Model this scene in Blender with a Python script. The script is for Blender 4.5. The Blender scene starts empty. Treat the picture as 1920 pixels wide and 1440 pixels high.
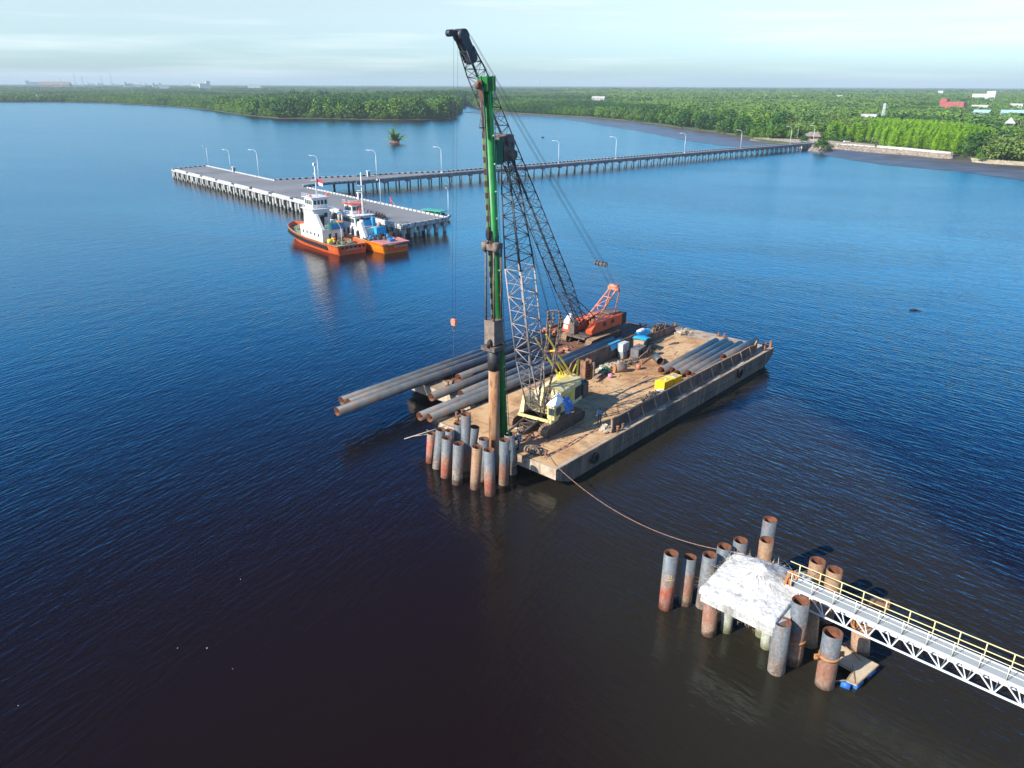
import bpy, math, random
from mathutils import Vector, Matrix
V = Vector
rnd = random.Random(7)
sc = bpy.context.scene
COL = sc.collection
# ------------------------------------------------------------------ camera
F_PX, CAM_H = 1420.0, 36.0
PITCH = math.atan(561 / 1420.0)
ROLL = math.radians(-0.24)
cd = bpy.data.cameras.new('camera')
cam = bpy.data.objects.new('camera', cd)
COL.objects.link(cam)
cd.sensor_fit = 'HORIZONTAL'
cd.sensor_width = 36.0
cd.lens = 36.0 * F_PX / 1920.0
cd.clip_start = 0.5
cd.clip_end = 60000
cam.matrix_world = (Matrix.Translation((0, 0, CAM_H)) @ Matrix.Rotation(math.pi / 2 - PITCH, 4, 'X') @ Matrix.Rotation(-ROLL, 4, 'Z'))
sc.camera = cam
# ------------------------------------------------------------------ light
SUN_AZ = math.radians(31.0)      # shadows run towards (cos, sin) of this
SUN_EL = math.radians(34.0)
sd = bpy.data.lights.new('sun', 'SUN')
sd.energy = 5.0
sd.angle = math.radians(0.55)
sd.color = (1.0, 0.93, 0.82)
sun = bpy.data.objects.new('sun', sd)
COL.objects.link(sun)
_dir = V((math.cos(SUN_AZ) * math.cos(SUN_EL), math.sin(SUN_AZ) * math.cos(SUN_EL), -math.sin(SUN_EL)))
sun.rotation_euler = _dir.to_track_quat('-Z', 'Y').to_euler()
sun.location = (-60, -60, 90)
w = bpy.data.worlds.new('World')
sc.world = w
w.use_nodes = True
nt = w.node_tree
nt.nodes.clear()
wo = nt.nodes.new('ShaderNodeOutputWorld')
bg = nt.nodes.new('ShaderNodeBackground')
sky = nt.nodes.new('ShaderNodeTexSky')
sky.sky_type = 'NISHITA'
sky.sun_disc = False
sky.sun_elevation = SUN_EL
to_sun = -_dir
sky.sun_rotation = math.atan2(to_sun.x, to_sun.y)
sky.altitude = 0
sky.air_density = 1.0
sky.dust_density = 0.6
sky.ozone_density = 2.0
hs = nt.nodes.new('ShaderNodeHueSaturation')
hs.inputs['Saturation'].default_value = 1.1
nt.links.new(sky.outputs[0], hs.inputs['Color'])
tint = nt.nodes.new('ShaderNodeMix')
tint.data_type = 'RGBA'
tint.blend_type = 'MULTIPLY'
tint.inputs[0].default_value = 1.0
nt.links.new(hs.outputs[0], tint.inputs[6])
# the sky deepens to a strong blue well above the horizon
tc = nt.nodes.new('ShaderNodeTexCoord')
sz = nt.nodes.new('ShaderNodeSeparateXYZ')
nt.links.new(tc.outputs['Generated'], sz.inputs[0])
def sky_ramp(stops):
    r_ = nt.nodes.new('ShaderNodeValToRGB')
    for i, (z_, c_) in enumerate(stops):
        e_ = r_.color_ramp.elements[i] if i < 2 else r_.color_ramp.elements.new(z_)
        e_.position = z_; e_.color = (*c_, 1)
    nt.links.new(sz.outputs[2], r_.inputs[0])
    return r_.outputs[0]
low = [(0.0, (.145, .220, .285)), (0.035, (.200, .252, .325)), (0.09, (.300, .276, .272))]
away = sky_ramp(low + [(0.13, (.15, .47, .54)), (0.19, (.070, .52, .76)), (0.27, (.045, .40, .70)), (0.36, (.032, .235, .48)), (0.50, (.018, .07, .16)), (0.80, (.012, .018, .030))])   # the side opposite the sun is the deepest blue
near = sky_ramp(low + [(0.17, (.24, .30, .36)), (0.30, (.20, .26, .33)), (0.55, (.12, .16, .22)), (1.0, (.09, .12, .17))])
sd_ = nt.nodes.new('ShaderNodeMapRange')
sd_.interpolation_type = 'SMOOTHSTEP'
sd_.inputs['From Min'].default_value = -0.1
sd_.inputs['From Max'].default_value = 0.55
nt.links.new(sz.outputs[1], sd_.inputs[0])
mz = nt.nodes.new('ShaderNodeMix')
mz.data_type = 'RGBA'
nt.links.new(sd_.outputs[0], mz.inputs[0])
nt.links.new(near, mz.inputs[6])
nt.links.new(away, mz.inputs[7])
vs = nt.nodes.new('ShaderNodeVectorMath')
vs.operation = 'SCALE'
vs.inputs['Scale'].default_value = 3.4
nt.links.new(mz.outputs[2], vs.inputs[0])
nt.links.new(vs.outputs[0], tint.inputs[7])
# thin streaky high clouds just above the horizon
mp = nt.nodes.new('ShaderNodeMapping')
mp.inputs['Scale'].default_value = (1.6, 1.6, 34.0)
nt.links.new(tc.outputs['Generated'], mp.inputs[0])
cn = nt.nodes.new('ShaderNodeTexNoise')
cn.inputs['Scale'].default_value = 1.7
cn.inputs['Detail'].default_value = 7
cn.inputs['Roughness'].default_value = 0.55
nt.links.new(mp.outputs[0], cn.inputs['Vector'])
cr = nt.nodes.new('ShaderNodeMapRange')
cr.inputs['From Min'].default_value = 0.47
cr.inputs['From Max'].default_value = 0.80
cr.inputs['To Max'].default_value = 0.75
nt.links.new(cn.outputs[0], cr.inputs[0])
cm = nt.nodes.new('ShaderNodeMix')
cm.data_type = 'RGBA'
cl = nt.nodes.new('ShaderNodeMapRange')
cl.inputs['From Min'].default_value = 0.08
cl.inputs['From Max'].default_value = 0.16
cl.inputs['To Min'].default_value = 1.0
cl.inputs['To Max'].default_value = 0.0
nt.links.new(sz.outputs[2], cl.inputs[0])
cu = nt.nodes.new('ShaderNodeMath')
cu.operation = 'MULTIPLY'
nt.links.new(cl.outputs[0], cu.inputs[0])
nt.links.new(cr.outputs[0], cu.inputs[1])
nt.links.new(cu.outputs[0], cm.inputs[0])
nt.links.new(tint.outputs[2], cm.inputs[6])
cm.inputs[7].default_value = (6.4, 6.9, 6.9, 1)
nt.links.new(cm.outputs[2], bg.inputs[0])
bg.inputs[1].default_value = 0.135
nt.links.new(bg.outputs[0], wo.inputs[0])
sc.view_settings.view_transform = 'Standard'
sc.view_settings.look = 'None'
sc.view_settings.exposure = 0.5
sc.view_settings.gamma = 1.0
sc.cycles.use_denoising = True
sc.cycles.volume_bounces = 0
sc.cycles.max_bounces = 6
sc.cycles.transparent_max_bounces = 8
sc.cycles.caustics_reflective = False
sc.cycles.caustics_refractive = False

# ------------------------------------------------------------------ survey: image point -> place on a level plane, or at a distance
def ray(px, py):
    u, v = px - 960, py - 720
    c, s = math.cos(ROLL), math.sin(ROLL)
    u, v = u * c - v * s, u * s + v * c
    cp, sp = math.cos(PITCH), math.sin(PITCH)
    return (u, F_PX * cp - v * sp, -(v * cp + F_PX * sp))
def P(px, py, z=0.0):
    d = ray(px, py)
    t = (z - CAM_H) / d[2]
    return V((d[0] * t, d[1] * t, z))
def PY(px, py, Y):
    d = ray(px, py)
    t = Y / d[1]
    return V((d[0] * t, Y, CAM_H + d[2] * t))

# ------------------------------------------------------------------ mesh builder
def basis(d):
    d = d.normalized()
    a = V((0, 0, 1)) if abs(d.z) < 0.95 else V((1, 0, 0))
    x = d.cross(a).normalized()
    return x, x.cross(d).normalized()
class MB:
    def __init__(s):
        s.v, s.f, s.sm, s.mi, s.cur = [], [], [], [], 0
    def face(s, idx, smooth=False):
        s.f.append(idx); s.sm.append(smooth); s.mi.append(s.cur)
    def quad(s, a, b, c, d):
        n = len(s.v); s.v += [tuple(a), tuple(b), tuple(c), tuple(d)]
        s.face((n, n + 1, n + 2, n + 3))
    def tri(s, a, b, c):
        n = len(s.v); s.v += [tuple(a), tuple(b), tuple(c)]
        s.face((n, n + 1, n + 2))
    def hexa(s, p):      # 8 corners: bottom ring 0-3, top ring 4-7
        n = len(s.v); s.v += [tuple(q) for q in p]
        for q in ((3, 2, 1, 0), (4, 5, 6, 7), (0, 1, 5, 4), (1, 2, 6, 5), (2, 3, 7, 6), (3, 0, 4, 7)):
            s.face(tuple(n + i for i in q))
        return s
    def box(s, x0, x1, y0, y1, z0, z1):
        return s.hexa([(x0, y0, z0), (x1, y0, z0), (x1, y1, z0), (x0, y1, z0), (x0, y0, z1), (x1, y0, z1), (x1, y1, z1), (x0, y1, z1)])
    def cbox(s, c, sx, sy, sz, rz=0.0, tilt=None):
        R = Matrix.Rotation(rz, 3, 'Z')
        if tilt: R = R @ Matrix.Rotation(tilt, 3, 'Y')
        c = V(c)
        pts = [c + R @ V((a * sx / 2, b * sy / 2, d * sz / 2)) for d in (-1, 1) for a, b in ((-1, -1), (1, -1), (1, 1), (-1, 1))]
        return s.hexa(pts)
    def bar(s, p, q, wd, h=None):
        p, q = V(p), V(q); h = h or wd
        x, y = basis(q - p); x = x * wd / 2; y = y * h / 2
        return s.hexa([p - x - y, p + x - y, p + x + y, p - x + y, q - x - y, q + x - y, q + x + y, q - x + y])
    def ring(s, c, x, y, r, n):
        b = len(s.v)
        for i in range(n):
            a = 2 * math.pi * i / n
            s.v.append(tuple(c + x * (r * math.cos(a)) + y * (r * math.sin(a))))
        return b
    def skinrings(s, a, b, n, smooth=True, flip=False):
        for i in range(n):
            j = (i + 1) % n
            q = (a + i, a + j, b + j, b + i)
            s.face(q[::-1] if flip else q, smooth)
    def tube(s, p, q, r, r2=None, n=6, caps=True, smooth=True):
        p, q = V(p), V(q); r2 = r if r2 is None else r2
        x, y = basis(q - p)
        y = -y
        a = s.ring(p, x, y, r, n); b = s.ring(q, x, y, r2, n)
        s.skinrings(a, b, n, smooth, True)
        if caps:
            s.face(tuple(range(a, a + n))); s.face(tuple(range(b, b + n))[::-1])
        return s
    def path(s, pts, r, n=5):
        pts = [V(p) for p in pts]
        for i in range(len(pts) - 1):
            s.tube(pts[i], pts[i + 1], r, n=n)
        return s
    def pipe(s, p, q, R, t=0.03, n=28, inner=1):     # open steel pipe, inside faces take material 'inner'
        p, q = V(p), V(q)
        x, y = basis(q - p); y = -y
        a = s.ring(p, x, y, R, n); b = s.ring(q, x, y, R, n)
        c = s.ring(p, x, y, R - t, n); d = s.ring(q, x, y, R - t, n)
        s.skinrings(a, b, n, True, True)
        k = s.cur; s.cur = inner
        s.skinrings(c, d, n, True)
        s.skinrings(a, c, n, False); s.skinrings(b, d, n, False, True)
        s.cur = k
        return s
    def prism(s, poly, z0, z1):
        n = len(s.v); m = len(poly)
        s.v += [(p[0], p[1], z0) for p in poly] + [(p[0], p[1], z1) for p in poly]
        s.face(tuple(range(n, n + m))[::-1]); s.face(tuple(range(n + m, n + 2 * m)))
        for i in range(m):
            j = (i + 1) % m; s.face((n + i, n + j, n + m + j, n + m + i))
        return s
    def sweep(s, prof, y0, y1):     # profile in x-z pushed along y
        n = len(s.v); m = len(prof)
        s.v += [(p[0], y0, p[1]) for p in prof] + [(p[0], y1, p[1]) for p in prof]
        s.face(tuple(range(n, n + m))); s.face(tuple(range(n + m, n + 2 * m))[::-1])
        for i in range(m):
            j = (i + 1) % m; s.face((n + j, n + i, n + m + i, n + m + j))
        return s
    def torus(s, c, axis, R, r, n=14, m=6):
        c = V(c); x, y = basis(V(axis)); z = V(axis).normalized()
        b = len(s.v)
        for i in range(n):
            a = 2 * math.pi * i / n; d = x * math.cos(a) + y * math.sin(a)
            for j in range(m):
                e = 2 * math.pi * j / m
                s.v.append(tuple(c + d * (R + r * math.cos(e)) + z * (r * math.sin(e))))
        for i in range(n):
            for j in range(m):
                s.face((b + i * m + j, b + i * m + (j + 1) % m, b + ((i + 1) % n) * m + (j + 1) % m, b + ((i + 1) % n) * m + j), True)
        return s
    def blob(s, c, rx, ry, rz, n=8, m=5, jit=0.0):
        c = V(c); b = len(s.v)
        for j in range(m + 1):
            t = math.pi * j / m
            for i in range(n):
                a = 2 * math.pi * i / n; k = 1 + jit * (rnd.random() - .5)
                s.v.append((c.x + rx * k * math.sin(t) * math.cos(a), c.y + ry * k * math.sin(t) * math.sin(a), c.z + rz * k * math.cos(t)))
        for j in range(m):
            for i in range(n):
                s.face((b + j * n + i, b + (j + 1) * n + i, b + (j + 1) * n + (i + 1) % n, b + j * n + (i + 1) % n), jit == 0)
        return s
    def lattice(s, p0, p1, h0, h1, bays, rc, rb, side=None, cross=False):
        # four chords between square sections of half width h0 and h1 (each (a, b) along side and up axes), X or zigzag bracing
        p0, p1 = V(p0), V(p1); d = (p1 - p0).normalized()
        x = (V(side) - d * V(side).dot(d)).normalized(); y = d.cross(x)
        h0 = h0 if isinstance(h0, tuple) else (h0, h0); h1 = h1 if isinstance(h1, tuple) else (h1, h1)
        S = ((-1, -1), (1, -1), (1, 1), (-1, 1))
        def cor(k, i):
            f = i / bays; c = p0.lerp(p1, f)
            return c + x * (S[k][0] * (h0[0] * (1 - f) + h1[0] * f)) + y * (S[k][1] * (h0[1] * (1 - f) + h1[1] * f))
        for k in range(4):
            s.tube(cor(k, 0), cor(k, bays), rc, n=6)
        for i in range(bays):
            for k in range(4):
                m = (k + 1) % 4
                if (i + k) % 2: s.tube(cor(k, i), cor(m, i + 1), rb, n=4)
                else: s.tube(cor(m, i), cor(k, i + 1), rb, n=4)
                if cross and k % 2 == 0: s.tube(cor(m, i), cor(k, i + 1), rb, n=4)
                s.tube(cor(k, i + 1), cor(m, i + 1), rb, n=4)
        return s
    def obj(s, name, mats, parent=None, loc=None):
        me = bpy.data.meshes.new(name)
        me.from_pydata(s.v, [], s.f)
        me.polygons.foreach_set('use_smooth', s.sm)
        if not isinstance(mats, (list, tuple)): mats = [mats]
        for m in mats: me.materials.append(m)
        me.polygons.foreach_set('material_index', s.mi)
        me.update()
        o = bpy.data.objects.new(name, me)
        COL.objects.link(o)
        if parent: o.parent = parent
        if loc is not None: o.location = loc
        return o
def tag(o, label=None, cat=None, group=None, kind=None):
    if label: o['label'] = label
    if cat: o['category'] = cat
    if group: o['group'] = group
    if kind: o['kind'] = kind
    return o
def thing(name, label, cat, loc=(0, 0, 0), rz=0.0, group=None):
    o = bpy.data.objects.new(name, None)
    o.empty_display_size = 0.3
    COL.objects.link(o); o.location = loc; o.rotation_euler = (0, 0, rz)
    return tag(o, label, cat, group)
def kids(o): return [c for c in bpy.data.objects if c.parent == o]
def copy_tree(o, parent=None, ch=None):
    c = o.copy(); COL.objects.link(c); c.parent = parent
    for k in (ch if ch is not None else kids(o)): copy_tree(k, c, [] if ch is not None else None)
    return c

# ------------------------------------------------------------------ materials
def mat(name, cols, scale=1.0, rough=0.6, metal=0.0, bump=0.0, stretch=(1, 1, 1), detail=6, vary=0.0, streak=None, island=False, spec=0.5, contrast=(0.35, 0.65), bscale=None, fine=None):
    m = bpy.data.materials.new(name); m.use_nodes = True
    t = m.node_tree; N = t.nodes; Lk = t.links
    b = N['Principled BSDF']
    b.inputs['Roughness'].default_value = rough
    b.inputs['Metallic'].default_value = metal
    b.inputs['Specular IOR Level'].default_value = spec
    co = N.new('ShaderNodeTexCoord'); ma = N.new('ShaderNodeMapping')
    ma.inputs['Scale'].default_value = stretch
    Lk.new(co.outputs['Object'], ma.inputs[0])
    no = N.new('ShaderNodeTexNoise')
    no.inputs['Scale'].default_value = scale
    no.inputs['Detail'].default_value = detail
    no.inputs['Roughness'].default_value = 0.62
    Lk.new(ma.outputs[0], no.inputs['Vector'])
    if isinstance(cols[0], (int, float)): cols = [cols]
    if len(cols) == 1: cols = [tuple(c * 0.8 for c in cols[0]), tuple(min(1, c * 1.15) for c in cols[0])]
    ra = N.new('ShaderNodeValToRGB')
    el = ra.color_ramp.elements
    lo, hi = contrast
    for i, c in enumerate(cols):
        pos = lo + (hi - lo) * i / (len(cols) - 1)
        e = el[i] if i < 2 else el.new(pos)
        e.position = pos
        e.color = (*c, 1)
    Lk.new(no.outputs[0], ra.inputs[0])
    out = ra.outputs[0]
    if fine:         # smaller blotches of another colour
        c3, amt3, sc3 = fine
        n4 = N.new('ShaderNodeTexNoise'); n4.inputs['Scale'].default_value = sc3; n4.inputs['Detail'].default_value = 9; n4.inputs['Roughness'].default_value = 0.7
        Lk.new(ma.outputs[0], n4.inputs['Vector'])
        r4 = N.new('ShaderNodeMapRange'); r4.inputs['From Min'].default_value = 0.5; r4.inputs['From Max'].default_value = 0.64; r4.inputs['To Max'].default_value = amt3
        Lk.new(n4.outputs[0], r4.inputs[0])
        x4 = N.new('ShaderNodeMix'); x4.data_type = 'RGBA'
        Lk.new(r4.outputs[0], x4.inputs[0]); Lk.new(out, x4.inputs[6]); x4.inputs[7].default_value = (*c3, 1)
        out = x4.outputs[2]
    if streak:       # vertical run-off stains
        c2, amt, sc2 = streak
        m2 = N.new('ShaderNodeMapping'); m2.inputs['Scale'].default_value = (sc2, sc2, sc2 * 0.08)
        Lk.new(co.outputs['Object'], m2.inputs[0])
        n2 = N.new('ShaderNodeTexNoise'); n2.inputs['Scale'].default_value = 1.0; n2.inputs['Detail'].default_value = 5
        Lk.new(m2.outputs[0], n2.inputs['Vector'])
        mr = N.new('ShaderNodeMapRange'); mr.inputs['From Min'].default_value = 0.48; mr.inputs['From Max'].default_value = 0.68; mr.inputs['To Max'].default_value = amt
        Lk.new(n2.outputs[0], mr.inputs[0])
        mx = N.new('ShaderNodeMix'); mx.data_type = 'RGBA'
        Lk.new(mr.outputs[0], mx.inputs[0]); Lk.new(out, mx.inputs[6]); mx.inputs[7].default_value = (*c2, 1)
        out = mx.outputs[2]
    if vary or island:
        if island:
            g = N.new('ShaderNodeNewGeometry'); rv = g.outputs['Random Per Island']
        else:
            g = N.new('ShaderNodeObjectInfo'); rv = g.outputs['Random']
        mr = N.new('ShaderNodeMapRange'); mr.inputs['To Min'].default_value = 1 - vary; mr.inputs['To Max'].default_value = 1 + vary
        Lk.new(rv, mr.inputs[0])
        hv = N.new('ShaderNodeHueSaturation')
        Lk.new(mr.outputs[0], hv.inputs['Value']); Lk.new(out, hv.inputs['Color'])
        out = hv.outputs[0]
    Lk.new(out, b.inputs['Base Color'])
    if bump:
        n3 = N.new('ShaderNodeTexNoise'); n3.inputs['Scale'].default_value = bscale or scale * 4; n3.inputs['Detail'].default_value = 5
        Lk.new(ma.outputs[0], n3.inputs['Vector'])
        bp = N.new('ShaderNodeBump'); bp.inputs['Strength'].default_value = 0.7; bp.inputs['Distance'].default_value = bump
        Lk.new(n3.outputs[0], bp.inputs['Height']); Lk.new(bp.outputs[0], b.inputs['Normal'])
    return m
def pile_mat(name, stops, wob=0.8):      # standing pile: coat colour changes with height above the water
    m = bpy.data.materials.new(name); m.use_nodes = True
    t = m.node_tree; N = t.nodes; Lk = t.links; b = N['Principled BSDF']
    b.inputs['Roughness'].default_value = 0.62
    co = N.new('ShaderNodeTexCoord'); sp = N.new('ShaderNodeSeparateXYZ'); Lk.new(co.outputs['Object'], sp.inputs[0])
    oi = N.new('ShaderNodeObjectInfo')
    ad = N.new('ShaderNodeVectorMath'); ad.operation = 'ADD'
    cx = N.new('ShaderNodeCombineXYZ')
    mu = N.new('ShaderNodeMath'); mu.operation = 'MULTIPLY'; mu.inputs[1].default_value = 60
    Lk.new(oi.outputs['Random'], mu.inputs[0]); Lk.new(mu.outputs[0], cx.inputs[0]); Lk.new(mu.outputs[0], cx.inputs[1])
    Lk.new(co.outputs['Object'], ad.inputs[0]); Lk.new(cx.outputs[0], ad.inputs[1])
    no = N.new('ShaderNodeTexNoise'); no.inputs['Scale'].default_value = 1.3; no.inputs['Detail'].default_value = 7; no.inputs['Roughness'].default_value = 0.65
    Lk.new(ad.outputs[0], no.inputs['Vector'])
    a1 = N.new('ShaderNodeMath'); a1.operation = 'MULTIPLY_ADD'; a1.inputs[1].default_value = wob * 3; a1.inputs[2].default_value = -wob * 1.5
    Lk.new(no.outputs[0], a1.inputs[0])
    a2 = N.new('ShaderNodeMath'); a2.operation = 'ADD'; Lk.new(a1.outputs[0], a2.inputs[0]); Lk.new(sp.outputs[2], a2.inputs[1])
    ov = N.new('ShaderNodeMath'); ov.operation = 'MULTIPLY_ADD'; ov.inputs[1].default_value = 1.4; ov.inputs[2].default_value = -0.7
    Lk.new(oi.outputs['Random'], ov.inputs[0])
    a3 = N.new('ShaderNodeMath'); a3.operation = 'ADD'; Lk.new(a2.outputs[0], a3.inputs[0]); Lk.new(ov.outputs[0], a3.inputs[1])
    mr = N.new('ShaderNodeMapRange'); mr.inputs['From Min'].default_value = 0; mr.inputs['From Max'].default_value = 6
    Lk.new(a3.outputs[0], mr.inputs[0])
    ra = N.new('ShaderNodeValToRGB'); el = ra.color_ramp.elements
    for i, (z, c) in enumerate(stops):
        e = el[i] if i < 2 else el.new(z / 6)
        e.position = z / 6; e.color = (*c, 1)
    Lk.new(mr.outputs[0], ra.inputs[0])
    n2 = N.new('ShaderNodeTexNoise'); n2.inputs['Scale'].default_value = 5; n2.inputs['Detail'].default_value = 8
    Lk.new(ad.outputs[0], n2.inputs['Vector'])
    m2 = N.new('ShaderNodeMapRange'); m2.inputs['From Min'].default_value = 0.3; m2.inputs['From Max'].default_value = 0.7; m2.inputs['To Min'].default_value = 0.72; m2.inputs['To Max'].default_value = 1.28
    Lk.new(n2.outputs[0], m2.inputs[0])
    mp_ = N.new('ShaderNodeMapping'); mp_.inputs['Scale'].default_value = (2.6, 2.6, 0.55); Lk.new(ad.outputs[0], mp_.inputs[0])
    n3 = N.new('ShaderNodeTexNoise'); n3.inputs['Scale'].default_value = 1.0; n3.inputs['Detail'].default_value = 8; n3.inputs['Roughness'].default_value = 0.7; Lk.new(mp_.outputs[0], n3.inputs['Vector'])
    m3 = N.new('ShaderNodeMapRange'); m3.inputs['From Min'].default_value = 0.50; m3.inputs['From Max'].default_value = 0.66; m3.inputs['To Max'].default_value = 0.75; Lk.new(n3.outputs[0], m3.inputs[0])
    x3 = N.new('ShaderNodeMix'); x3.data_type = 'RGBA'; Lk.new(m3.outputs[0], x3.inputs[0]); Lk.new(ra.outputs[0], x3.inputs[6]); x3.inputs[7].default_value = (0.20, 0.11, 0.075, 1)
    m4 = N.new('ShaderNodeMapRange'); m4.inputs['From Min'].default_value = 0.44; m4.inputs['From Max'].default_value = 0.32; m4.inputs['To Max'].default_value = 0.6; Lk.new(n3.outputs[0], m4.inputs[0])
    x4 = N.new('ShaderNodeMix'); x4.data_type = 'RGBA'; Lk.new(m4.outputs[0], x4.inputs[0]); Lk.new(x3.outputs[2], x4.inputs[6]); x4.inputs[7].default_value = (0.27, 0.27, 0.24, 1)
    hv = N.new('ShaderNodeHueSaturation'); Lk.new(m2.outputs[0], hv.inputs['Value']); Lk.new(x4.outputs[2], hv.inputs['Color'])
    Lk.new(hv.outputs[0], b.inputs['Base Color'])
    return m
M = {}
M['pile'] = pile_mat('pile_coat', [(0.0, (0.10, 0.05, 0.035)), (0.55, (0.36, 0.25, 0.18)), (1.6, (0.33, 0.15, 0.095)), (2.5, (0.22, 0.12, 0.09)), (3.0, (0.13, 0.15, 0.165)), (5.4, (0.115, 0.15, 0.175))])
M['pile_red'] = pile_mat('pile_coat_red', [(0.0, (0.20, 0.06, 0.03)), (0.5, (0.34, 0.16, 0.12)), (1.4, (0.42, 0.10, 0.05)), (2.3, (0.30, 0.20, 0.15)), (3.2, (0.15, 0.18, 0.20)), (5.4, (0.13, 0.165, 0.195))], 1.0)
M['pile_rust'] = pile_mat('pile_coat_rust', [(0.0, (0.12, 0.05, 0.03)), (0.8, (0.36, 0.25, 0.17)), (2.2, (0.38, 0.22, 0.13)), (3.4, (0.33, 0.18, 0.09)), (5.4, (0.30, 0.18, 0.10))], 1.0)
M['pile_grey'] = pile_mat('pile_coat_grey', [(0.0, (0.12, 0.08, 0.06)), (0.4, (0.34, 0.30, 0.25)), (1.1, (0.24, 0.19, 0.16)), (1.9, (0.17, 0.18, 0.185)), (3.4, (0.15, 0.175, 0.19)), (5.4, (0.12, 0.145, 0.165))], 1.2)
M['concrete_pile'] = pile_mat('concrete_pile', [(0.0, (0.16, 0.17, 0.09)), (0.6, (0.40, 0.42, 0.33)), (2.2, (0.34, 0.38, 0.38)), (5.4, (0.36, 0.38, 0.38))], .5)
M['inside'] = mat('rusty_bore', [(0.08, 0.028, 0.014), (0.22, 0.085, 0.04)], 1.6, 0.85)
M['pipe'] = mat('coated_pipe', [(0.065, 0.08, 0.095), (0.105, 0.122, 0.135), (0.16, 0.16, 0.158)], 0.9, 0.5, vary=0.14, bump=0.01, streak=((0.24, 0.13, 0.08), 0.45, 0.7), contrast=(0.25, 0.75))
M['driven'] = mat('bare_rusty_pile', [(0.32, 0.14, 0.06), (0.46, 0.24, 0.11), (0.16, 0.07, 0.035)], 1.1, 0.75, stretch=(1, 1, .3), streak=((0.60, 0.50, 0.40), 0.75, 1.6), contrast=(.4, .6))
M['deck'] = mat('sandy_deck', [(0.30, 0.125, 0.052), (0.57, 0.345, 0.165), (0.66, 0.45, 0.245), (0.44, 0.235, 0.11)], 0.16, 0.9, bump=0.03, detail=9, contrast=(0.3, 0.72), fine=((0.22, 0.12, 0.07), 0.6, 0.55))
M['deck_edge'] = mat('pale_deck_margin', [(0.38, 0.28, 0.19), (0.50, 0.41, 0.30), (0.32, 0.21, 0.13)], 0.35, 0.85, bump=0.02, detail=9, fine=((0.20, 0.12, 0.075), 0.7, 0.8))
M['deck_dark'] = mat('rusty_brown_deck', [(0.10, 0.05, 0.035), (0.22, 0.11, 0.07), (0.15, 0.08, 0.06)], 0.35, 0.9, bump=0.05, detail=9)
M['hull'] = mat('weathered_hull', [(0.085, 0.07, 0.062), (0.16, 0.115, 0.09), (0.24, 0.155, 0.11)], 0.35, 0.75, bump=0.02, streak=((0.38, 0.24, 0.15), 0.8, 2.0))
M['hull_pale'] = mat('pale_bow_plate', [(0.42, 0.31, 0.22), (0.60, 0.50, 0.38), (0.34, 0.24, 0.17)], 0.8, 0.8, streak=((0.28, 0.15, 0.09), 0.5, 2.5))  # bow plates, paler than the hull sides, with brown streaks
M['bulwark'] = mat('rusty_bulwark', [(0.06, 0.05, 0.05), (0.13, 0.085, 0.07), (0.20, 0.11, 0.08)], 0.7, 0.8, streak=((0.30, 0.20, 0.14), 0.5, 1.5))
M['rail_tan'] = mat('tan_cap_rail', [(0.45, 0.33, 0.22), (0.30, 0.17, 0.10)], 0.8, 0.8)
M['rust'] = mat('rust', [(0.15, 0.07, 0.04), (0.32, 0.17, 0.10)], 1.5, 0.85, bump=0.01)
M['rust_orange'] = mat('orange_rust', [(0.46, 0.18, 0.06), (0.58, 0.28, 0.10)], 3, 0.8)
M['darksteel'] = mat('dark_steel', [(0.03, 0.032, 0.036), (0.07, 0.07, 0.075)], 1.5, 0.55, 0.2)
M['boomsteel'] = mat('blue_black_boom', [(0.030, 0.038, 0.050), (0.065, 0.075, 0.09)], 1.5, 0.5, 0.1)
M['boomgrey'] = mat('pale_grey_boom', [(0.30, 0.28, 0.28), (0.42, 0.39, 0.39), (0.30, 0.22, 0.18)], 0.9, 0.6)
M['boomlow'] = mat('dark_grey_boom', [(0.12, 0.12, 0.13), (0.24, 0.23, 0.24)], 1.2, 0.6)
M['greasy'] = mat('greasy_brown_steel', [(0.055, 0.045, 0.04), (0.19, 0.14, 0.11), (0.10, 0.08, 0.07)], 1.0, 0.6)
M['hammerblock'] = mat('dusty_hammer_casing', [(0.15, 0.11, 0.09), (0.28, 0.22, 0.18)], 1.5, 0.8)
M['track'] = mat('mud_caked_track', [(0.20, 0.12, 0.075), (0.36, 0.24, 0.15)], 1.5, 0.9, bump=0.03)
M['trackdark'] = mat('dark_track_side', [(0.05, 0.04, 0.035), (0.13, 0.09, 0.065)], 2, 0.85, bump=0.03)
M['cream'] = mat('cream_yellow_paint', [(0.70, 0.57, 0.24), (0.80, 0.70, 0.38)], 0.8, 0.55, streak=((0.45, 0.32, 0.16), 0.3, 2))
M['yellow'] = mat('yellow_paint', [(0.70, 0.52, 0.05), (0.80, 0.62, 0.09)], 1.5, 0.5, streak=((0.40, 0.22, 0.06), 0.25, 2))
M['boxyellow'] = mat('bright_yellow_box', [(0.85, 0.62, 0.01), (0.90, 0.70, 0.02)], 1.5, 0.45, streak=((0.5, 0.33, 0.08), 0.3, 3))
M['orange'] = mat('orange_red_paint', [(0.74, 0.10, 0.030), (0.84, 0.15, 0.045)], 0.9, 0.55, streak=((0.36, 0.09, 0.05), 0.35, 2))
M['gantryred'] = mat('faded_red_gantry', [(0.62, 0.20, 0.12), (0.74, 0.32, 0.21)], 1.5, 0.6)
M['green'] = mat('green_leader', [(0.008, 0.20, 0.04), (0.015, 0.30, 0.055)], 0.9, 0.45, streak=((0.02, 0.09, 0.03), 0.6, 2.2), fine=((0.06, 0.07, 0.03), 0.6, 1.3))
M['greenlight'] = mat('light_green_rail', [(0.07, 0.45, 0.10), (0.12, 0.55, 0.14)], 1.5, 0.5)
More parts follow.
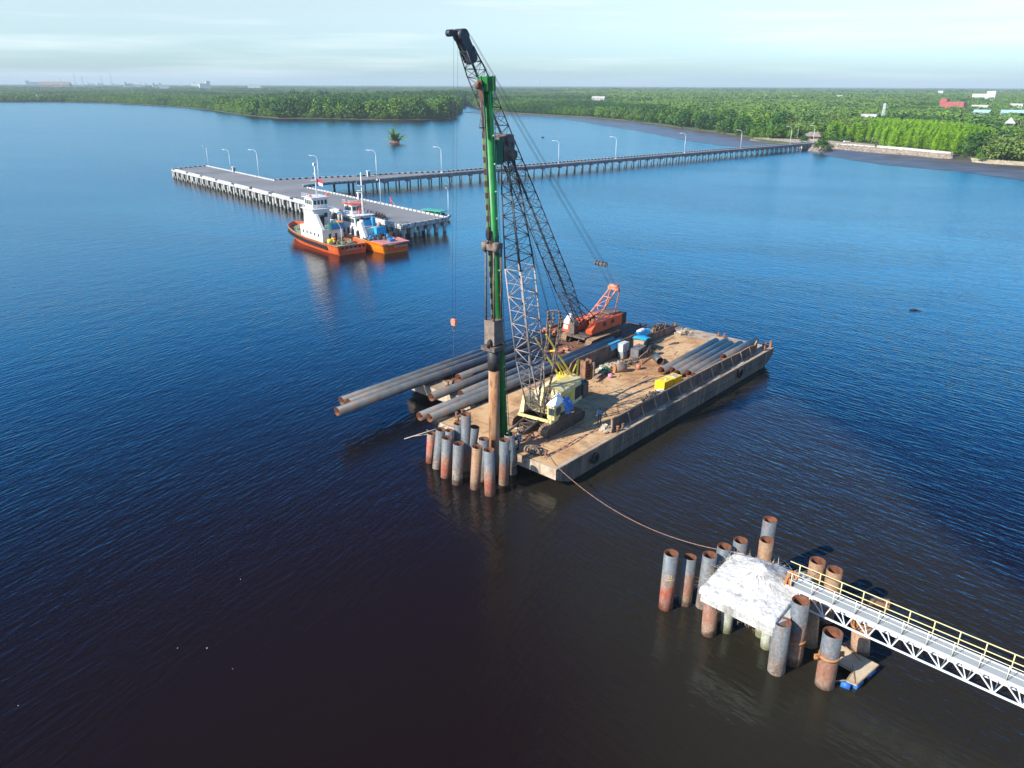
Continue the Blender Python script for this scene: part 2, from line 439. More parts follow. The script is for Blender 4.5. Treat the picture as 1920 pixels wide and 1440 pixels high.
M['greendark'] = mat('dark_green', [(0.01, 0.11, 0.06), (0.02, 0.17, 0.09)], 1.0, 0.6)
M['white'] = mat('white_paint', [(0.70, 0.70, 0.68), (0.82, 0.82, 0.80)], 0.7, 0.5, streak=((0.50, 0.42, 0.34), 0.25, 2.0))
M['whiteclean'] = mat('clean_white', [(0.78, 0.79, 0.80), (0.84, 0.85, 0.86)], 1, 0.5)
M['lamppaint'] = mat('galvanised_lamp', [(0.72, 0.76, 0.78), (0.80, 0.84, 0.86)], 1, 0.4)
M['concrete'] = mat('pale_concrete', [(0.48, 0.49, 0.48), (0.62, 0.63, 0.62), (0.36, 0.36, 0.34)], 0.5, 0.85, streak=((0.17, 0.17, 0.16), 0.7, 1.2))
M['concrete_aged'] = mat('aged_concrete', [(0.30, 0.31, 0.28), (0.52, 0.53, 0.50), (0.20, 0.21, 0.19)], 0.5, 0.85, streak=((0.10, 0.10, 0.09), 0.8, 1.2))
M['concrete_grey'] = mat('grey_concrete', [(0.20, 0.21, 0.22), (0.32, 0.33, 0.34)], 0.4, 0.85, streak=((0.10, 0.10, 0.10), 0.5, 1.0))
M['asphalt'] = mat('grey_quay_surface', [(0.17, 0.175, 0.18), (0.22, 0.225, 0.23), (0.26, 0.26, 0.26)], 0.06, 0.85, detail=9)
M['black'] = mat('black_rubber', [(0.015, 0.015, 0.016), (0.035, 0.034, 0.034)], 3, 0.8)
M['glass'] = mat('dark_window', [(0.03, 0.06, 0.07), (0.05, 0.09, 0.10)], 1, 0.12)
M['tugorange'] = mat('tug_orange', [(0.80, 0.105, 0.025), (0.86, 0.16, 0.04)], 0.7, 0.55, streak=((0.42, 0.11, 0.05), 0.5, 2))
M['tugamber'] = mat('tug_amber', [(0.92, 0.20, 0.008), (0.95, 0.29, 0.012)], 0.5, 0.45, streak=((0.75, 0.16, 0.02), 0.4, 1))
M['tugred'] = mat('tug_red', [(0.90, 0.10, 0.015), (0.94, 0.14, 0.02)], 0.7, 0.5)
M['tugdeck'] = mat('green_deck', [(0.22, 0.32, 0.20), (0.32, 0.38, 0.26)], 0.8, 0.8)
M['pinkdeck'] = mat('faded_pink_deck', [(0.52, 0.20, 0.20), (0.60, 0.28, 0.27)], 0.8, 0.8)
M['blue'] = mat('blue_paint', [(0.02, 0.20, 0.50), (0.03, 0.28, 0.60)], 1, 0.5)
M['tarpblue'] = mat('blue_tarp', [(0.02, 0.36, 0.66), (0.04, 0.48, 0.78)], 2, 0.6)
M['tarpdeep'] = mat('deep_blue_tarp', [(0.02, 0.13, 0.50), (0.04, 0.20, 0.60)], 2, 0.5)
M['tarpwhite'] = mat('white_sheet', [(0.78, 0.80, 0.84), (0.86, 0.88, 0.90)], 2, 0.6)
M['wood'] = mat('weathered_wood', [(0.32, 0.22, 0.13), (0.46, 0.34, 0.22)], 1.5, 0.85, stretch=(1, .2, 1))
M['palewood'] = mat('pale_plywood', [(0.50, 0.40, 0.27), (0.64, 0.54, 0.38)], 1.2, 0.85)
M['scrap'] = mat('mixed_scrap', [(0.10, 0.075, 0.06), (0.34, 0.25, 0.18)], 1.5, 0.8, island=True, vary=0.5)
M['palescrap'] = mat('pale_rubble', [(0.42, 0.34, 0.25), (0.58, 0.52, 0.42)], 1.5, 0.85, island=True, vary=0.4)
M['redscrap'] = mat('reddish_scrap', [(0.36, 0.13, 0.08), (0.55, 0.26, 0.16)], 1.5, 0.8, island=True, vary=0.4)
M['pink'] = mat('pink_plastic', [(0.74, 0.28, 0.46), (0.82, 0.36, 0.54)], 3, 0.5)
M['ropebrown'] = mat('brown_rope', [(0.34, 0.19, 0.14), (0.48, 0.30, 0.22)], 5, 0.9)
M['cable'] = mat('steel_cable', [(0.05, 0.06, 0.08), (0.08, 0.09, 0.11)], 5, 0.6)
M['skin'] = mat('skin', [(0.32, 0.18, 0.12), (0.38, 0.22, 0.15)], 5, 0.6)
M['shirtblue'] = mat('blue_shirt', [(0.03, 0.26, 0.55), (0.05, 0.32, 0.62)], 5, 0.85)
M['trousers'] = mat('navy_trousers', [(0.03, 0.08, 0.14), (0.04, 0.11, 0.18)], 5, 0.85)
M['shirtdark'] = mat('dark_shirt', [(0.06, 0.05, 0.09), (0.09, 0.07, 0.12)], 5, 0.85)
M['helmet'] = mat('pale_yellow_helmet', [(0.78, 0.74, 0.40), (0.82, 0.79, 0.48)], 5, 0.4)
M['railyellow'] = mat('yellow_handrail', [(0.72, 0.62, 0.28), (0.80, 0.72, 0.40)], 2, 0.5)
M['railcream'] = mat('cream_handrail', [(0.80, 0.78, 0.58), (0.85, 0.83, 0.68)], 2, 0.5)
M['plank'] = mat('grey_blue_grating', [(0.36, 0.40, 0.42), (0.45, 0.49, 0.50)], 3, 0.7, stretch=(0.3, 6, 1))
M['husk'] = mat('bleached_fibre', [(0.46, 0.45, 0.42), (0.70, 0.70, 0.68), (0.80, 0.80, 0.78)], 2.2, 0.9, bump=0.10, bscale=5, contrast=(0.36, 0.58), detail=9)  # darker noise tone paints the shade in the folds of the sacking
M['frond'] = mat('dry_palm_strips', [(0.30, 0.25, 0.19), (0.66, 0.64, 0.60)], 2, 0.9, island=True, vary=0.5)
M['stone'] = mat('riprap', [(0.22, 0.17, 0.13), (0.40, 0.34, 0.27), (0.30, 0.22, 0.17)], 0.8, 0.9, bump=0.15, bscale=1.6, island=True, vary=.3)
M['kerbwhite'] = mat('kerb_white', [(0.50, 0.51, 0.51), (0.66, 0.67, 0.67), (0.40, 0.40, 0.39)], .6, .7)
M['wallwhite'] = mat('pale_seawall_cap', [(0.62, 0.60, 0.54), (0.74, 0.72, 0.66)], 0.2, 0.8)
M['sand'] = mat('sandy_bank', [(0.40, 0.33, 0.22), (0.54, 0.46, 0.33)], 0.15, 0.9)
# ------------------------------------------------------------------ water
def water_mat():
    m = bpy.data.materials.new('river_water'); m.use_nodes = True
    t = m.node_tree; N = t.nodes; Lk = t.links; b = N['Principled BSDF']
    b.inputs['IOR'].default_value = 1.36
    b.inputs['Specular Tint'].default_value = (0.70, 1.0, 0.98, 1)
    g = N.new('ShaderNodeNewGeometry')
    # open reaches are wind-ruffled, the lee of the barge and the piles is calmer
    ds = N.new('ShaderNodeVectorMath'); ds.operation = 'DISTANCE'; ds.inputs[1].default_value = (5, 50, 0)
    Lk.new(g.outputs['Position'], ds.inputs[0])
    rr = N.new('ShaderNodeMapRange'); rr.inputs['From Min'].default_value = 25; rr.inputs['From Max'].default_value = 260; rr.inputs['To Min'].default_value = 0.035; rr.inputs['To Max'].default_value = 0.20
    Lk.new(ds.outputs['Value'], rr.inputs[0]); Lk.new(rr.outputs[0], b.inputs['Roughness'])
    # silt carried by the current: an olive plume trails from the bow past the platform, peaty brown elsewhere
    n0 = N.new('ShaderNodeTexNoise'); n0.inputs['Scale'].default_value = 0.03; n0.inputs['Detail'].default_value = 6
    Lk.new(g.outputs['Position'], n0.inputs['Vector'])
    def cut(nx, ny, c, soft):      # 1 on the side of a line nx*x + ny*y > c, wobbled by noise
        dt = N.new('ShaderNodeVectorMath'); dt.operation = 'DOT_PRODUCT'; dt.inputs[1].default_value = (nx, ny, 0); Lk.new(g.outputs['Position'], dt.inputs[0])
        ad_ = N.new('ShaderNodeMath'); ad_.operation = 'MULTIPLY_ADD'; ad_.inputs[1].default_value = 14.0; Lk.new(n0.outputs[0], ad_.inputs[0]); Lk.new(dt.outputs['Value'], ad_.inputs[2])
        q = N.new('ShaderNodeMapRange'); q.interpolation_type = 'SMOOTHSTEP'; q.inputs['From Min'].default_value = c + 7 - soft; q.inputs['From Max'].default_value = c + 7 + soft
        Lk.new(ad_.outputs[0], q.inputs[0]); return q.outputs[0]
    pa, pb = PLUME
    e1 = cut(pa[0], pa[1], pa[2], pa[3]); e2 = cut(pb[0], pb[1], pb[2], pb[3])
    pm = N.new('ShaderNodeMath'); pm.operation = 'MULTIPLY'; Lk.new(e1, pm.inputs[0]); Lk.new(e2, pm.inputs[1])
    dn = N.new('ShaderNodeVectorMath'); dn.operation = 'DISTANCE'; dn.inputs[1].default_value = (2, 30, 0); Lk.new(g.outputs['Position'], dn.inputs[0])
    nb_ = N.new('ShaderNodeMapRange'); nb_.interpolation_type = 'SMOOTHSTEP'; nb_.inputs['From Min'].default_value = 15; nb_.inputs['From Max'].default_value = 70; nb_.inputs['To Min'].default_value = 1; nb_.inputs['To Max'].default_value = 0
    Lk.new(dn.outputs['Value'], nb_.inputs[0])
    c1 = N.new('ShaderNodeMix'); c1.data_type = 'RGBA'; Lk.new(nb_.outputs[0], c1.inputs[0]); c1.inputs[6].default_value = (0.0030, 0.0050, 0.0090, 1); c1.inputs[7].default_value = (0.0110, 0.0056, 0.0062, 1)
    c2_ = N.new('ShaderNodeMix'); c2_.data_type = 'RGBA'; Lk.new(pm.outputs[0], c2_.inputs[0]); Lk.new(c1.outputs[2], c2_.inputs[6]); c2_.inputs[7].default_value = (0.022, 0.0195, 0.0135, 1)
    Lk.new(c2_.outputs[2], b.inputs['Base Color'])
    def wave(scale, rot, stretch, detail, rough=0.5):      # crests run along the direction 'rot'
        vr = N.new('ShaderNodeVectorRotate'); vr.rotation_type = 'Z_AXIS'; vr.inputs['Angle'].default_value = -math.radians(rot)
        Lk.new(g.outputs['Position'], vr.inputs['Vector'])
        mp = N.new('ShaderNodeMapping'); mp.inputs['Scale'].default_value = stretch
        Lk.new(vr.outputs[0], mp.inputs[0])
        n = N.new('ShaderNodeTexNoise'); n.inputs['Scale'].default_value = scale; n.inputs['Detail'].default_value = detail; n.inputs['Roughness'].default_value = rough
        Lk.new(mp.outputs[0], n.inputs['Vector'])
        return n.outputs[0]
    def mul(a, k):
        q = N.new('ShaderNodeMath'); q.operation = 'MULTIPLY'; Lk.new(a, q.inputs[0])
        if isinstance(k, float): q.inputs[1].default_value = k
        else: Lk.new(k, q.inputs[1])
        return q.outputs[0]
    def add(a, c):
        q = N.new('ShaderNodeMath'); q.operation = 'ADD'; Lk.new(a, q.inputs[0]); Lk.new(c, q.inputs[1]); return q.outputs[0]
    def rng(a, f0, f1, t0, t1):
        q = N.new('ShaderNodeMapRange'); q.interpolation_type = 'SMOOTHSTEP'
        for nm, v_ in (('From Min', f0), ('From Max', f1), ('To Min', t0), ('To Max', t1)): q.inputs[nm].default_value = v_
        Lk.new(a, q.inputs[0]); return q.outputs[0]
    sx = N.new('ShaderNodeSeparateXYZ'); Lk.new(g.outputs['Position'], sx.inputs[0])
    wob = add(sx.outputs[0], mul(wave(0.03, 0, (1, 1, 1), 2), 40.0))
    right = rng(wob, -5.0, 45.0, 0.0, 1.0); left = rng(wob, -5.0, 45.0, 1.0, 0.12)
    tr_a = wave(2.1, -47, (0.26, 1.0, 1), 2, 0.45)      # two trains of ripples that meet in the lee of the barge
    tr_b = wave(2.1, 62, (0.26, 1.0, 1), 2, 0.45)
    sw_a = wave(0.36, -38, (0.4, 1.0, 1), 2); sw_b = wave(0.36, 55, (0.4, 1.0, 1), 2)
    sml = wave(5.0, 10, (0.6, 1.2, 1), 2, 0.5)
    patch = wave(0.018, -20, (0.5, 1.4, 1), 3)      # calmer and rougher patches
    h = add(add(mul(tr_a, mul(right, 0.075)), mul(tr_b, mul(left, 0.066))), add(mul(sw_a, mul(right, 0.07)), mul(sw_b, mul(left, 0.06))))
    h = add(h, mul(sml, 0.016))
    h = mul(h, rng(patch, 0.38, 0.62, 0.8, 1.12))
    bp = N.new('ShaderNodeBump'); bp.inputs['Strength'].default_value = 1.0; bp.inputs['Distance'].default_value = WAVE
    Lk.new(h, bp.inputs['Height']); Lk.new(bp.outputs[0], b.inputs['Normal'])
    return m
WAVE = 1.0
def _line(p, q, soft):      # the plume lies to the right of the line p -> q
    d = (q - p).normalized(); n_ = V((d.y, -d.x, 0)); return (n_.x, n_.y, n_.dot(p), soft)
PLUME = (_line(P(1440, 720), P(1900, 1060), 2.5), _line(P(1180, 1440), P(960, 900), 9.0))
def disc(name, mt, z, R, kind='structure'):
    b = MB(); n = 96
    radii = [0, 40, 120, 400, 1200, 4000, R]
    prev = None
    for k, r in enumerate(radii):
        if k == 0:
            b.v.append((0, 0, z)); continue
        st = len(b.v)
        for i in range(n):
            a = 2 * math.pi * i / n; b.v.append((r * math.cos(a), r * math.sin(a), z))
        if k == 1:
            for i in range(n): b.face((0, st + i, st + (i + 1) % n))
        else:
            for i in range(n): b.face((prev + i, st + i, st + (i + 1) % n, prev + (i + 1) % n))
        prev = st
    return tag(b.obj(name, mt), kind=kind)
disc('water', water_mat(), 0.0, 21000)

# ------------------------------------------------------------------ land
M['landfloor'] = mat('undergrowth', [(0.035, 0.06, 0.02), (0.07, 0.11, 0.03), (0.10, 0.12, 0.05)], 0.02, 0.95)
M['mud'] = mat('wet_tidal_mud', [(0.075, 0.06, 0.052), (0.125, 0.105, 0.092), (0.17, 0.145, 0.125)], 0.05, 0.45, stretch=(0.7, 1.8, 1), detail=9, bump=0.05, contrast=(.3, .7))
M['gravel'] = mat('sandy_track', [(0.36, 0.32, 0.25), (0.46, 0.42, 0.34)], 0.1, 0.9)
bank_left = [(-900, 188), (-300, 189), (0, 191), (120, 191), (210, 193), (300, 198), (350, 201), (420, 210), (470, 217), (520, 221), (600, 222), (700, 224), (790, 224), (838, 222), (856, 214), (862, 206)]
bank_right = [(905, 206), (960, 212), (1030, 216), (1100, 220), (1180, 227), (1250, 236), (1310, 244), (1380, 254), (1415, 259)]
spit = [(1408, 262), (1440, 268), (1505, 271), (1528, 272), (1545, 276), (1566, 276), (1640, 281), (1700, 287), (1782, 294), (1800, 293), (1826, 299), (1870, 304), (1960, 312), (2300, 340), (2700, 372)]
Lw = [P(x, y, 0) for x, y in bank_left]
Rw = [P(x, y, 0) for x, y in bank_right + spit]
def ground_poly(name, pts, z, mt, skirt=-1.0, kind='structure'):
    from mathutils.geometry import tessellate_polygon
    b = MB(); n = len(pts)
    b.v = [(p[0], p[1], z) for p in pts]
    for t in tessellate_polygon([[V((p[0], p[1], 0)) for p in pts]]): 
        q = [V(b.v[i]) for i in t]
        b.face(t if (q[1] - q[0]).cross(q[2] - q[0]).z > 0 else t[::-1])
    if skirt is not None:
        k = len(b.v); b.v += [(p[0], p[1], skirt) for p in pts]
        for i in range(n):
            j = (i + 1) % n; b.face((i, j, k + j, k + i))
    return tag(b.obj(name, mt), kind=kind)
FAR = 20000
landpts = Lw + [V((-100, 1700, 0))] + Rw
ax, ay = Lw[0].x, Lw[0].y
landring = [(p.x, p.y) for p in landpts] + [(4000, 60), (16000, 2000), (FAR * .8, FAR * .6), (FAR * .45, FAR * .88), (0, FAR), (-FAR * .45, FAR * .88), (-FAR * .8, FAR * .6), (-16000, 3000), (-4000, 1900)]
ground_poly('ground', landring, 0.9, M['landfloor'])
# wet mud bared along the right shore and on the inner side of the landing
mud_out = [(868, 211), (940, 217), (1010, 219), (1060, 223), (1110, 232), (1160, 240), (1200, 246), (1240, 254), (1285, 263), (1340, 271), (1390, 276), (1440, 279), (1500, 280), (1530, 277)]
a = [P(x, y, 0) for x, y in mud_out]
mudring = [(p.x, p.y) for p in a] + [(p.x + 3, p.y + 12) for p in Rw[:11][::-1]]
ground_poly('mudflat', mudring, 0.06, M['mud'], None)
mud2 = [(1530, 279), (1545, 291), (1600, 301), (1660, 309), (1720, 315), (1800, 322), (1860, 330), (1930, 340), (2050, 352), (2300, 366)]
a = [P(x, y, 0) for x, y in mud2]
mudring = [(p.x, p.y) for p in a] + [(p.x + 2, p.y + 8) for p in [P(x, y, 0) for x, y in spit if 1540 < x < 2400][::-1]]
mu2 = ground_poly('mudflat', mudring, 0.05, mat('silty_shallows', [(0.05, 0.045, 0.045), (0.11, 0.10, 0.095), (0.24, 0.24, 0.25)], 0.14, 0.5, stretch=(0.35, 1.6, 1), detail=9, bump=0.10, contrast=(.35, .75), spec=.3), None)
a = [P(x, y, 0) for x, y in [(-300, 189.2), (0, 191.4), (150, 191.5), (260, 196), (330, 200.5), (400, 208), (450, 216), (520, 223), (620, 223.4), (700, 225.6), (800, 225), (846, 223)]]
ground_poly('mudbank', [(p.x, p.y) for p in a] + [(p.x, p.y + 30) for p in Lw[1:14][::-1]], 0.07, M['mud'], None)

# ------------------------------------------------------------------ trees
def leafmat(name, cols, vary=0.32, trans=0.25):
    m = mat(name, cols, 0.6, 0.6, island=True, vary=vary, spec=0.25)
    t = m.node_tree; N = t.nodes; b = N['Principled BSDF']
    # stands of different species: warmer and darker patches over the land
    g = N.new('ShaderNodeNewGeometry'); n = N.new('ShaderNodeTexNoise'); n.inputs['Scale'].default_value = 0.011; n.inputs['Detail'].default_value = 6; n.inputs['Roughness'].default_value = 0.65
    t.links.new(g.outputs['Position'], n.inputs['Vector'])
    r = N.new('ShaderNodeValToRGB'); el = r.color_ramp.elements
    el[0].position = 0.36; el[0].color = (0.50, 0.62, 0.62, 1); el[1].position = 0.64; el[1].color = (1.0, 0.94, 0.55, 1); e = el.new(0.5); e.color = (0.72, 0.82, 0.68, 1)
    t.links.new(n.outputs[0], r.inputs[0])
    mx = N.new('ShaderNodeMix'); mx.data_type = 'RGBA'; mx.blend_type = 'MULTIPLY'; mx.inputs[0].default_value = 1.0
    lk = b.inputs['Base Color'].links[0]; src_ = lk.from_socket; t.links.remove(lk)
    sc_ = N.new('ShaderNodeVectorMath'); sc_.operation = 'SCALE'; sc_.inputs['Scale'].default_value = 1.4; t.links.new(r.outputs[0], sc_.inputs[0])
    t.links.new(src_, mx.inputs[6]); t.links.new(sc_.outputs[0], mx.inputs[7]); t.links.new(mx.outputs[2], b.inputs['Base Color'])
    return m
M['leaf'] = leafmat('mangrove_leaf', [(0.068, 0.150, 0.016), (0.130, 0.235, 0.028)])
M['leafdark'] = leafmat('dark_leaf', [(0.028, 0.088, 0.016), (0.056, 0.135, 0.024)])
M['leaflime'] = leafmat('lime_leaf', [(0.13, 0.255, 0.010), (0.20, 0.345, 0.018)], 0.35)
M['leafolive'] = leafmat('olive_leaf', [(0.085, 0.145, 0.036), (0.14, 0.20, 0.056)])
M['palmleaf'] = leafmat('palm_frond', [(0.10, 0.19, 0.035), (0.18, 0.28, 0.06)])
M['bark'] = mat('bark', [(0.16, 0.13, 0.10), (0.26, 0.22, 0.17)], 2, 0.9)
def leaves(b, c, r, n, size, R, up=0.35):
    for _ in range(n):
        d = V((R.gauss(0, 1), R.gauss(0, 1), R.gauss(0.15, 1))).normalized()
        k = R.uniform(0.72, 1.06)
        p = V((c[0] + d.x * r[0] * k, c[1] + d.y * r[1] * k, c[2] + d.z * r[2] * k))
        nrm = (d + V((R.gauss(0, .45), R.gauss(0, .45), R.gauss(up, .45)))).normalized()
        x, y = basis(nrm); a = R.uniform(0, 6.28)
        u = (x * math.cos(a) + y * math.sin(a)) * size * R.uniform(.6, 1.2); w_ = (y * math.cos(a) - x * math.sin(a)) * size * R.uniform(.4, .9)
        q = nrm * size * 0.18
        b.quad(p - u - w_ * .4, p - w_ + q, p + u + w_ * .3, p + w_ * .8 - q)
def crown_round(seed, h=10.0, lobes=9, n=70, size=0.55, wide=1.0, low=0.32):
    R = random.Random(seed); b = MB(); tips = []
    for i in range(lobes):
        a = i * 2.4 + R.uniform(-.4, .4); q = math.sqrt((i + .3) / lobes)
        rr = h * 0.25 * wide * q * R.uniform(.8, 1.2)
        z = h * (low + 0.12 + (0.80 - low) * (1 - q * q) * R.uniform(.75, 1.1)) - h * .04
        c = (rr * math.cos(a), rr * math.sin(a), z); s = h * R.uniform(.13, .20) * (wide ** .5)
        leaves(b, c, (s * 1.15, s * 1.15, s), n, size, R)
        tips.append(c)
    return b, tips
def crown_spire(seed, h=10.0, n=420, size=0.5):
    R = random.Random(seed); b = MB()
    for _ in range(n):
        t = R.random() ** 0.8; a = R.uniform(0, 6.28); rr = h * 0.21 * (1 - t ** 3 * .8) * R.uniform(.4, 1.1)
        p = V((rr * math.cos(a), rr * math.sin(a), h * (0.08 + .92 * t)))
        d = V((math.cos(a), math.sin(a), R.uniform(.4, 2.0))).normalized(); x, y = basis(V((math.cos(a), math.sin(a), R.uniform(-.5, .9))))
        b.quad(p, p + y * size * .25 + d * size * .5, p + d * size * 1.5, p - y * size * .25 + d * size * .5)
    return b, [(0, 0, h * .6)]
def palm_crown(seed, h=10.0, nf=17, L_=3.4):
    R = random.Random(seed); b = MB()
    for i in range(nf):
        a = 2.4 * i + R.uniform(-.3, .3); up = R.uniform(-.2, 1.15); p = V((0, 0, h)); d = V((math.cos(a), math.sin(a), up)).normalized()
        side = V((-math.sin(a), math.cos(a), 0)); st = L_ / 5
        for k in range(5):
            q = p + d * st; wd = L_ * 0.15 * (0.55, 1.0, 1.05, .85, .5)[k]; w2 = L_ * 0.15 * (1.0, 1.05, .85, .5, .05)[k]
            dr = V((0, 0, -wd * .5)); d2 = V((0, 0, -w2 * .5))
            b.quad(p, q, q + side * w2 + d2, p + side * wd + dr); b.quad(q, p, p - side * wd + dr, q - side * w2 + d2)
            p = q; d = (d + V((0, 0, -.30))).normalized()
    return b
def trunk(h, r, tips, seed, base=0.0):
    R = random.Random(seed); b = MB()
    t = V((R.uniform(-.3, .3), R.uniform(-.3, .3), h * .42))
    b.tube((0, 0, -1.0), t, r, r * .7, 7)
    for c in tips[:6]: b.tube(t, (c[0] * .9, c[1] * .9, c[2]), r * .45, r * .15, 5)
    return b
TREE = {}
def make_tree(kind, i):
    key = (kind, i)
    if key in TREE: return TREE[key]
    if kind == 'mangrove_tree': b, tips = crown_round(11 + i, 10, 12, 60, .52, 1.0, .14); lm = 'leaf'
    elif kind == 'broadleaf_tree': b, tips = crown_round(31 + i, 10, 16, 70, .55, 1.45, .16); lm = 'leafdark'
    elif kind == 'rain_tree': b, tips = crown_round(51 + i, 10, 16, 60, .55, 2.6, .48); lm = 'leafolive'
    elif kind == 'olive_bush': b, tips = crown_round(71 + i, 10, 11, 65, .55, 1.9, .12); lm = 'leafolive'
    elif kind == 'lime_mangrove': b, tips = crown_spire(91 + i, 10, 420, .62); lm = 'leaflime'
    if kind == 'coconut_palm':
        cb = palm_crown(111 + i); tb = MB(); R = random.Random(i)
        tb.path([(0, 0, -1), (R.uniform(-.3, .3), .2, 3.5), (R.uniform(-.2, .2), 0, 7), (0, 0, 10)], 0.16, 6); lm = 'palmleaf'
    else:
        cb = b; tb = trunk(10, 0.22, tips, i)
    root = bpy.data.objects.new(kind, None)
    cme = cb.obj('crown', M[lm], root); tme = tb.obj('trunk', M['bark'], root)
    TREE[key] = (cme.data, tme.data)
    bpy.data.objects.remove(cme); bpy.data.objects.remove(tme); bpy.data.objects.remove(root)
    return TREE[key]
def plant(kind, x, y, h, label, group, wide=1.0, R=rnd, cat='tree'):
    c, t = make_tree(kind, R.randrange(4))
    r = thing(kind, label, cat, (x, y, 0.9), R.uniform(0, 6.28), group)
    s = h / 10.0; r.scale = (s * wide, s * wide, s)
    for nm, me in (('crown', c), ('trunk', t)):
        o = bpy.data.objects.new(nm, me); COL.objects.link(o); o.parent = r
    return r
TR = random.Random(21)
occupied = []
def along(pts, z=0.0):
    w_ = [P(x, y, z) for x, y in pts]; out = []
    for a_, b_ in zip(w_, w_[1:]): out.append((a_, b_, (b_ - a_).length))
    return out
def row(pts, step, back, kinds, hr, label, group, jit=0.5, wide=1.0, limit=999):
    segs = along(pts); tot = sum(s[2] for s in segs); n = min(limit, int(tot / step)); 
    for i in range(n):
        d = (i + TR.uniform(.2, .8)) * tot / n
        for a_, b_, l_ in segs:
            if d <= l_: break
            d -= l_
        p = a_.lerp(b_, min(1, d / l_)); t = (b_ - a_).normalized(); nn = V((-t.y, t.x, 0))
        p = p + nn * (back + TR.uniform(-jit, jit) * step)
        plant(TR.choice(kinds), p.x, p.y, TR.uniform(*hr), label, group, wide * TR.uniform(.9, 1.2), TR)
# nearest shore, right of the mud and behind the landing (individuals)
row(bank_right[3:], 10.5, 6, ['mangrove_tree', 'mangrove_tree', 'broadleaf_tree'], (8, 13), 'bushy light green mangrove at the edge of the bare mudflat', 'mangroves along the mudflat', wide=1.25)
row(bank_right[4:], 12, 20, ['mangrove_tree', 'mangrove_tree', 'olive_bush', 'broadleaf_tree'], (10, 15), 'green mangrove in the second row behind the bare mudflat', 'mangroves behind the mudflat front row', wide=1.2)
row([(1180, 222), (1300, 236), (1400, 248)], 15, 34, ['mangrove_tree', 'broadleaf_tree'], (11, 16), 'tall green tree standing back from the mudflat shore', 'trees well back from the mudflat', wide=1.2)
lime = [(1560, 262), (1600, 268), (1650, 274), (1700, 281), (1760, 289), (1815, 291)]
row(lime, 3.6, 3, ['lime_mangrove'], (9.0, 12.0), 'upright lime green young mangrove in the front row behind the seawall', 'lime green thicket front row behind the seawall', wide=1.25)
row(lime, 4.6, 9, ['lime_mangrove'], (10, 13), 'upright lime green young mangrove inside the thicket behind the seawall', 'lime green thicket behind the seawall', wide=1.35)
row([(1600, 264), (1650, 268), (1720, 277), (1800, 286)], 6.5, 16, ['lime_mangrove'], (11, 13.5), 'upright lime green young mangrove deep in the seawall thicket', 'lime green thicket deep behind the seawall', wide=1.4)
for (x, y, k, h, wd, lab) in [
    (1456, 256, 'broadleaf_tree', 17, 1.0, 'big round dark green tree left of the jetty landing'),
    (1418, 254, 'mangrove_tree', 13, 1.1, 'light green mangrove beside the big dark tree by the jetty landing'),
    (1490, 256, 'mangrove_tree', 8, 1.0, 'small bright bush between the dark tree and the thatched hut'),
    (1575, 262, 'rain_tree', 13, 1.0, 'wide spreading rain tree right of the thatched hut'),
    (1608, 264, 'rain_tree', 14, 1.0, 'wide flat olive rain tree over the white parked car'),
    (1560, 252, 'rain_tree', 14, 1.0, 'spreading rain tree behind the thatched hut'),
    (1540, 281, 'broadleaf_tree', 7, 1.3, 'low leafy tree at the end of the jetty beside the abutment'),
    (1507, 267, 'broadleaf_tree', 5, 1.3, 'low round bush left of the jetty end'),
    (1820, 293, 'broadleaf_tree', 12, 1.05, 'round dark green tree at the right end of the seawall'),
    (1838, 290, 'broadleaf_tree', 13, 1.1, 'second dark green tree right of the lime thicket'),
    (1836, 301, 'mangrove_tree', 5, 1.2, 'small bright mangrove bush standing on the right hand sand bank'),
    (1870, 299, 'olive_bush', 11, 1.3, 'grey green spreading bush above the right hand sand bank'),
    (1900, 300, 'olive_bush', 12, 1.3, 'second grey green bush above the right hand sand bank'),
    (1935, 303, 'olive_bush', 13, 1.3, 'grey green bush at the right edge of the view'),
    (1855, 290, 'olive_bush', 12, 1.2, 'grey green bush behind the sand bank beside the small pavilion'),
    (1915, 290, 'olive_bush', 13, 1.3, 'tall grey green bush behind the right hand bank')]:
    p = P(x, y, 1)
    plant(k, p.x, p.y, h, lab, None, wd, TR)
row([(1440, 244), (1520, 248), (1590, 250)], 9, 3, ['broadleaf_tree', 'mangrove_tree', 'olive_bush'], (9, 14), 'green tree behind the landing and the thatched hut', 'trees behind the landing', wide=1.3)
row([(1620, 246), (1700, 250), (1780, 257), (1860, 268), (1930, 280)], 13, 3, ['broadleaf_tree', 'broadleaf_tree', 'mangrove_tree'], (9, 12.5), 'dark green tree behind the lime green thicket', 'trees behind the lime thicket', wide=1.3)
row([(1680, 240), (1760, 246), (1850, 254), (1930, 262)], 19, 0, ['coconut_palm'], (12, 16), 'coconut palm among the houses on the right shore', 'coconut palms among the houses', wide=1.5)
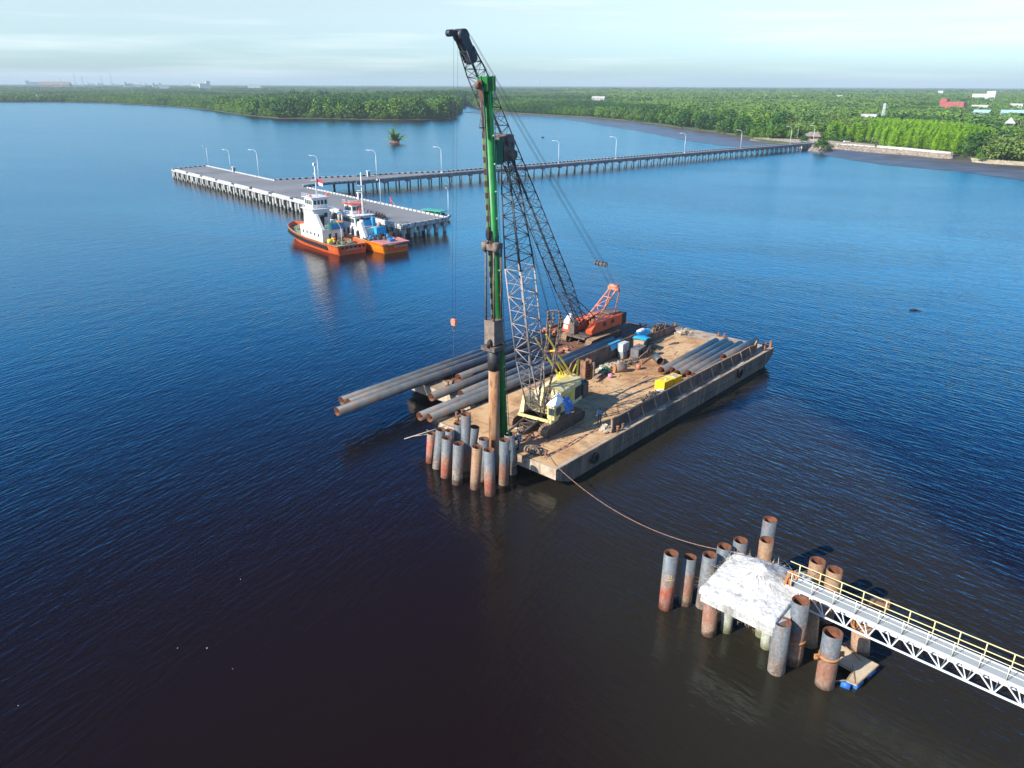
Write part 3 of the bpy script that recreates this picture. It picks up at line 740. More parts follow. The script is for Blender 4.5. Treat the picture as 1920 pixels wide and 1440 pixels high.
# tall wood on the point across the river
row(bank_left[8:15], 13, 5, ['mangrove_tree', 'mangrove_tree', 'broadleaf_tree'], (17, 24), 'tall mangrove at the water on the wooded point', 'front row of trees on the wooded point', wide=1.0)
ORD = ['leftmost', 'second from the left', 'third from the left', 'fourth from the left', 'fifth from the left', 'sixth from the left', 'seventh from the left', 'eighth from the left', 'ninth from the left', 'tenth from the left', 'eleventh from the left', 'twelfth from the left', 'thirteenth from the left', 'fourteenth from the left', 'fifteenth from the left', 'sixteenth from the left', 'seventeenth from the left', 'eighteenth from the left']
for gname, phrase in (('coconut palms among the houses', 'coconut palm among the houses on the right shore, {}'), ('trees behind the landing', 'green tree behind the landing and thatched hut, {}'), ('trees behind the lime thicket', 'dark green tree behind the lime green thicket, {}')):
    gg = sorted([o for o in bpy.data.objects if o.get('group') == gname], key=lambda o: o.location.x / o.location.y)
    for i, o in enumerate(gg):
        o['label'] = phrase.format(ORD[min(i, 17)] if i < len(gg) - 1 else 'rightmost')
N_SOLO = len([o for o in bpy.data.objects if o.get('category') == 'tree'])

# rest of the forest: countless trees reaching the horizon
def inpoly(x, y, poly):
    c = False; n = len(poly); j = n - 1
    for i in range(n):
        xi, yi = poly[i]; xj, yj = poly[j]
        if (yi > y) != (yj > y) and x < (xj - xi) * (y - yi) / (yj - yi) + xi: c = not c
        j = i
    return c
solo = [(o.location.x, o.location.y) for o in bpy.data.objects if o.get('category') == 'tree']
cell = {}
for x, y in solo: cell.setdefault((int(x // 10), int(y // 10)), []).append((x, y))
def clear(x, y, r=7):
    k = (int(x // 10), int(y // 10))
    for i in (-1, 0, 1):
        for j in (-1, 0, 1):
            for q in cell.get((k[0] + i, k[1] + j), ()):
                if (q[0] - x) ** 2 + (q[1] - y) ** 2 < r * r: return False
    return True
# clearings round the landing track and the houses
CLEAR = [(P(1640, 272, 1), 14), (P(1535, 270, 1), 34), (P(1480, 265, 1), 28), (P(1590, 270, 1), 18)]
HOUSES = []
def noise2(x, y):
    from mathutils import noise
    return noise.noise(V((x, y, 3.3)))
FR = random.Random(5)
pts = {k: [] for k in ('mangrove_tree', 'broadleaf_tree', 'coconut_palm', 'olive_bush')}
house_px = [  # px, py(base), w, d, h, wall, roof, label
    (1783, 214, 30, 14, 13, 'h_red', 'h_redroof', 'long dull red two storey house with a raised left end', 'flat'),
    (1842, 193, 46, 26, 13, 'h_white', 'h_white', 'bright white stepped building far off on the right', 'flat'),
    (1628, 230, 15, 11, 5.5, 'h_white', 'h_white', 'white flat roofed building behind the lime green thicket', 'flat'),
    (1888, 256, 6, 6, 9.5, 'h_white', 'h_greyroof', 'small open pavilion with a pale grey roof above the bushes', 'hip'),
    (1440, 190, 16, 12, 5, 'h_white', 'h_tinroof', 'pale tin roofed house in the woods above the hut', 'gable'),
    (1835, 214, 20, 12, 6, 'h_grey', 'h_tinroof', 'grey ribbed roof house right of the red house', 'gable'),
    (1839, 226, 16, 10, 6, 'h_grey', 'h_blueroof', 'small house with a light blue roof in front of the grey roof', 'gable'),
    (1897, 228, 24, 12, 6, 'h_white', 'h_blueroof', 'wide light blue roofed house at the right edge', 'gable'),
    (1904, 211, 16, 10, 5, 'h_white', 'h_white', 'small white roofed house above the wide blue roof', 'flat'),
    (1122, 194, 26, 14, 3, 'h_white', 'h_tinroof', 'low white shed in the woods right of the crane boom', 'gable'),
    (1294, 184, 20, 14, 5, 'h_white', 'h_white', 'small white house in the middle of the far woods', 'flat'),
    (1489, 191, 12, 10, 6, 'h_white', 'h_white', 'small white house above the round dark tree', 'flat'),
    (1572, 191, 13, 10, 5, 'h_white', 'h_tinroof', 'pale roofed house left of the far white block', 'gable'),
    (1762, 182, 16, 12, 6, 'h_white', 'h_white', 'tiny white house far behind the red house', 'flat'),
    (62, 164, 90, 40, 26, 'h_white', 'h_white', 'bright white block at the far left on the horizon', 'flat'),
    (105, 167, 170, 60, 10, 'h_brown', 'h_brown', 'long low brown warehouse far off at the left', 'gable'),
    (172, 163, 60, 30, 14, 'h_white', 'h_white', 'white building just right of the brown warehouse', 'flat'),
    (189, 163, 60, 30, 16, 'h_white', 'h_white', 'white building between the radio masts', 'flat'),
    (218, 164, 50, 30, 12, 'h_white', 'h_white', 'small white building right of the radio masts', 'flat'),
    (243, 169, 44, 26, 16, 'h_white', 'h_white', 'white building lowest of the left hand town', 'flat'),
    (255, 167, 80, 30, 12, 'h_white', 'h_white', 'wide white building in the left hand town', 'flat'),
    (269, 164, 50, 30, 22, 'h_white', 'h_white', 'tall white block in the left hand town', 'flat'),
    (294, 170, 34, 24, 14, 'h_white', 'h_white', 'small white house right of the tall block', 'flat'),
    (309, 172, 40, 24, 14, 'h_white', 'h_white', 'low white house nearest the trees on the left', 'flat'),
    (341, 163, 50, 30, 12, 'h_white', 'h_white', 'small white building on the skyline left of the point', 'flat'),
    (370, 166, 70, 36, 20, 'h_white', 'h_white', 'large white block behind the wooded point', 'flat'),
    (385, 172, 46, 30, 20, 'h_white', 'h_white', 'white house with a stepped roof behind the wooded point', 'flat'),
    (478, 170, 66, 30, 12, 'h_white', 'h_white', 'white shed above the wooded point', 'flat'),
    (570, 162, 60, 30, 16, 'h_white', 'h_white', 'lone white building on the skyline above the tugs', 'flat'),
    (75, 189, 9, 7, 4, 'h_white', 'h_white', 'tiny white hut on the far left river bank', 'flat')]
def house_xy(px, py): return P(px, py, 1.0)
for h_ in house_px:
    p = house_xy(h_[0], h_[1]); HOUSES.append(p)
    dcl = max(h_[2], h_[3]) * .8 + 5
    CLEAR.append((p, dcl)); CLEAR.append((p - V((p.x, p.y, 0)).normalized() * dcl * 0.9, dcl * .9))
    if True:
        for q in (2.2, 3.6): CLEAR.append((p - V((p.x, p.y, 0)).normalized() * dcl * q * .9, dcl * .9))
for c_ in [V((-1000, 3000, 0))]: pass
poly = landring
limepoly = [tuple(P(x, y, 1)[:2]) for x, y in [(1560, 261), (1600, 269), (1700, 282), (1818, 293), (1850, 287), (1846, 272), (1770, 260), (1690, 253), (1600, 250)]]
pts['lime_mangrove'] = []
def scatter(y0, y1, cellsize, hs, ws):
    y = y0
    while y < y1:
        half = y * 0.86 + 60; x = -half
        while x < half:
            px_ = x + FR.uniform(0, cellsize); py_ = y + FR.uniform(0, cellsize)
            x += cellsize
            if not inpoly(px_, py_, poly): continue
            if y0 < 1500:
                if not inpoly(px_, py_ - 5, poly) or not clear(px_, py_): continue
            if any((px_ - c[0].x) ** 2 + (py_ - c[0].y) ** 2 < c[1] ** 2 for c in CLEAR): continue
            n1 = noise2(px_ * .006, py_ * .006); n2_ = noise2(px_ * .02 + 9, py_ * .02)
            point = px_ < -40 and py_ < 1700 and px_ > -420
            if y0 < 1500 and inpoly(px_, py_, limepoly):
                for _ in range(3): pts['lime_mangrove'].append((px_ + FR.uniform(-4, 4), py_ + FR.uniform(-4, 4), FR.uniform(10.5, 13), 1.4))
                continue
            k = 'mangrove_tree'
            if n1 > .12: k = 'broadleaf_tree'
            if n1 < -.25: k = 'olive_bush'
            if px_ > 200 and n2_ > .08 and py_ < 4000: k = 'coconut_palm'
            if point and k in ('coconut_palm', 'olive_bush'): k = 'mangrove_tree'
            if py_ < 430 and px_ > 150: k = 'olive_bush'
            if py_ < 530 and 165 < px_ < 238: continue
            hh = FR.uniform(*hs) * (1 + .25 * n1) * (FR.uniform(.6, 1.0) if FR.random() < .35 else 1.0)
            if point: hh *= 1.75
            elif k == 'coconut_palm': hh *= 1.2
            pts[k].append((px_, py_, hh, ws * FR.uniform(.9, 1.2) * (0.8 if point else 1)))
        y += cellsize
for a_, b_, l_ in along(bank_left[:15]):      # low mangrove hem right at the water along the far left bank
    t_ = (b_ - a_).normalized(); nn_ = V((-t_.y, t_.x, 0))
    for i_ in range(int(l_ / 6)):
        for bk in (1.5, 8, 15, 23):
            q_ = a_.lerp(b_, (i_ + FR.random()) * 6 / l_) + nn_ * (bk + FR.uniform(-2, 2))
            if abs(q_.x) < q_.y * .9: pts['mangrove_tree'].append((q_.x, q_.y, FR.uniform(5, 9) + bk * .12, 1.5))
scatter(300, 1500, 7.2, (7, 10.5), 1.2)
scatter(1500, 3200, 11.5, (9, 13), 1.4)
scatter(3200, 8200, 31, (11, 17), 3.1)
def gn_forest(name, label, src, data):
    me = bpy.data.meshes.new(name); me.from_pydata([(d[0], d[1], 0.4) for d in data], [], [])
    for an, ty in (('sc', 'FLOAT_VECTOR'), ('rt', 'FLOAT')):
        me.attributes.new(an, ty, 'POINT')
    me.attributes['sc'].data.foreach_set('vector', [c for d in data for c in (d[2] / 10 * d[3], d[2] / 10 * d[3], d[2] / 10)])
    me.attributes['rt'].data.foreach_set('value', [FR.uniform(0, 6.28) for d in data])
    o = bpy.data.objects.new(name, me); COL.objects.link(o)
    g = bpy.data.node_groups.new(name, 'GeometryNodeTree')
    g.interface.new_socket('Geometry', in_out='INPUT', socket_type='NodeSocketGeometry'); g.interface.new_socket('Geometry', in_out='OUTPUT', socket_type='NodeSocketGeometry')
    gi = g.nodes.new('NodeGroupInput'); go = g.nodes.new('NodeGroupOutput')
    iop = g.nodes.new('GeometryNodeInstanceOnPoints'); g.links.new(gi.outputs[0], iop.inputs['Points'])
    join = g.nodes.new('GeometryNodeJoinGeometry')
    for sobj in src:
        oi = g.nodes.new('GeometryNodeObjectInfo'); oi.inputs['Object'].default_value = sobj; oi.inputs['As Instance'].default_value = True; oi.transform_space = 'ORIGINAL'
        g.links.new(oi.outputs['Geometry'], join.inputs[0])
    g.links.new(join.outputs[0], iop.inputs['Instance']); iop.inputs['Pick Instance'].default_value = True
    for an, dt, dest in (('sc', 'FLOAT_VECTOR', 'Scale'), ('rt', 'FLOAT', None)):
        na = g.nodes.new('GeometryNodeInputNamedAttribute'); na.data_type = dt; na.inputs[0].default_value = an
        if dest: g.links.new(na.outputs[0], iop.inputs[dest])
        else:
            cx = g.nodes.new('ShaderNodeCombineXYZ'); g.links.new(na.outputs[0], cx.inputs[2])
            er = g.nodes.new('FunctionNodeEulerToRotation'); g.links.new(cx.outputs[0], er.inputs[0]); g.links.new(er.outputs[0], iop.inputs['Rotation'])
    g.links.new(iop.outputs[0], go.inputs[0])
    md = o.modifiers.new('grow', 'NODES'); md.node_group = g
    tag(o, label, 'forest', kind='stuff')
    return o
def crowns_of(kind):
    seen, out = set(), []
    for o in bpy.data.objects:
        if o.type == 'MESH' and o.name.startswith('crown') and o.parent and o.parent.name.startswith(kind) and o.data.name not in seen:
            seen.add(o.data.name); out.append(o)
    return out
gn_forest('mangrove_forest', 'light green mangrove wood reaching back from the river', crowns_of('mangrove_tree'), pts['mangrove_tree'])
gn_forest('lime_thicket', 'dense lime green young mangrove thicket behind the seawall', crowns_of('lime_mangrove'), pts['lime_mangrove'])
gn_forest('dark_forest', 'darker green broadleaf wood reaching to the horizon', crowns_of('broadleaf_tree'), pts['broadleaf_tree'])
gn_forest('scrub_woodland', 'grey green scrub woodland among the far trees', crowns_of('olive_bush'), pts['olive_bush'])
gn_forest('palm_groves', 'coconut groves spread over the right hand plain', crowns_of('coconut_palm'), pts['coconut_palm'])
# canopy beyond eight kilometres, where crowns merge into one rough sheet
b = MB(); na_, nr_ = 360, 40
for j in range(nr_):
    r = 7800 * (19500 / 7800) ** (j / (nr_ - 1))
    for i in range(na_):
        a = math.radians(38 + 104 * i / (na_ - 1))
        x, y = r * math.cos(a), r * math.sin(a)
        b.v.append((x, y, 9 + 7 * noise2(x * .0011, y * .0011) + 9 * FR.random() * (.4 + .6 * noise2(x * .004, y * .004))))
for j in range(nr_ - 1):
    for i in range(na_ - 1):
        k = j * na_ + i; b.face((k + 1, k, k + na_, k + na_ + 1), False)
tag(b.obj('far_canopy', mat('far_canopy', [(0.03, 0.07, 0.02), (0.07, 0.12, 0.03)], 0.004, 0.9)), 'unbroken forest canopy along the horizon', 'forest', kind='stuff')

# ------------------------------------------------------------------ far houses, masts, landing
for k, c in (('h_white', (0.66, 0.67, 0.68)), ('h_red', (0.42, 0.10, 0.10)), ('h_redroof', (0.48, 0.24, 0.20)), ('h_greyroof', (0.50, 0.54, 0.54)), ('h_tinroof', (0.50, 0.50, 0.48)), ('h_grey', (0.30, 0.32, 0.33)), ('h_blueroof', (0.35, 0.55, 0.66)), ('h_brown', (0.30, 0.20, 0.17)), ('h_thatch', (0.25, 0.22, 0.21)), ('h_brick', (0.22, 0.09, 0.06))):
    M[k] = mat(k, c, 0.3, 0.75)
HR = random.Random(3)
for (px, py, wd, dp, hh, wm, rm, lab, kind) in house_px:
    p = house_xy(px, py); p.z = 0.9
    az = math.atan2(p.y, p.x) - math.pi / 2 + HR.uniform(-.35, .2)
    r = thing('house', lab, 'house', p, az)
    hh += 2.5 if p.length < 1300 else (7 if p.length < 2500 else 15)
    if kind == 'hip':     # open pavilion on posts
        wb = MB(); wb.box(-wd * .4, wd * .4, -dp * .4, dp * .4, 0, hh * .45)
        wb.obj('wall', M[wm], r)
        pb = MB()
        for sx in (-1, 1):
            for sy in (-1, 1): pb.box(sx * wd * .38 - .15, sx * wd * .38 + .15, sy * dp * .38 - .15, sy * dp * .38 + .15, hh * .45, hh * .8)
        pb.obj('post_frame', M[wm], r)
        rb = MB(); rb.hexa([(-wd * .6, -dp * .6, hh * .8), (wd * .6, -dp * .6, hh * .8), (wd * .6, dp * .6, hh * .8), (-wd * .6, dp * .6, hh * .8), (-.3, -.3, hh * 1.15), (.3, -.3, hh * 1.15), (.3, .3, hh * 1.15), (-.3, .3, hh * 1.15)]).obj('roof', M[rm], r)
        continue
    wb = MB(); wb.box(-wd / 2, wd / 2, -dp / 2, dp / 2, 0, hh)
    if kind == 'flat' and wd > 20:
        sx = 1 if 'stepped' in lab else -1
        wb.box(sx * wd * .12 if sx > 0 else -wd / 2 + .02, wd / 2 - .02 if sx > 0 else -wd * .22, -dp / 2 + .02, dp * .3, hh, hh * 1.28)
    wb.obj('wall', M[wm], r)
    rb = MB()
    if kind == 'flat':
        rb.box(-wd / 2 - .25, wd / 2 + .25, -dp / 2 - .25, dp / 2 + .25, hh + .01, hh + .45) if wd <= 20 else rb.box(-wd * .2, wd / 2 + .2, -dp / 2 - .2, dp / 2 + .2, hh + .01, hh + .4)
        if 'stepped' in lab and wd > 20: rb = MB().box(wd * .1, wd / 2 + .2, -dp / 2 - .2, dp * .32, hh * 1.28 + .01, hh * 1.28 + .5)
    else:
        for sy in (-1, 1):
            rb.hexa([(-wd / 2 - .6, sy * (dp / 2 + .7), hh - .1), (wd / 2 + .6, sy * (dp / 2 + .7), hh - .1), (wd / 2 + .6, 0, hh + dp * .28), (-wd / 2 - .6, 0, hh + dp * .28),
                     (-wd / 2 - .6, sy * (dp / 2 + .7), hh + .1), (wd / 2 + .6, sy * (dp / 2 + .7), hh + .1), (wd / 2 + .6, 0, hh + dp * .28 + .2), (-wd / 2 - .6, 0, hh + dp * .28 + .2)])
        gb = MB()
        for sx in (-1, 1): gb.tri((sx * wd / 2, -dp / 2, hh), (sx * wd / 2, dp / 2, hh), (sx * wd / 2, 0, hh + dp * .27))
        gb.obj('gable', M[wm], r)
    rb.obj('roof', M[rm], r)
    if p.length < 2200:
        nwin = max(2, min(7, int(wd / 4)))
        for fl in range(max(1, int(hh // 4))):
            for i in range(nwin):
                x = -wd / 2 + wd * (i + .5) / nwin; z = 1.3 + fl * 3.6
                MB().box(x - .6, x + .6, -dp / 2 - .05, -dp / 2 + .1, z, z + 1.4).obj('window', M['glass'], r)
M['mast'] = mat('pale_lattice_mast', [(0.45, 0.47, 0.50), (0.55, 0.57, 0.60)], .1, .6)
for (px, py, ty, lab, wd) in ((117, 168, 148, 'shortest faint lattice mast on the left skyline', 6), (143, 166, 137, 'tall faint lattice mast left of centre of the group', 7), (157, 168, 144, 'red tinted lattice mast between the tall ones', 7), (193, 166, 141, 'pale grey lattice mast above the white town', 7), (211, 166, 138, 'tallest right hand mast on the left skyline', 8), (1013, 168, 148, 'lone water tower like mast right of the crane boom', 6)):
    p = P(px, py, 1); X = PY(px, ty, p.y)
    r = thing('lattice_mast', lab, 'mast', (p.x, p.y, 0.9))
    MB().lattice((0, 0, 0), (0, 0, X.z), wd, wd * .15, 12, .5, .25, side=(1, 0, 0)).obj('mast_frame', M['mast'], r)
    b = MB(); b.tube((0, 0, X.z), (0, 0, X.z + 8), .4, n=5); b.box(-3, 3, -.3, .3, X.z * .8, X.z * .8 + .6); b.obj('antenna', M['mast'], r)
p = P(1653, 231, 1)
r = thing('transmission_tower', 'white lattice pylon with cross arms right of the white building', 'pylon', (p.x, p.y, .9))
MB().lattice((0, 0, 0), (0, 0, 19), 1.5, .5, 9, .16, .09, side=(1, 0, 0)).obj('tower_frame', M['lamppaint'], r)
b = MB(); b.box(-3.2, 3.2, -.15, .15, 17.2, 17.5); b.box(-2.4, 2.4, -.15, .15, 14.7, 15.0); b.obj('cross_arm', M['lamppaint'], r)
# thatched hut by the landing
p = P(1523, 251, 1)
p = P(1525, 262, 1)
r = thing('thatched_hut', 'brown walled hut with a grey thatched hip roof behind the jetty end', 'hut', (p.x, p.y, .9), math.radians(-35))
MB().box(-4.6, 4.6, -3.2, 3.2, 0, 2.6).obj('wall', M['h_brick'], r)
MB().hexa([(-6, -4.6, 2.5), (6, -4.6, 2.5), (6, 4.6, 2.5), (-6, 4.6, 2.5), (-3, -.4, 5.4), (3, -.4, 5.4), (3, .4, 5.4), (-3, .4, 5.4)]).obj('roof', M['h_thatch'], r)
MB().box(-1, 1, -3.3, -3.15, 0.1, 2.1).obj('door', M['black'], r)
MB().box(-5.2, 5.2, -4.0, -3.2, -.2, .35).obj('terrace', M['wallwhite'], r)
# landing: road, banks
def strip(name, lab, cat, px_pts, w0, z0, z1, mt, kind=None):
    pts_ = [P(x, y, 2.2) for x, y in px_pts]
    for p_ in pts_: p_.z = z1; b = MB(); L0 = []
    for i, p_ in enumerate(pts_):
        t = (pts_[min(i + 1, len(pts_) - 1)] - pts_[max(i - 1, 0)]).normalized(); n_ = V((-t.y, t.x, 0))
        L0.append((p_, p_ + n_ * w0))
    for (a0, a1), (b0, b1) in zip(L0, L0[1:]):
        lo = lambda q: V((q.x, q.y, z0))
        b.hexa([lo(a0), lo(b0), lo(b1), lo(a1), a0, b0, b1, a1])
    o = b.obj(name, mt)
    return tag(o, lab, cat, kind=kind)
def rubble_bank(name, lab, px_top, px_bot, z1, seed, n):
    R = random.Random(seed); A = [P(x, y, z1) for x, y in px_top]; B_ = [P(x, y, 0) for x, y in px_bot]
    b = MB()
    for i in range(len(A) - 1):
        K = 14
        for k in range(4):
            f0, f1 = k / 4, (k + 1) / 4
            q = [A[i].lerp(B_[i], f1), A[i + 1].lerp(B_[i + 1], f1), A[i + 1].lerp(B_[i + 1], f0), A[i].lerp(B_[i], f0)]
            b.quad(*q)
        for _ in range(n):
            f, g_ = R.random(), R.random()
            c = A[i].lerp(A[i + 1], f).lerp(B_[i].lerp(B_[i + 1], f), g_)
            s = R.uniform(.35, .9); b.blob(c, s, s * R.uniform(.7, 1.1), s * .6, 5, 3, .5)
    return tag(b.obj(name, M['stone']), kind='structure')
rubble_bank('riprap_bank', '', [(1566, 271), (1600, 272.5), (1640, 276), (1700, 281), (1760, 287), (1781, 289)], [(1563, 279), (1600, 283), (1640, 287), (1700, 291), (1760, 297), (1786, 298)], 2.2, 4, 110)
rubble_bank('riprap_bank', '', [(1524, 271.5), (1536, 271), (1548, 273), (1556, 276)], [(1514, 283), (1535, 284.5), (1552, 284), (1563, 281)], 2.4, 5, 60)
rubble_bank('riprap_bank', '', [(1420, 256), (1450, 260), (1490, 264), (1510, 267)], [(1404, 263), (1440, 267), (1480, 270), (1505, 273)], 1.6, 6, 60)
tag(strip('seawall', 'long pale concrete seawall along the landing', 'seawall', [(1567, 271), (1600, 272.5), (1640, 276)], 1.6, 0.5, 2.7, M['wallwhite']), 'short pale concrete seawall beside the landing', 'seawall')
tag(strip('seawall', '', 'seawall', [(1644, 276.3), (1700, 281), (1760, 287), (1782, 289)], 2.2, 0.5, 3.2, M['wallwhite']), 'long bright concrete seawall in front of the lime thicket', 'seawall')
ground_poly('road', [tuple(P(x, y, 1)[:2]) for x, y in [(1424, 259), (1500, 261), (1560, 263), (1640, 271), (1640, 274), (1566, 271.5), (1520, 268), (1440, 263)]], 1.02, M['gravel'], None)
sb = [(1822, 299), (1850, 302), (1900, 305), (1960, 309), (2100, 322)]
rubble_bank('sand_bank', '', [(x, y - 3) for x, y in sb], [(x, y + 5) for x, y in sb], 1.4, 8, 26).data.materials[0] = M['sand']
# car parked under the rain trees
p = P(1588, 267, 1)
r = thing('parked_car', 'white car parked under the rain trees by the landing', 'car', (p.x, p.y, 1.03), math.radians(12))
b = MB(); b.sweep([(-2.2, .35), (2.2, .35), (2.25, .8), (1.3, .95), (-2.1, 1.0)], -.85, .85).obj('body', M['whiteclean'], r)
MB().sweep([(-1.9, 1.0), (1.1, .96), (.5, 1.5), (-1.5, 1.5)], -.75, .75).obj('cabin', M['glass'], r)
for sx in (-1.35, 1.35):
    for sy in (-.8, .8): MB().tube((sx, sy - .1, .33), (sx, sy + .1, .33), .33, n=10).obj('wheel', M['black'], r)
# ------------------------------------------------------------------ wharf and jetty
WZ = 3.3
def along_dir(a, b): return (b - a).normalized()
A0, A1, A2, A3 = V((-27.7, 188.23, 0)), V((-16.75, 201.38, 0)), V((-130.87, 334.75, 0)), V((-139.9, 320.3, 0))
wh = thing('wharf', 'long concrete wharf with white kerbs where the two tugs are moored', 'wharf', (0, 0, 0))
MB().prism([A0[:2], A1[:2], A2[:2], A3[:2]], WZ - 0.55, WZ).obj('deck', M['asphalt'], wh)
def kerb(name, pts_, parent, w_=0.45, h_=0.38, z=WZ, blk=1.5, gap=0.75, m0='kerbwhite', m1='black', off=0.0, both=True):
    q_ = MB()
    for a_, b_ in zip(pts_, pts_[1:]):
        d_ = b_ - a_; L_ = d_.length; t = d_ / L_; n_ = V((-t.y, t.x, 0)); k = 0.0
        def blk_(s0, s1, o0, z0, z1):
            p0, p1 = a_ + t * s0, a_ + t * s1
            q_.hexa([p0 - o0 + V((0, 0, z0)), p1 - o0 + V((0, 0, z0)), p1 + o0 + V((0, 0, z0)), p0 + o0 + V((0, 0, z0)), p0 - o0 + V((0, 0, z1)), p1 - o0 + V((0, 0, z1)), p1 + o0 + V((0, 0, z1)), p0 + o0 + V((0, 0, z1))])
        q_.cur = 1; blk_(0, L_, n_ * (w_ / 2 - .03), z, z + h_ * .8)      # one black upstand carrying the white blocks
        q_.cur = 0
        while k < L_ - .05:
            e = min(L_, k + blk); blk_(k, e, n_ * (w_ / 2), z, z + h_); k = e + gap
    q_.obj(name, [M[m0], M[m1]], parent)
tA = along_dir(A0, A3); nA = V((-tA.y, tA.x, 0)) * -1      # inward
nin = (A1 - A0).normalized()
front = [A0 + nin * .3, A3 + nin * .3]
fb = MB(); Lf = (A3 - A0).length; k = 0
while k < Lf:
    e = min(Lf, k + 15.5)
    p0, p1 = A0 + tA * (k + .5), A0 + tA * (e - 2.2)
    o1 = nin * .65
    if (p1 - p0).length > 1: fb.hexa([p0 + V((0, 0, WZ)), p1 + V((0, 0, WZ)), p1 + o1 + V((0, 0, WZ)), p0 + o1 + V((0, 0, WZ)), p0 + V((0, 0, WZ + .5)), p1 + V((0, 0, WZ + .5)), p1 + o1 + V((0, 0, WZ + .5)), p0 + o1 + V((0, 0, WZ + .5))])
    k = e
fb.obj('front_kerb', M['kerbwhite'], wh)
J1, J2 = V((-69.3, 262.7, 0)), V((-86, 282.3, 0))
kerb('back_kerb', [A1 - nin * .3, J1 - nin * .3], wh, blk=1.6, gap=.5)
kerb('back_kerb', [J2 - nin * .3, A2 - nin * .3], wh, blk=1.6, gap=.35)
kerb('end_kerb', [A0 + tA * .3 + nin * .7, A1 + tA * .3 - nin * .7], wh, blk=1.8, gap=.6)
kerb('end_kerb', [A3 - tA * .3 + nin * .5, A2 - tA * .3], wh, blk=1.2, gap=1.1)
# skirt beam with hanging fender walls along the front, piles below
MB().hexa([A0 - nin * .02 + V((0, 0, WZ - .65)), A3 - nin * .02 + V((0, 0, WZ - .65)), A3 + nin * .6 + V((0, 0, WZ - .65)), A0 + nin * .6 + V((0, 0, WZ - .65)),
           A0 - nin * .02 + V((0, 0, WZ - .003)), A3 - nin * .02 + V((0, 0, WZ - .003)), A3 + nin * .6 + V((0, 0, WZ - .003)), A0 + nin * .6 + V((0, 0, WZ - .003))]).obj('edge_beam', M['concrete'], wh)
MB().hexa([A0 + tA * -.05 + V((0, 0, WZ - .7)), A0 + tA * .5 + V((0, 0, WZ - .7)), A1 + tA * .5 + V((0, 0, WZ - .7)), A1 + tA * -.05 + V((0, 0, WZ - .7)),
           A0 + tA * -.05 + V((0, 0, WZ + .05)), A0 + tA * .5 + V((0, 0, WZ + .05)), A1 + tA * .5 + V((0, 0, WZ + .05)), A1 + tA * -.05 + V((0, 0, WZ + .05))]).obj('end_beam', M['concrete'], wh)
MB().hexa([A1 + tA * .5 - nin * .5 + V((0, 0, WZ - 1)), A1 + tA * 60 - nin * .5 + V((0, 0, WZ - 1)), A1 + tA * 60 + V((0, 0, WZ - 1)), A1 + tA * .5 + V((0, 0, WZ - 1)),
           A1 + tA * .5 - nin * .5 + V((0, 0, WZ - .1)), A1 + tA * 60 - nin * .5 + V((0, 0, WZ - .1)), A1 + tA * 60 + V((0, 0, WZ - .1)), A1 + tA * .5 + V((0, 0, WZ - .1))]).obj('edge_beam', M['concrete'], wh)
nb = int(Lf // 5.4)
for i in range(nb):
    c = A0 + tA * (2.6 + i * 5.4)
    b = MB(); ang = math.atan2(tA.y, tA.x)
    b.cbox(c + V((0, 0, 1.75)) + nin * .2, 1.25, 0.7, 1.9, ang)
    b.tube(c + nin * .9 + tA * .8 + V((0, 0, -2)), c + nin * .9 + tA * .8 + V((0, 0, 2.3)), .45, n=10)
    b.tube(c + nin * .5 + tA * 2.9 + V((0, 0, -2)), c + nin * .5 + tA * 2.9 + V((0, 0, 2.3)), .42, n=10)
    b.obj('front_pile', M['concrete_aged'], wh)
for i in range(6):
    c = A0 + nin * (1.4 + i * 2.95) + tA * 1.0
    b = MB(); b.cbox(c + V((0, 0, 1.85)), 1.3, 1.3, 1.1, ang); b.tube(c + V((0, 0, -2)), c + V((0, 0, 1.8)), .48, n=10); b.obj('end_pile', M['concrete'], wh)
for i in range(nb // 2):
    for r_ in (6.0, 11.5, 16.0):
        if r_ > 12 or i < 3:
            c = A0 + tA * (5 + i * 10.8) + nin * r_
            MB().tube(c + V((0, 0, -2)), c + V((0, 0, WZ - .56)), .45, n=8).obj('inner_pile', M['concrete_grey'], wh)
for i in range(10):
    c = A0 + tA * (8 + i * 17.2) + nin * 1.0
    if i > 9: break
    r = thing('mooring_bollard', 'small black mooring bollard at the front edge of the wharf', 'bollard', c + V((0, 0, WZ)), 0, 'bollards along the front edge of the wharf')
    b = MB(); b.tube((0, 0, 0), (0, 0, .45), .22, n=8); b.obj('post', M['black'], r); MB().tube((0, 0, .45), (0, 0, .6), .34, n=8).obj('cap', M['black'], r)
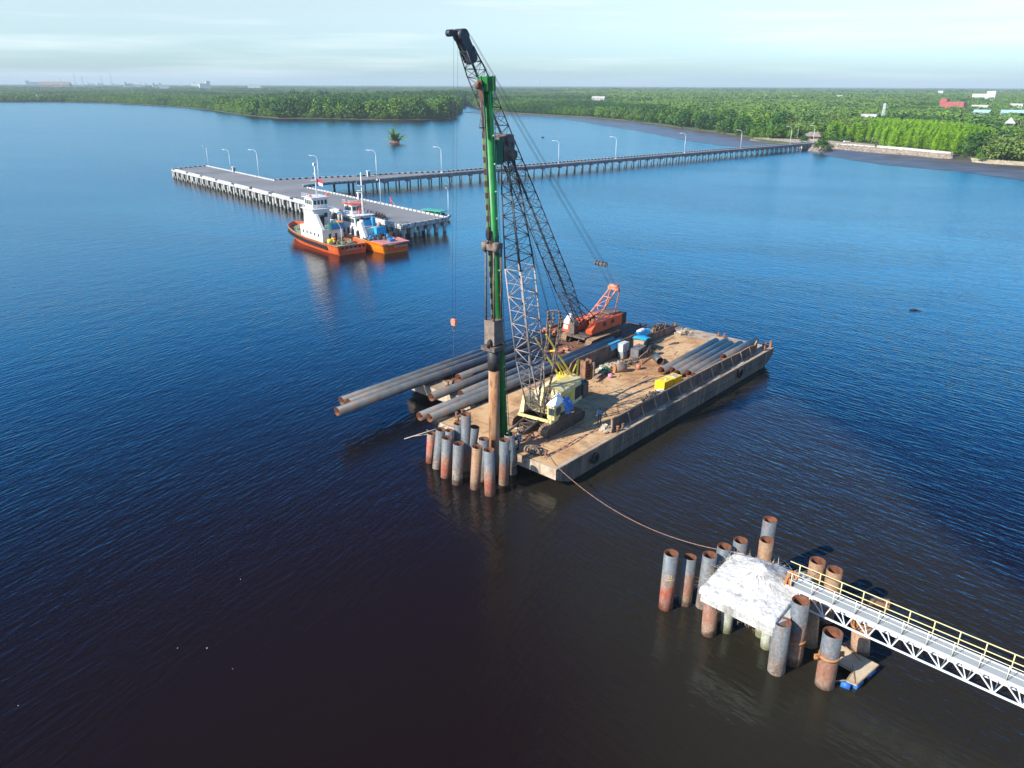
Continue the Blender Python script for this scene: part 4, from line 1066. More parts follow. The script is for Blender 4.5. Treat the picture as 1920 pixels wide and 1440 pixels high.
# jetty
jt = thing('jetty', 'long narrow concrete jetty on paired piles running to the shore', 'jetty')
N0, N1 = V((-56.5, 281.0, 0)), V((186, 488, 0))
tj = along_dir(N0, N1); nj = V((-tj.y, tj.x, 0)); JW = 6.6; LJ = (N1 - N0).length
dk = MB()
dk.prism([(-71.9, 266.0), (-68.8, 272.0), (-64.5, 276.0), N0[:2], N1[:2], (N1 + nj * JW)[:2], (-28, 313.6), (-46, 306.0), (-60.0, 296.5), (-75, 289.5), (-87.0, 283.4)], WZ - .5, WZ - .002)
dk.obj('deck', M['asphalt'], jt)
MB().hexa([N0 + V((0, 0, WZ - 1)), N1 + V((0, 0, WZ - 1)), N1 - nj * .3 + V((0, 0, WZ - 1)), N0 - nj * .3 + V((0, 0, WZ - 1)), N0 + V((0, 0, WZ + .25)), N1 + V((0, 0, WZ + .25)), N1 - nj * .3 + V((0, 0, WZ + .25)), N0 - nj * .3 + V((0, 0, WZ + .25))][::-1][4:] + [N0 + V((0, 0, WZ - 1)), N1 + V((0, 0, WZ - 1)), N1 - nj * .3 + V((0, 0, WZ - 1)), N0 - nj * .3 + V((0, 0, WZ - 1))][::-1] if False else
          [N0 + V((0, 0, WZ - 1)) - nj * .3, N1 + V((0, 0, WZ - 1)) - nj * .3, N1 + V((0, 0, WZ - 1)), N0 + V((0, 0, WZ - 1)), N0 + V((0, 0, WZ + .2)) - nj * .3, N1 + V((0, 0, WZ + .2)) - nj * .3, N1 + V((0, 0, WZ + .2)), N0 + V((0, 0, WZ + .2))]).obj('edge_beam', M['concrete_grey'], jt)
kerb('near_kerb', [V((-71.9, 266, 0)), V((-68.8, 272, 0)), V((-64.5, 276, 0)), N0 + nj * .2], jt, .4, .55, WZ, 1.4, .3)
kerb('near_kerb', [N0 + nj * .25, N1 + nj * .25], jt, .35, .5, WZ, 5.0, .3)
kerb('far_kerb', [N1 + nj * (JW - .2), V((-28, 313.6, 0)), V((-46, 306.0, 0)), V((-60.0, 296.5, 0)), V((-75, 289.5, 0)), V((-87, 283.4, 0))], jt, .4, .55, WZ, 1.25, 1.05)
nbent = 64
for i in range(nbent):
    s_ = LJ * (i + .4) / nbent
    c = N0 + tj * s_
    b = MB(); aj = math.atan2(tj.y, tj.x)
    if i % 2 == 0 or i > 38:
        b.cbox(c + nj * .1 + V((0, 0, 2.2)), 1.5, 1.2, .7, aj); 
    for q in (.45, 6.1):
        b.tube(c + nj * q + V((0, 0, -2)), c + nj * q + V((0, 0, WZ - .51)), .25, n=8)
    if i > 50: b.tube(c + nj * .3 + tj * 1.6 + V((0, 0, -2)), c + nj * .3 + tj * 1.6 + V((0, 0, WZ - .51)), .28, n=8)
    b.obj('pile_bent', M['concrete_grey'], jt)
for i, (x, y) in enumerate(((-66, 287), (-60, 292), (-60, 284), (-73, 280), (-78, 284))):
    MB().tube((x, y, -2), (x, y, WZ - .51), .4, n=8).obj('pile', M['concrete_grey'], jt)
MB().cbox((183.5, 490.5, 1.2), 8, 9, 3.0, math.radians(40)).obj('abutment', M['concrete'], jt)
for (px, py, lab) in ((691, 331, 'white cable cabinet where the jetty leaves the wharf'), (674, 374, 'small white box post on the back kerb of the wharf behind the tugs'), (439, 323, 'grey white box post on the far back kerb of the wharf')):
    p = P(px, py, WZ)
    r = thing('cable_cabinet', lab, 'cabinet', p, math.radians(40))
    MB().box(-.5, .5, -.4, .4, 0, 1.9).obj('cabinet_body', M['concrete'], r); MB().box(-.65, .65, -.55, .55, 1.9, 2.15).obj('cap', M['whiteclean'], r)
    MB().box(-.3, .3, -.43, -.40, .4, 1.6).obj('door', M['concrete_grey'], r)
# street lamps: tapered pole with a curved arm
def make_lamp(H_):
    r = thing('street_lamp', '', 'street lamp')
    b = MB(); b.tube((0, 0, 0), (0, 0, H_ - 1.6), .13, .085, 8); b.box(-.3, .3, -.3, .3, 0, .35); b.obj('pole', M['lamppaint'], r)
    pts_ = [(-1.7 + 1.7 * math.cos(a), 0, H_ - 1.6 + 1.5 * math.sin(a)) for a in [math.radians(q) for q in (0, 20, 42, 65, 90)]] + [(-2.3, 0, H_ - .15)]
    MB().path(pts_, .075, 6).obj('arm', M['lamppaint'], r)
    MB().cbox((-2.6, 0, H_ - .18), 1.0, .34, .16, 0, .12).obj('lamp_head', M['whiteclean'], r)
    return r
lamp0 = None
lamps = [((-129.97, 334.79), 11.8, 90, 'farthest lamp post at the left end of the wharf'), ((-113.89, 315.99), 11.6, 0, 'second lamp post from the far end of the wharf, on its back kerb'), ((-95.56, 293.85), 13.3, 0, 'third lamp post from the far end of the wharf, on its back kerb'),
         ((-70.04, 281.19), 12.4, 0, 'lamp post beside the mast of the left tug where the jetty begins'), ((-49.71, 285.21), 14.0, 0, 'first lamp post along the jetty, behind the right tug'), ((-39.18, 228.85), 11.3, 30, 'plain lamp post on the back kerb of the wharf right of the tugs'),
         ((-17.16, 204.85), 11.0, 90, 'lamp post standing at the near right corner of the wharf'), ((-28.39, 311.33), 13.3, 0, 'jetty lamp post just left of the crane cables'), ((20.31, 350.68), 13.3, 0, 'first jetty lamp post right of the crane booms'),
         ((48.91, 375.54), 13.5, 0, 'second jetty lamp post right of the crane booms'), ((89.16, 410.94), 13.3, 0, 'third jetty lamp post right of the crane booms'), ((125.69, 437.39), 13.6, 0, 'fourth jetty lamp post right of the crane booms'),
         ((164.7, 471.48), 13.8, 0, 'fifth jetty lamp post, in front of the big dark tree'), ((185.32, 490.46), 13.6, 0, 'last jetty lamp post beside the thatched hut')]
p = P(1495, 258, 1); lamps.append(((p.x, p.y), 11, 0, 'lamp post on land left of the thatched hut'))
p = P(1578, 252, 1); lamps.append(((p.x, p.y), 13, 180, 'lamp post on land rising above the rain trees'))
for (xy, zt_, rot, lab) in lamps:
    onland = 'on land' in lab
    if lamp0 is None: lamp0 = make_lamp(9.8); r = lamp0
    else: r = copy_tree(lamp0)
    r.location = (xy[0], xy[1], .95 if onland else WZ); r.rotation_euler = (0, 0, math.radians(rot - 8)); r['label'] = lab; r['group'] = 'lamp posts along the wharf and jetty'
    k = (zt_ - WZ) / 9.8; r.scale = (k, k, k)
# motorcycles parked on the wharf
def make_moto():
    r = thing('motorcycle', '', 'motorcycle')
    for x in (-.62, .62):
        wl = MB().torus((x, 0, .3), (0, 1, 0), .25, .06, 12, 5).obj('wheel', M['black'], r)
        MB().tube((x, -.03, .3), (x, .03, .3), .2, n=8).obj('hub', M['darksteel'], wl)
    MB().sweep([(-.8, .62), (-.3, .35), (.35, .35), (.5, .85), (.35, .95), (.15, .62), (-.75, .78)], -.13, .13).obj('body', M['motored'], r)
    MB().box(-.72, .05, -.14, .14, .74, .84).obj('seat', M['black'], r)
    MB().path([(.42, -.34, 1.02), (.45, 0, .98), (.42, .34, 1.02)], .03, 5).path([(.45, 0, .98), (.62, 0, .3)], .04, 5).obj('handlebar', M['darksteel'], r)
    return r
M['motored'] = mat('dark_fairing', [(0.06, 0.02, 0.02), (0.10, 0.03, 0.03)], 2, .3)
m0 = None
mlabs = ['leftmost motorcycle parked on the wharf above the right tug', 'second motorcycle from the left on the wharf', 'third motorcycle from the left on the wharf', 'fourth motorcycle from the left in the wharf row', 'motorcycle in the middle of the wharf row', 'sixth motorcycle from the left in the wharf row', 'seventh motorcycle from the left in the wharf row', 'eighth motorcycle from the left in the wharf row', 'rightmost motorcycle at the near end of the wharf row']
for i, (px, py) in enumerate(((677, 399), (683, 400.5), (690, 403), (696, 404.5), (701, 405.5), (706, 406.5), (711, 407.5), (716, 409), (720, 411))):
    if m0 is None: m0 = make_moto(); r = m0
    else: r = copy_tree(m0)
    p = P(px, py, WZ + .005); r.location = p; r.rotation_euler = (0, 0, math.radians(60 + (i * 37) % 40)); r.scale = (1.3,) * 3
    r['label'] = mlabs[i]; r['group'] = 'motorcycles parked on the wharf'

# ------------------------------------------------------------------ tugboats
HD = math.radians(130)
def hull_rings(L_, B_, sheer, nst=15, bul=0.0, z_low=-1.0):
    rings = []
    for i in range(nst):
        u = i / (nst - 1)
        x = L_ * u
        wd = B_ / 2 * (min(1, .84 + u * 1.0) if u < .16 else (1.0 if u < .62 else math.sqrt(max(0.0, 1 - ((u - .62) / .38) ** 2.3))))
        rings.append((x, max(wd, .12), sheer(u)))
    return rings
def make_hull(root, L_, B_, sheer, hullm, deckm, railm, deck_drop=.9, mats2=None):
    R = hull_rings(L_, B_, sheer)
    b = MB(); n = len(R)
    for (x, wd, zt_) in R:      # flare, keel inwards
        k = x / L_; fl = .86 if k < .6 else .86 - (k - .6) * .9
        xb = x if k < .6 else x - (k - .6) * 3.0
        for y, z, xx in ((-wd * fl * .8, -1.0, xb), (-wd * (fl + .06), 0.2, xb), (-wd, zt_ * .72, x), (-wd, zt_, x), (wd, zt_, x), (wd, zt_ * .72, x), (wd * (fl + .06), .2, xb), (wd * fl * .8, -1.0, xb)):
            b.v.append((xx, y, z))
    for i in range(n - 1):
        for j in range(7):
            if j == 3: continue
            b.face((i * 8 + j, i * 8 + j + 1, (i + 1) * 8 + j + 1, (i + 1) * 8 + j), True)
    b.face(tuple(range(8))[::-1])
    # inner bulwark
    st = len(b.v)
    for (x, wd, zt_) in R:
        w2 = max(wd - .18, .03)
        for y, z in ((-w2, zt_), (-w2, zt_ - deck_drop), (w2, zt_ - deck_drop), (w2, zt_)): b.v.append((min(x + .15, L_ - .3) if x < 1 else x - .12, y, z))
    b.cur = 1
    for i in range(n - 1):
        for j in (0, 2): b.face((st + i * 4 + j + 1, st + i * 4 + j, st + (i + 1) * 4 + j, st + (i + 1) * 4 + j + 1))
        b.face((i * 8 + 3, st + i * 4, st + (i + 1) * 4, (i + 1) * 8 + 3)[::-1]); b.face((st + i * 4 + 3, i * 8 + 4, (i + 1) * 8 + 4, st + (i + 1) * 4 + 3)[::-1])
    b.face((3, st, st + 3, 4)); b.face((st, st + 1, st + 2, st + 3))
    b.obj('hull', [M[hullm], M[railm]], root)
    d = MB(); 
    for (x, wd, zt_) in R: d.v += [(x, -wd + .1, zt_ - deck_drop), (x, wd - .1, zt_ - deck_drop)]
    for i in range(n - 1): d.face((2 * i, 2 * i + 2, 2 * i + 3, 2 * i + 1))
    d.obj('deck', M[deckm], root)
    r = MB()
    for s_ in (0, 1):
        for a_, c_ in zip(R, R[1:]):
            y0, y1 = (a_[1], c_[1]) if s_ else (-a_[1], -c_[1])
            r.bar((a_[0], y0, a_[2]), (c_[0], y1, c_[2]), .22, .14)
    r.bar((0, -R[0][1], R[0][2]), (0, R[0][1], R[0][2]), .22, .14)
    r.obj('cap_rail', M['rail_tan'] if railm != 'tugamber' else M['tugamber'], root)
    return R
def fender_row(root, R, side, z0, z1, step, frm, to):
    for i in range(int((to - frm) / step)):
        x = frm + i * step
        for a_, c_ in zip(R, R[1:]):
            if a_[0] <= x <= c_[0]:
                f = (x - a_[0]) / (c_[0] - a_[0]); wd = a_[1] * (1 - f) + c_[1] * f; zt_ = a_[2] * (1 - f) + c_[2] * f
                MB().torus((x, side * (wd + .10), zt_ - .85), (0, 1, 0), .38, .15, 10, 6).obj('tyre_fender', M['black'], root)
                break
def wins(root, x, y0, y1, z0, z1, n, axis, name='window', gap=.18):
    for i in range(n):
        a = y0 + (y1 - y0) * i / n + gap / 2; c = y0 + (y1 - y0) * (i + 1) / n - gap / 2
        if axis == 'x': MB().box(x - .03, x + .03, a, c, z0, z1).obj(name, M['glass'], root)
        else: MB().box(a, c, x - .03, x + .03, z0, z1).obj(name, M['glass'], root)
def rails(b, pts_, z, h=.95, n=3):
    for (x0, y0), (x1, y1) in zip(pts_, pts_[1:]):
        for k in (h * .5, h): b.tube((x0, y0, z + k), (x1, y1, z + k), .035, n=4)
        L_ = math.hypot(x1 - x0, y1 - y0); m = max(1, int(L_ / 1.1))
        for i in range(m + 1): b.tube((x0 + (x1 - x0) * i / m, y0 + (y1 - y0) * i / m, z), (x0 + (x1 - x0) * i / m, y0 + (y1 - y0) * i / m, z + h), .03, n=4)
T1 = thing('tugboat', 'left tugboat with red orange hull, tall white deckhouse and green aft deck', 'tugboat', (-36.4, 171.4, 0), HD)
sh1 = lambda u: 2.1 + 0.15 * u + 1.9 * max(0, u - .45) ** 1.4 * 1.6
R1 = make_hull(T1, 30.0, 8.6, sh1, 'tugorange', 'tugdeck', 'tugorange', .8)
fender_row(T1, R1, 1, 0, 0, .82, 4.5, 26); fender_row(T1, R1, -1, 0, 0, 1.6, 3, 26)
b = MB(); b.box(9.0, 20.5, -2.7, 2.7, 1.3, 4.4); b.hexa([(13.0, -2.2, 4.4), (19.0, -2.2, 4.4), (19.0, 2.4, 4.4), (13.0, 2.4, 4.4), (13.6, -1.9, 8.4), (18.4, -1.9, 8.4), (18.4, 2.3, 8.4), (13.6, 2.3, 8.4)]); b.obj('deckhouse', M['white'], T1)
b = MB(); b.hexa([(9.1, 1.9, 4.4), (13.0, 1.9, 4.4), (13.0, 2.65, 4.4), (9.1, 2.65, 4.4), (12.0, 1.9, 7.6), (13.2, 1.9, 7.6), (13.2, 2.6, 7.6), (12.0, 2.6, 7.6)]).obj('side_casing', M['white'], T1)
MB().box(13.0, 19.2, -2.7, 2.8, 8.4, 8.6).obj('bridge_deck', M['whiteclean'], T1)
wh_ = MB().hexa([(14.3, -1.9, 8.6), (18.2, -1.9, 8.6), (18.2, 1.9, 8.6), (14.3, 1.9, 8.6), (14.1, -2.0, 11.0), (18.5, -2.0, 11.0), (18.5, 2.0, 11.0), (14.1, 2.0, 11.0)]).obj('wheelhouse', M['white'], T1)
wins(wh_, 14.16, -1.8, 1.8, 9.5, 10.5, 4, 'x', gap=.3); wins(wh_, 1.98, 14.5, 18.2, 9.5, 10.5, 4, 'y', gap=.3)
MB().box(13.8, 19.0, -2.4, 2.4, 11.0, 11.15).obj('wheelhouse_roof', M['whiteclean'], T1)
for pts__, z__, h__ in (([(13.1, -2.6), (13.1, 2.7), (19.1, 2.7)], 8.6, .95), ([(14.0, -2.3), (14.0, 2.3), (18.9, 2.3)], 11.15, .8), ([(9.1, -2.6), (9.1, 1.8)], 4.4, .95)):
    b = MB(); rails(b, pts__, z__, h__); b.obj('railing', M['whiteclean'], T1)
b = MB(); b.tube((15.2, .2, 11.1), (15.2, .2, 18.4), .22, .10, 8); b.tube((15.2, -1.2, 15.0), (15.2, 1.4, 15.0), .07, n=5); b.box(14.9, 15.5, -.1, .5, 18.3, 18.9); b.tube((15.2, .2, 16.4), (16.2, .2, 16.4), .06, n=5); b.obj('mast', M['whiteclean'], T1)
b = MB(); b.quad((15.2, -.1, 14.6), (14.1, -1.0, 14.2), (14.1, -1.0, 14.9), (15.2, -.1, 15.3)); b.cur = 1; b.quad((15.2, -.1, 13.9), (14.1, -1.0, 13.5), (14.1, -1.0, 14.2), (15.2, -.1, 14.6)); b.obj('flag', [mat('flag_red', (0.72, .05, .10), 1), M['whiteclean']], T1)
for sy in (-1.7,):
    f = MB().hexa([(10.6, sy - .55, 4.4), (12.2, sy - .55, 4.4), (12.2, sy + .55, 4.4), (10.6, sy + .55, 4.4), (11.0, sy - .45, 6.2), (12.2, sy - .45, 6.2), (12.2, sy + .45, 6.2), (11.0, sy + .45, 6.2)]).obj('funnel', M['white'], T1)
    MB().tube((11.6, sy, 6.2), (11.2, sy, 7.4), .5, .4, 8).obj('exhaust', M['black'], f)
f = MB().hexa([(11.4, .9, 4.4), (12.4, .9, 4.4), (12.4, 1.85, 4.4), (11.4, 1.85, 4.4), (11.2, .7, 7.4), (12.3, .7, 7.4), (12.3, 1.85, 7.2), (11.2, 1.85, 7.2)]).obj('funnel', M['black'], T1)
wins(T1, 13.25, -1.2, -.2, 6.6, 7.6, 1, 'x'); wins(T1, 8.98, -1.6, 1.6, 1.5, 3.4, 2, 'x', 'door', 1.0); wins(T1, 2.72, 10, 20, 2.6, 3.3, 5, 'y', 'porthole', 1.4)
MB().box(8.2, 9.6, -2.5, .9, 4.4, 5.7).obj('green_locker', M['greendark'], T1)
MB().box(8.0, 8.19, -2.4, .8, 4.5, 5.6).obj('blue_panel', M['blue'], T1)
b = MB(); b.blob((14.6, -2.2, 11.6), .45, .45, .45).blob((15.6, 1.8, 11.5), .4, .4, .4); b.obj('life_ring', M['tugorange'], T1)
b = MB(); b.tube((6.9, 1.3, 2.1), (6.9, 2.5, 2.1), .55, n=10); b.tube((7.6, .2, 1.9), (7.6, -2.0, 1.9), .12, n=6); b.tube((6.9, 1.3, 2.1), (6.9, 1.35, 2.1), .8, n=12); b.obj('towing_winch', M['yellow'], T1)
MB().tube((7.2, .6, 1.4), (7.2, .6, 2.7), .28, n=8).obj('fire_monitor', M['tugred'], T1)
MB().tube((6.0, -.6, 1.4), (6.0, -.6, 5.0), .07, n=5).tube((6.0, -.6, 5.0), (9, -1, 6.6), .03, n=4).obj('derrick', M['whiteclean'], T1)
b = MB()
for i in range(16): b.torus((2.4 + rnd.uniform(-1.2, 1.4), -.9 + rnd.uniform(-1.5, 1.5), 1.55 + rnd.uniform(0, .5)), (rnd.gauss(0, .3), rnd.gauss(0, .3), 1), .42, .15, 10, 5)
b.obj('coiled_hawser', mat('grey_hawser', [(0.10, .12, .10), (.20, .22, .18)], 2, .9), T1)
b = MB(); b.box(5, 9, -2.9, -2.3, 1.4, 2.3); b.obj('red_fairlead', M['rust'], T1)
for i in range(6): MB().box(-.14, -.02, -3.2 + i * 1.1, -2.75 + i * 1.1, 1.35, 1.8).obj('stern_fender', M['black'], T1)
# lettering across the transom: faint white letter strokes as on the boat
def letters(name, x, y0, z0, hh, text, parent, m='whiteclean'):
    c = bpy.data.curves.new(name, 'FONT'); c.body = text; c.size = hh; c.extrude = .01; c.align_x = 'CENTER'
    o = bpy.data.objects.new(name, c); COL.objects.link(o); o.parent = parent
    o.location = (x, y0, z0); o.rotation_euler = (math.pi / 2, 0, -math.pi / 2)
    c.materials.append(M[m])
    bpy.context.view_layer.update()
    me = bpy.data.meshes.new_from_object(o.evaluated_get(bpy.context.evaluated_depsgraph_get()))
    q = bpy.data.objects.new(name, me); COL.objects.link(q); q.parent = parent; q.location = o.location; q.rotation_euler = o.rotation_euler
    bpy.data.objects.remove(o)
    return q
letters('transom_lettering', -.06, -.6, .95, .62, 'A.FORTIS ST 01', T1)
T2 = thing('tugboat', 'right tugboat with amber and red hull, lower white house and blue gear', 'tugboat', (-26.8, 173.3, 0), HD)
sh2 = lambda u: 2.2 + 0.1 * u + 1.7 * max(0, u - .45) ** 1.4 * 1.6
R2 = make_hull(T2, 29.0, 8.0, sh2, 'tugamber', 'tugdeck', 'tugamber', .7)
MB().box(-.06, -.02, -3.3, 2.4, .35, 1.75).obj('transom_panel', M['tugred'], T2)
letters('transom_lettering', -.09, -1.2, 1.2, .6, 'SENTOSA 08', T2)
MB().prism([(-.4, -3.6), (-.4, 2.2), (.5, 3.4), (5.0, 3.6), (4.6, -3.4)], 2.2, 2.35).obj('aft_platform', M['pinkdeck'], T2)
b = MB(); b.tube((-.45, -3.4, 2.0), (-.45, 2.3, 2.0), .22, n=8).tube((-.45, 2.3, 2.0), (.5, 3.6, 2.0), .24, n=8).obj('stern_roller_fender', M['greasy'], T2)
fender_row(T2, R2, 1, 0, 0, 1.3, 7, 24)
b = MB(); b.box(10.5, 22, -2.5, 2.5, 1.5, 4.2); b.box(14.5, 21, -2.1, 2.1, 4.2, 6.6); b.obj('deckhouse', M['white'], T2)
wins(T2, 14.46, -1.9, 1.9, 4.9, 5.9, 3, 'x'); wins(T2, 2.13, 15, 20.5, 4.9, 5.9, 5, 'y'); wins(T2, 2.53, 11.5, 21, 2.2, 3.6, 4, 'y', 'door', 1.5)
MB().box(13.5, 22, -2.8, 2.8, 6.6, 6.75).obj('bridge_deck', M['whiteclean'], T2)
wh2 = MB().hexa([(16.6, -1.6, 6.75), (20, -1.6, 6.75), (20, 1.6, 6.75), (16.6, 1.6, 6.75), (16.5, -1.7, 9.0), (20.3, -1.7, 9.0), (20.3, 1.7, 9.0), (16.5, 1.7, 9.0)]).obj('wheelhouse', M['white'], T2)
wins(wh2, 16.52, -1.5, 1.5, 7.6, 8.5, 3, 'x'); wins(wh2, 1.68, 16.8, 20, 7.6, 8.5, 3, 'y')
MB().box(16.1, 20.7, -2, 2, 9.0, 9.16).obj('wheelhouse_roof', M['tugorange'], T2)
MB().box(15.9, 16.4, -1.2, .2, 6.8, 8.4).obj('red_locker', mat('pinkish_red', (.62, .16, .17), 1), T2)
for pts__, z__, h__ in (([(13.6, -2.7), (13.6, 2.7), (21.9, 2.7)], 6.75, .95), ([(16.2, -1.9), (16.2, 1.9), (20.6, 1.9)], 9.16, .8)):
    b = MB(); rails(b, pts__, z__, h__); b.obj('railing', M['whiteclean'], T2)
b = MB(); b.tube((15.2, -.6, 6.7), (15.2, -.6, 16.6), .26, .10, 8); b.tube((15.2, -1.8, 12.4), (15.2, .7, 12.4), .07, n=5); b.tube((15.2, -1.5, 13.6), (15.2, .4, 13.6), .06, n=5); b.tube((15.9, -.6, 6.7), (15.25, -.6, 12), .09, n=5); b.obj('mast', M['whiteclean'], T2)
b = MB(); b.hexa([(9.0, 1.7, 1.6), (13, 1.7, 1.6), (13, 2.4, 1.6), (9.0, 2.4, 1.6), (11.4, 1.7, 5.6), (13, 1.7, 5.6), (13, 2.4, 5.6), (11.4, 2.4, 5.6)]).obj('side_casing', M['white'], T2)
f = MB().tube((12.4, 1.4, 4.2), (12.6, 1.4, 6.0), .5, n=10).obj('funnel', M['white'], T2); MB().tube((12.6, 1.4, 6.0), (12.7, 1.4, 6.5), .42, n=10).obj('exhaust', M['black'], f)
b = MB(); b.box(13.4, 14.2, -1.6, .6, 4.3, 5.6); b.box(12.6, 13.2, -2.3, -1.5, 4.3, 6.2); b.obj('blue_gear', M['tarpblue'], T2)
MB().box(7.9, 8.7, -2.9, 1.9, 1.6, 2.9).obj('blue_locker', M['blue'], T2)
MB().box(9.0, 10.4, -3.0, -.4, 2.9, 4.4).obj('blue_canopy', M['tarpblue'], T2)
b = MB()
for i in range(4): b.torus((6.6, -.2, 2.5 + i * .24), (0, 0, 1), .5, .2, 12, 6)
b.obj('tyre_stack', M['black'], T2)
b = MB()
for i in range(4): b.torus((6.4, -3.0, 2.5 + i * .24), (0, 0, 1), .5, .2, 12, 6)
b.obj('tyre_stack', M['black'], T2)
MB().blob((9.8, -1.6, 4.9), .55, .55, .6).obj('orange_buoy', mat('buoy_orange', (.75, .32, .2), 1), T2)
b = MB()
for i in range(14): b.cbox((rnd.uniform(8.8, 12.4), rnd.uniform(-2.6, -.2), rnd.uniform(2.0, 3.0)), rnd.uniform(.3, .8), rnd.uniform(.3, .8), rnd.uniform(.3, .9), rnd.uniform(0, 3))
b.obj('deck_gear', M['scrap'], T2)
MB().box(1.0, 2.2, -.6, .8, 2.36, 2.9).tube((5.4, -1.2, 2.36), (5.4, -1.2, 3.2), .35, n=8).obj('blue_drum', M['blue'], T2)
CL = random.Random(31)
for T_, areas in ((T1, ((21.5, 26.5, -2.2, 2.2, 2.3, 26), (8.2, 9.0, -2.4, 2.4, 1.4, 14), (3.5, 7.5, -3.2, 3.2, 1.35, 22))), (T2, ((22.5, 26, -2, 2, 2.3, 20), (8.0, 10.3, -3.2, 3.2, 1.6, 26), (2.5, 6, -3, 3, 2.36, 10)))):
    for (x0, x1, y0, y1, z0, n_) in areas:
        for mt_ in ('scrap', 'greasy', 'blue' if T_ is T2 else 'tugdeck'):
            b = MB()
            for _ in range(n_ // 3):
                c_ = (CL.uniform(x0, x1), CL.uniform(y0, y1), z0 + CL.uniform(.1, .5))
                if CL.random() < .5: b.cbox(c_, CL.uniform(.2, .8), CL.uniform(.2, .6), CL.uniform(.2, .8), CL.uniform(0, 3))
                else: b.tube(c_, V(c_) + V((CL.uniform(-.5, .5), CL.uniform(-.5, .5), CL.uniform(.2, .9))), CL.uniform(.06, .2), n=7)
            if b.v: b.obj('deck_gear', M[mt_], T_)
# small craft behind the wharf
p = (P(755, 394, 0) + P(806, 399, 0)) / 2
r = thing('passenger_boat', 'small dark boat with a flat green canopy behind the wharf', 'boat', (-22.5, 222.0, 0), math.radians(-36))
b = MB().hexa([(-4.5, -.7, -.4), (4.0, -.6, -.4), (4.0, .6, -.4), (-4.5, .7, -.4), (-5, -1.2, .9), (5.6, -.9, 1.2), (5.6, .9, 1.2), (-5, 1.2, .9)]); b.obj('hull', M['darksteel'], r)
MB().box(-4.2, 3.4, -1.5, 1.5, 2.1, 2.3).obj('canopy', mat('sea_green_canopy', [(.06, .38, .28), (.10, .46, .34)], 1), r)
b = MB(); 
for x in (-4, -1.5, 1, 3.2):
    for y in (-1.1, 1.1): b.tube((x, y, .9), (x, y, 2.1), .06, n=5)
b.obj('canopy_post', M['whiteclean'], r); MB().box(-4, 2.8, -1.1, 1.1, .9, 1.6).obj('cabin', M['greendark'], r)
r = thing('red_outrigger_boat', 'long thin red boat lying behind the wharf beside the lamp post', 'boat', (-32.6, 226.5, 0), math.radians(-52))
MB().hexa([(-6, -.5, -.3), (6, -.5, -.3), (6, .5, -.3), (-6, .5, -.3), (-7.5, -.7, 2.2), (7, -.7, 2.0), (7, .7, 2.0), (-7.5, .7, 2.2)]).obj('hull', M['tugorange'], r)
MB().tube((-6.5, 0, 2.1), (-6.8, 0, 4.6), .12, n=6).tube((-6.5, 0, 3.8), (-3.5, 0, 2.2), .08, n=5).obj('prow_post', M['tugred'], r)
p = P(1018, 258, 0)
r = thing('canoe', 'tiny dark canoe with one paddler on the open water behind the jetty', 'canoe', p, 1.2); r.scale = (.7, .7, .7)
MB().hexa([(-3.0, -.25, -.1), (3.0, -.25, -.1), (3.0, .25, -.1), (-3, .25, -.1), (-4, -.45, .5), (4, -.45, .5), (4, .45, .5), (-4, .45, .5)]).obj('hull', M['black'], r)
MB().blob((0, 0, 1.1), .35, .3, .8).blob((0, 0, 2.1), .2, .2, .25).obj('paddler', M['shirtdark'], r)
p = P(1712, 581.5, 0)
r = thing('drifting_log', 'dark waterlogged branch drifting alone on the right', 'driftwood', p, -.25)
b = MB(); b.tube((-.5, 0, .02), (.55, .02, .10), .17, .12, 7).tube((.5, 0, .08), (1.4, -.2, -.02), .10, .05, 6).tube((.2, 0, .1), (-.1, .2, .4), .05, .03, 5).obj('wood', M['black'], r)
# nipa palm clump standing in the river
p = P(740, 268, 0)
r = thing('nipa_palm', 'lone nipa palm clump on a mud hummock out in the river', 'palm', p, 0)
MB().blob((0, 0, .1), 3.6, 2.6, 1.9, 12, 6, .35).obj('root_mound', mat('red_brown_roots', [(.12, .06, .05), (.24, .13, .10)], 1), r)
NR = random.Random(9)
def fronds(n, L_, seed, spread):
    R = random.Random(seed); b = MB()
    for i in range(n):
        a = R.uniform(0, 6.28); up = R.uniform(.35, 3.2) * spread; q = V((R.uniform(-1.2, 1.2), R.uniform(-.8, .8), .9)); d = V((math.cos(a), math.sin(a), up)).normalized()
        side = V((-math.sin(a), math.cos(a), 0)); l_ = L_ * R.uniform(.6, 1.05) / 6
        for k in range(6):
            e = q + d * l_; w1 = l_ * 6 * .10 * (.25, .8, 1, .9, .6, .3)[k]; w2 = l_ * 6 * .10 * (.8, 1, .9, .6, .3, .02)[k]
            b.quad(q, e, e + side * w2 + V((0, 0, -w2 * .5)), q + side * w1 + V((0, 0, -w1 * .5))); b.quad(e, q, q - side * w1 + V((0, 0, -w1 * .5)), e - side * w2 + V((0, 0, -w2 * .5)))
            q = e; d = (d + V((0, 0, -.10 - .05 * k))).normalized()
    return b
fronds(44, 10.5, 4, 1).obj('frond_crown', M['palmleaf'], r)
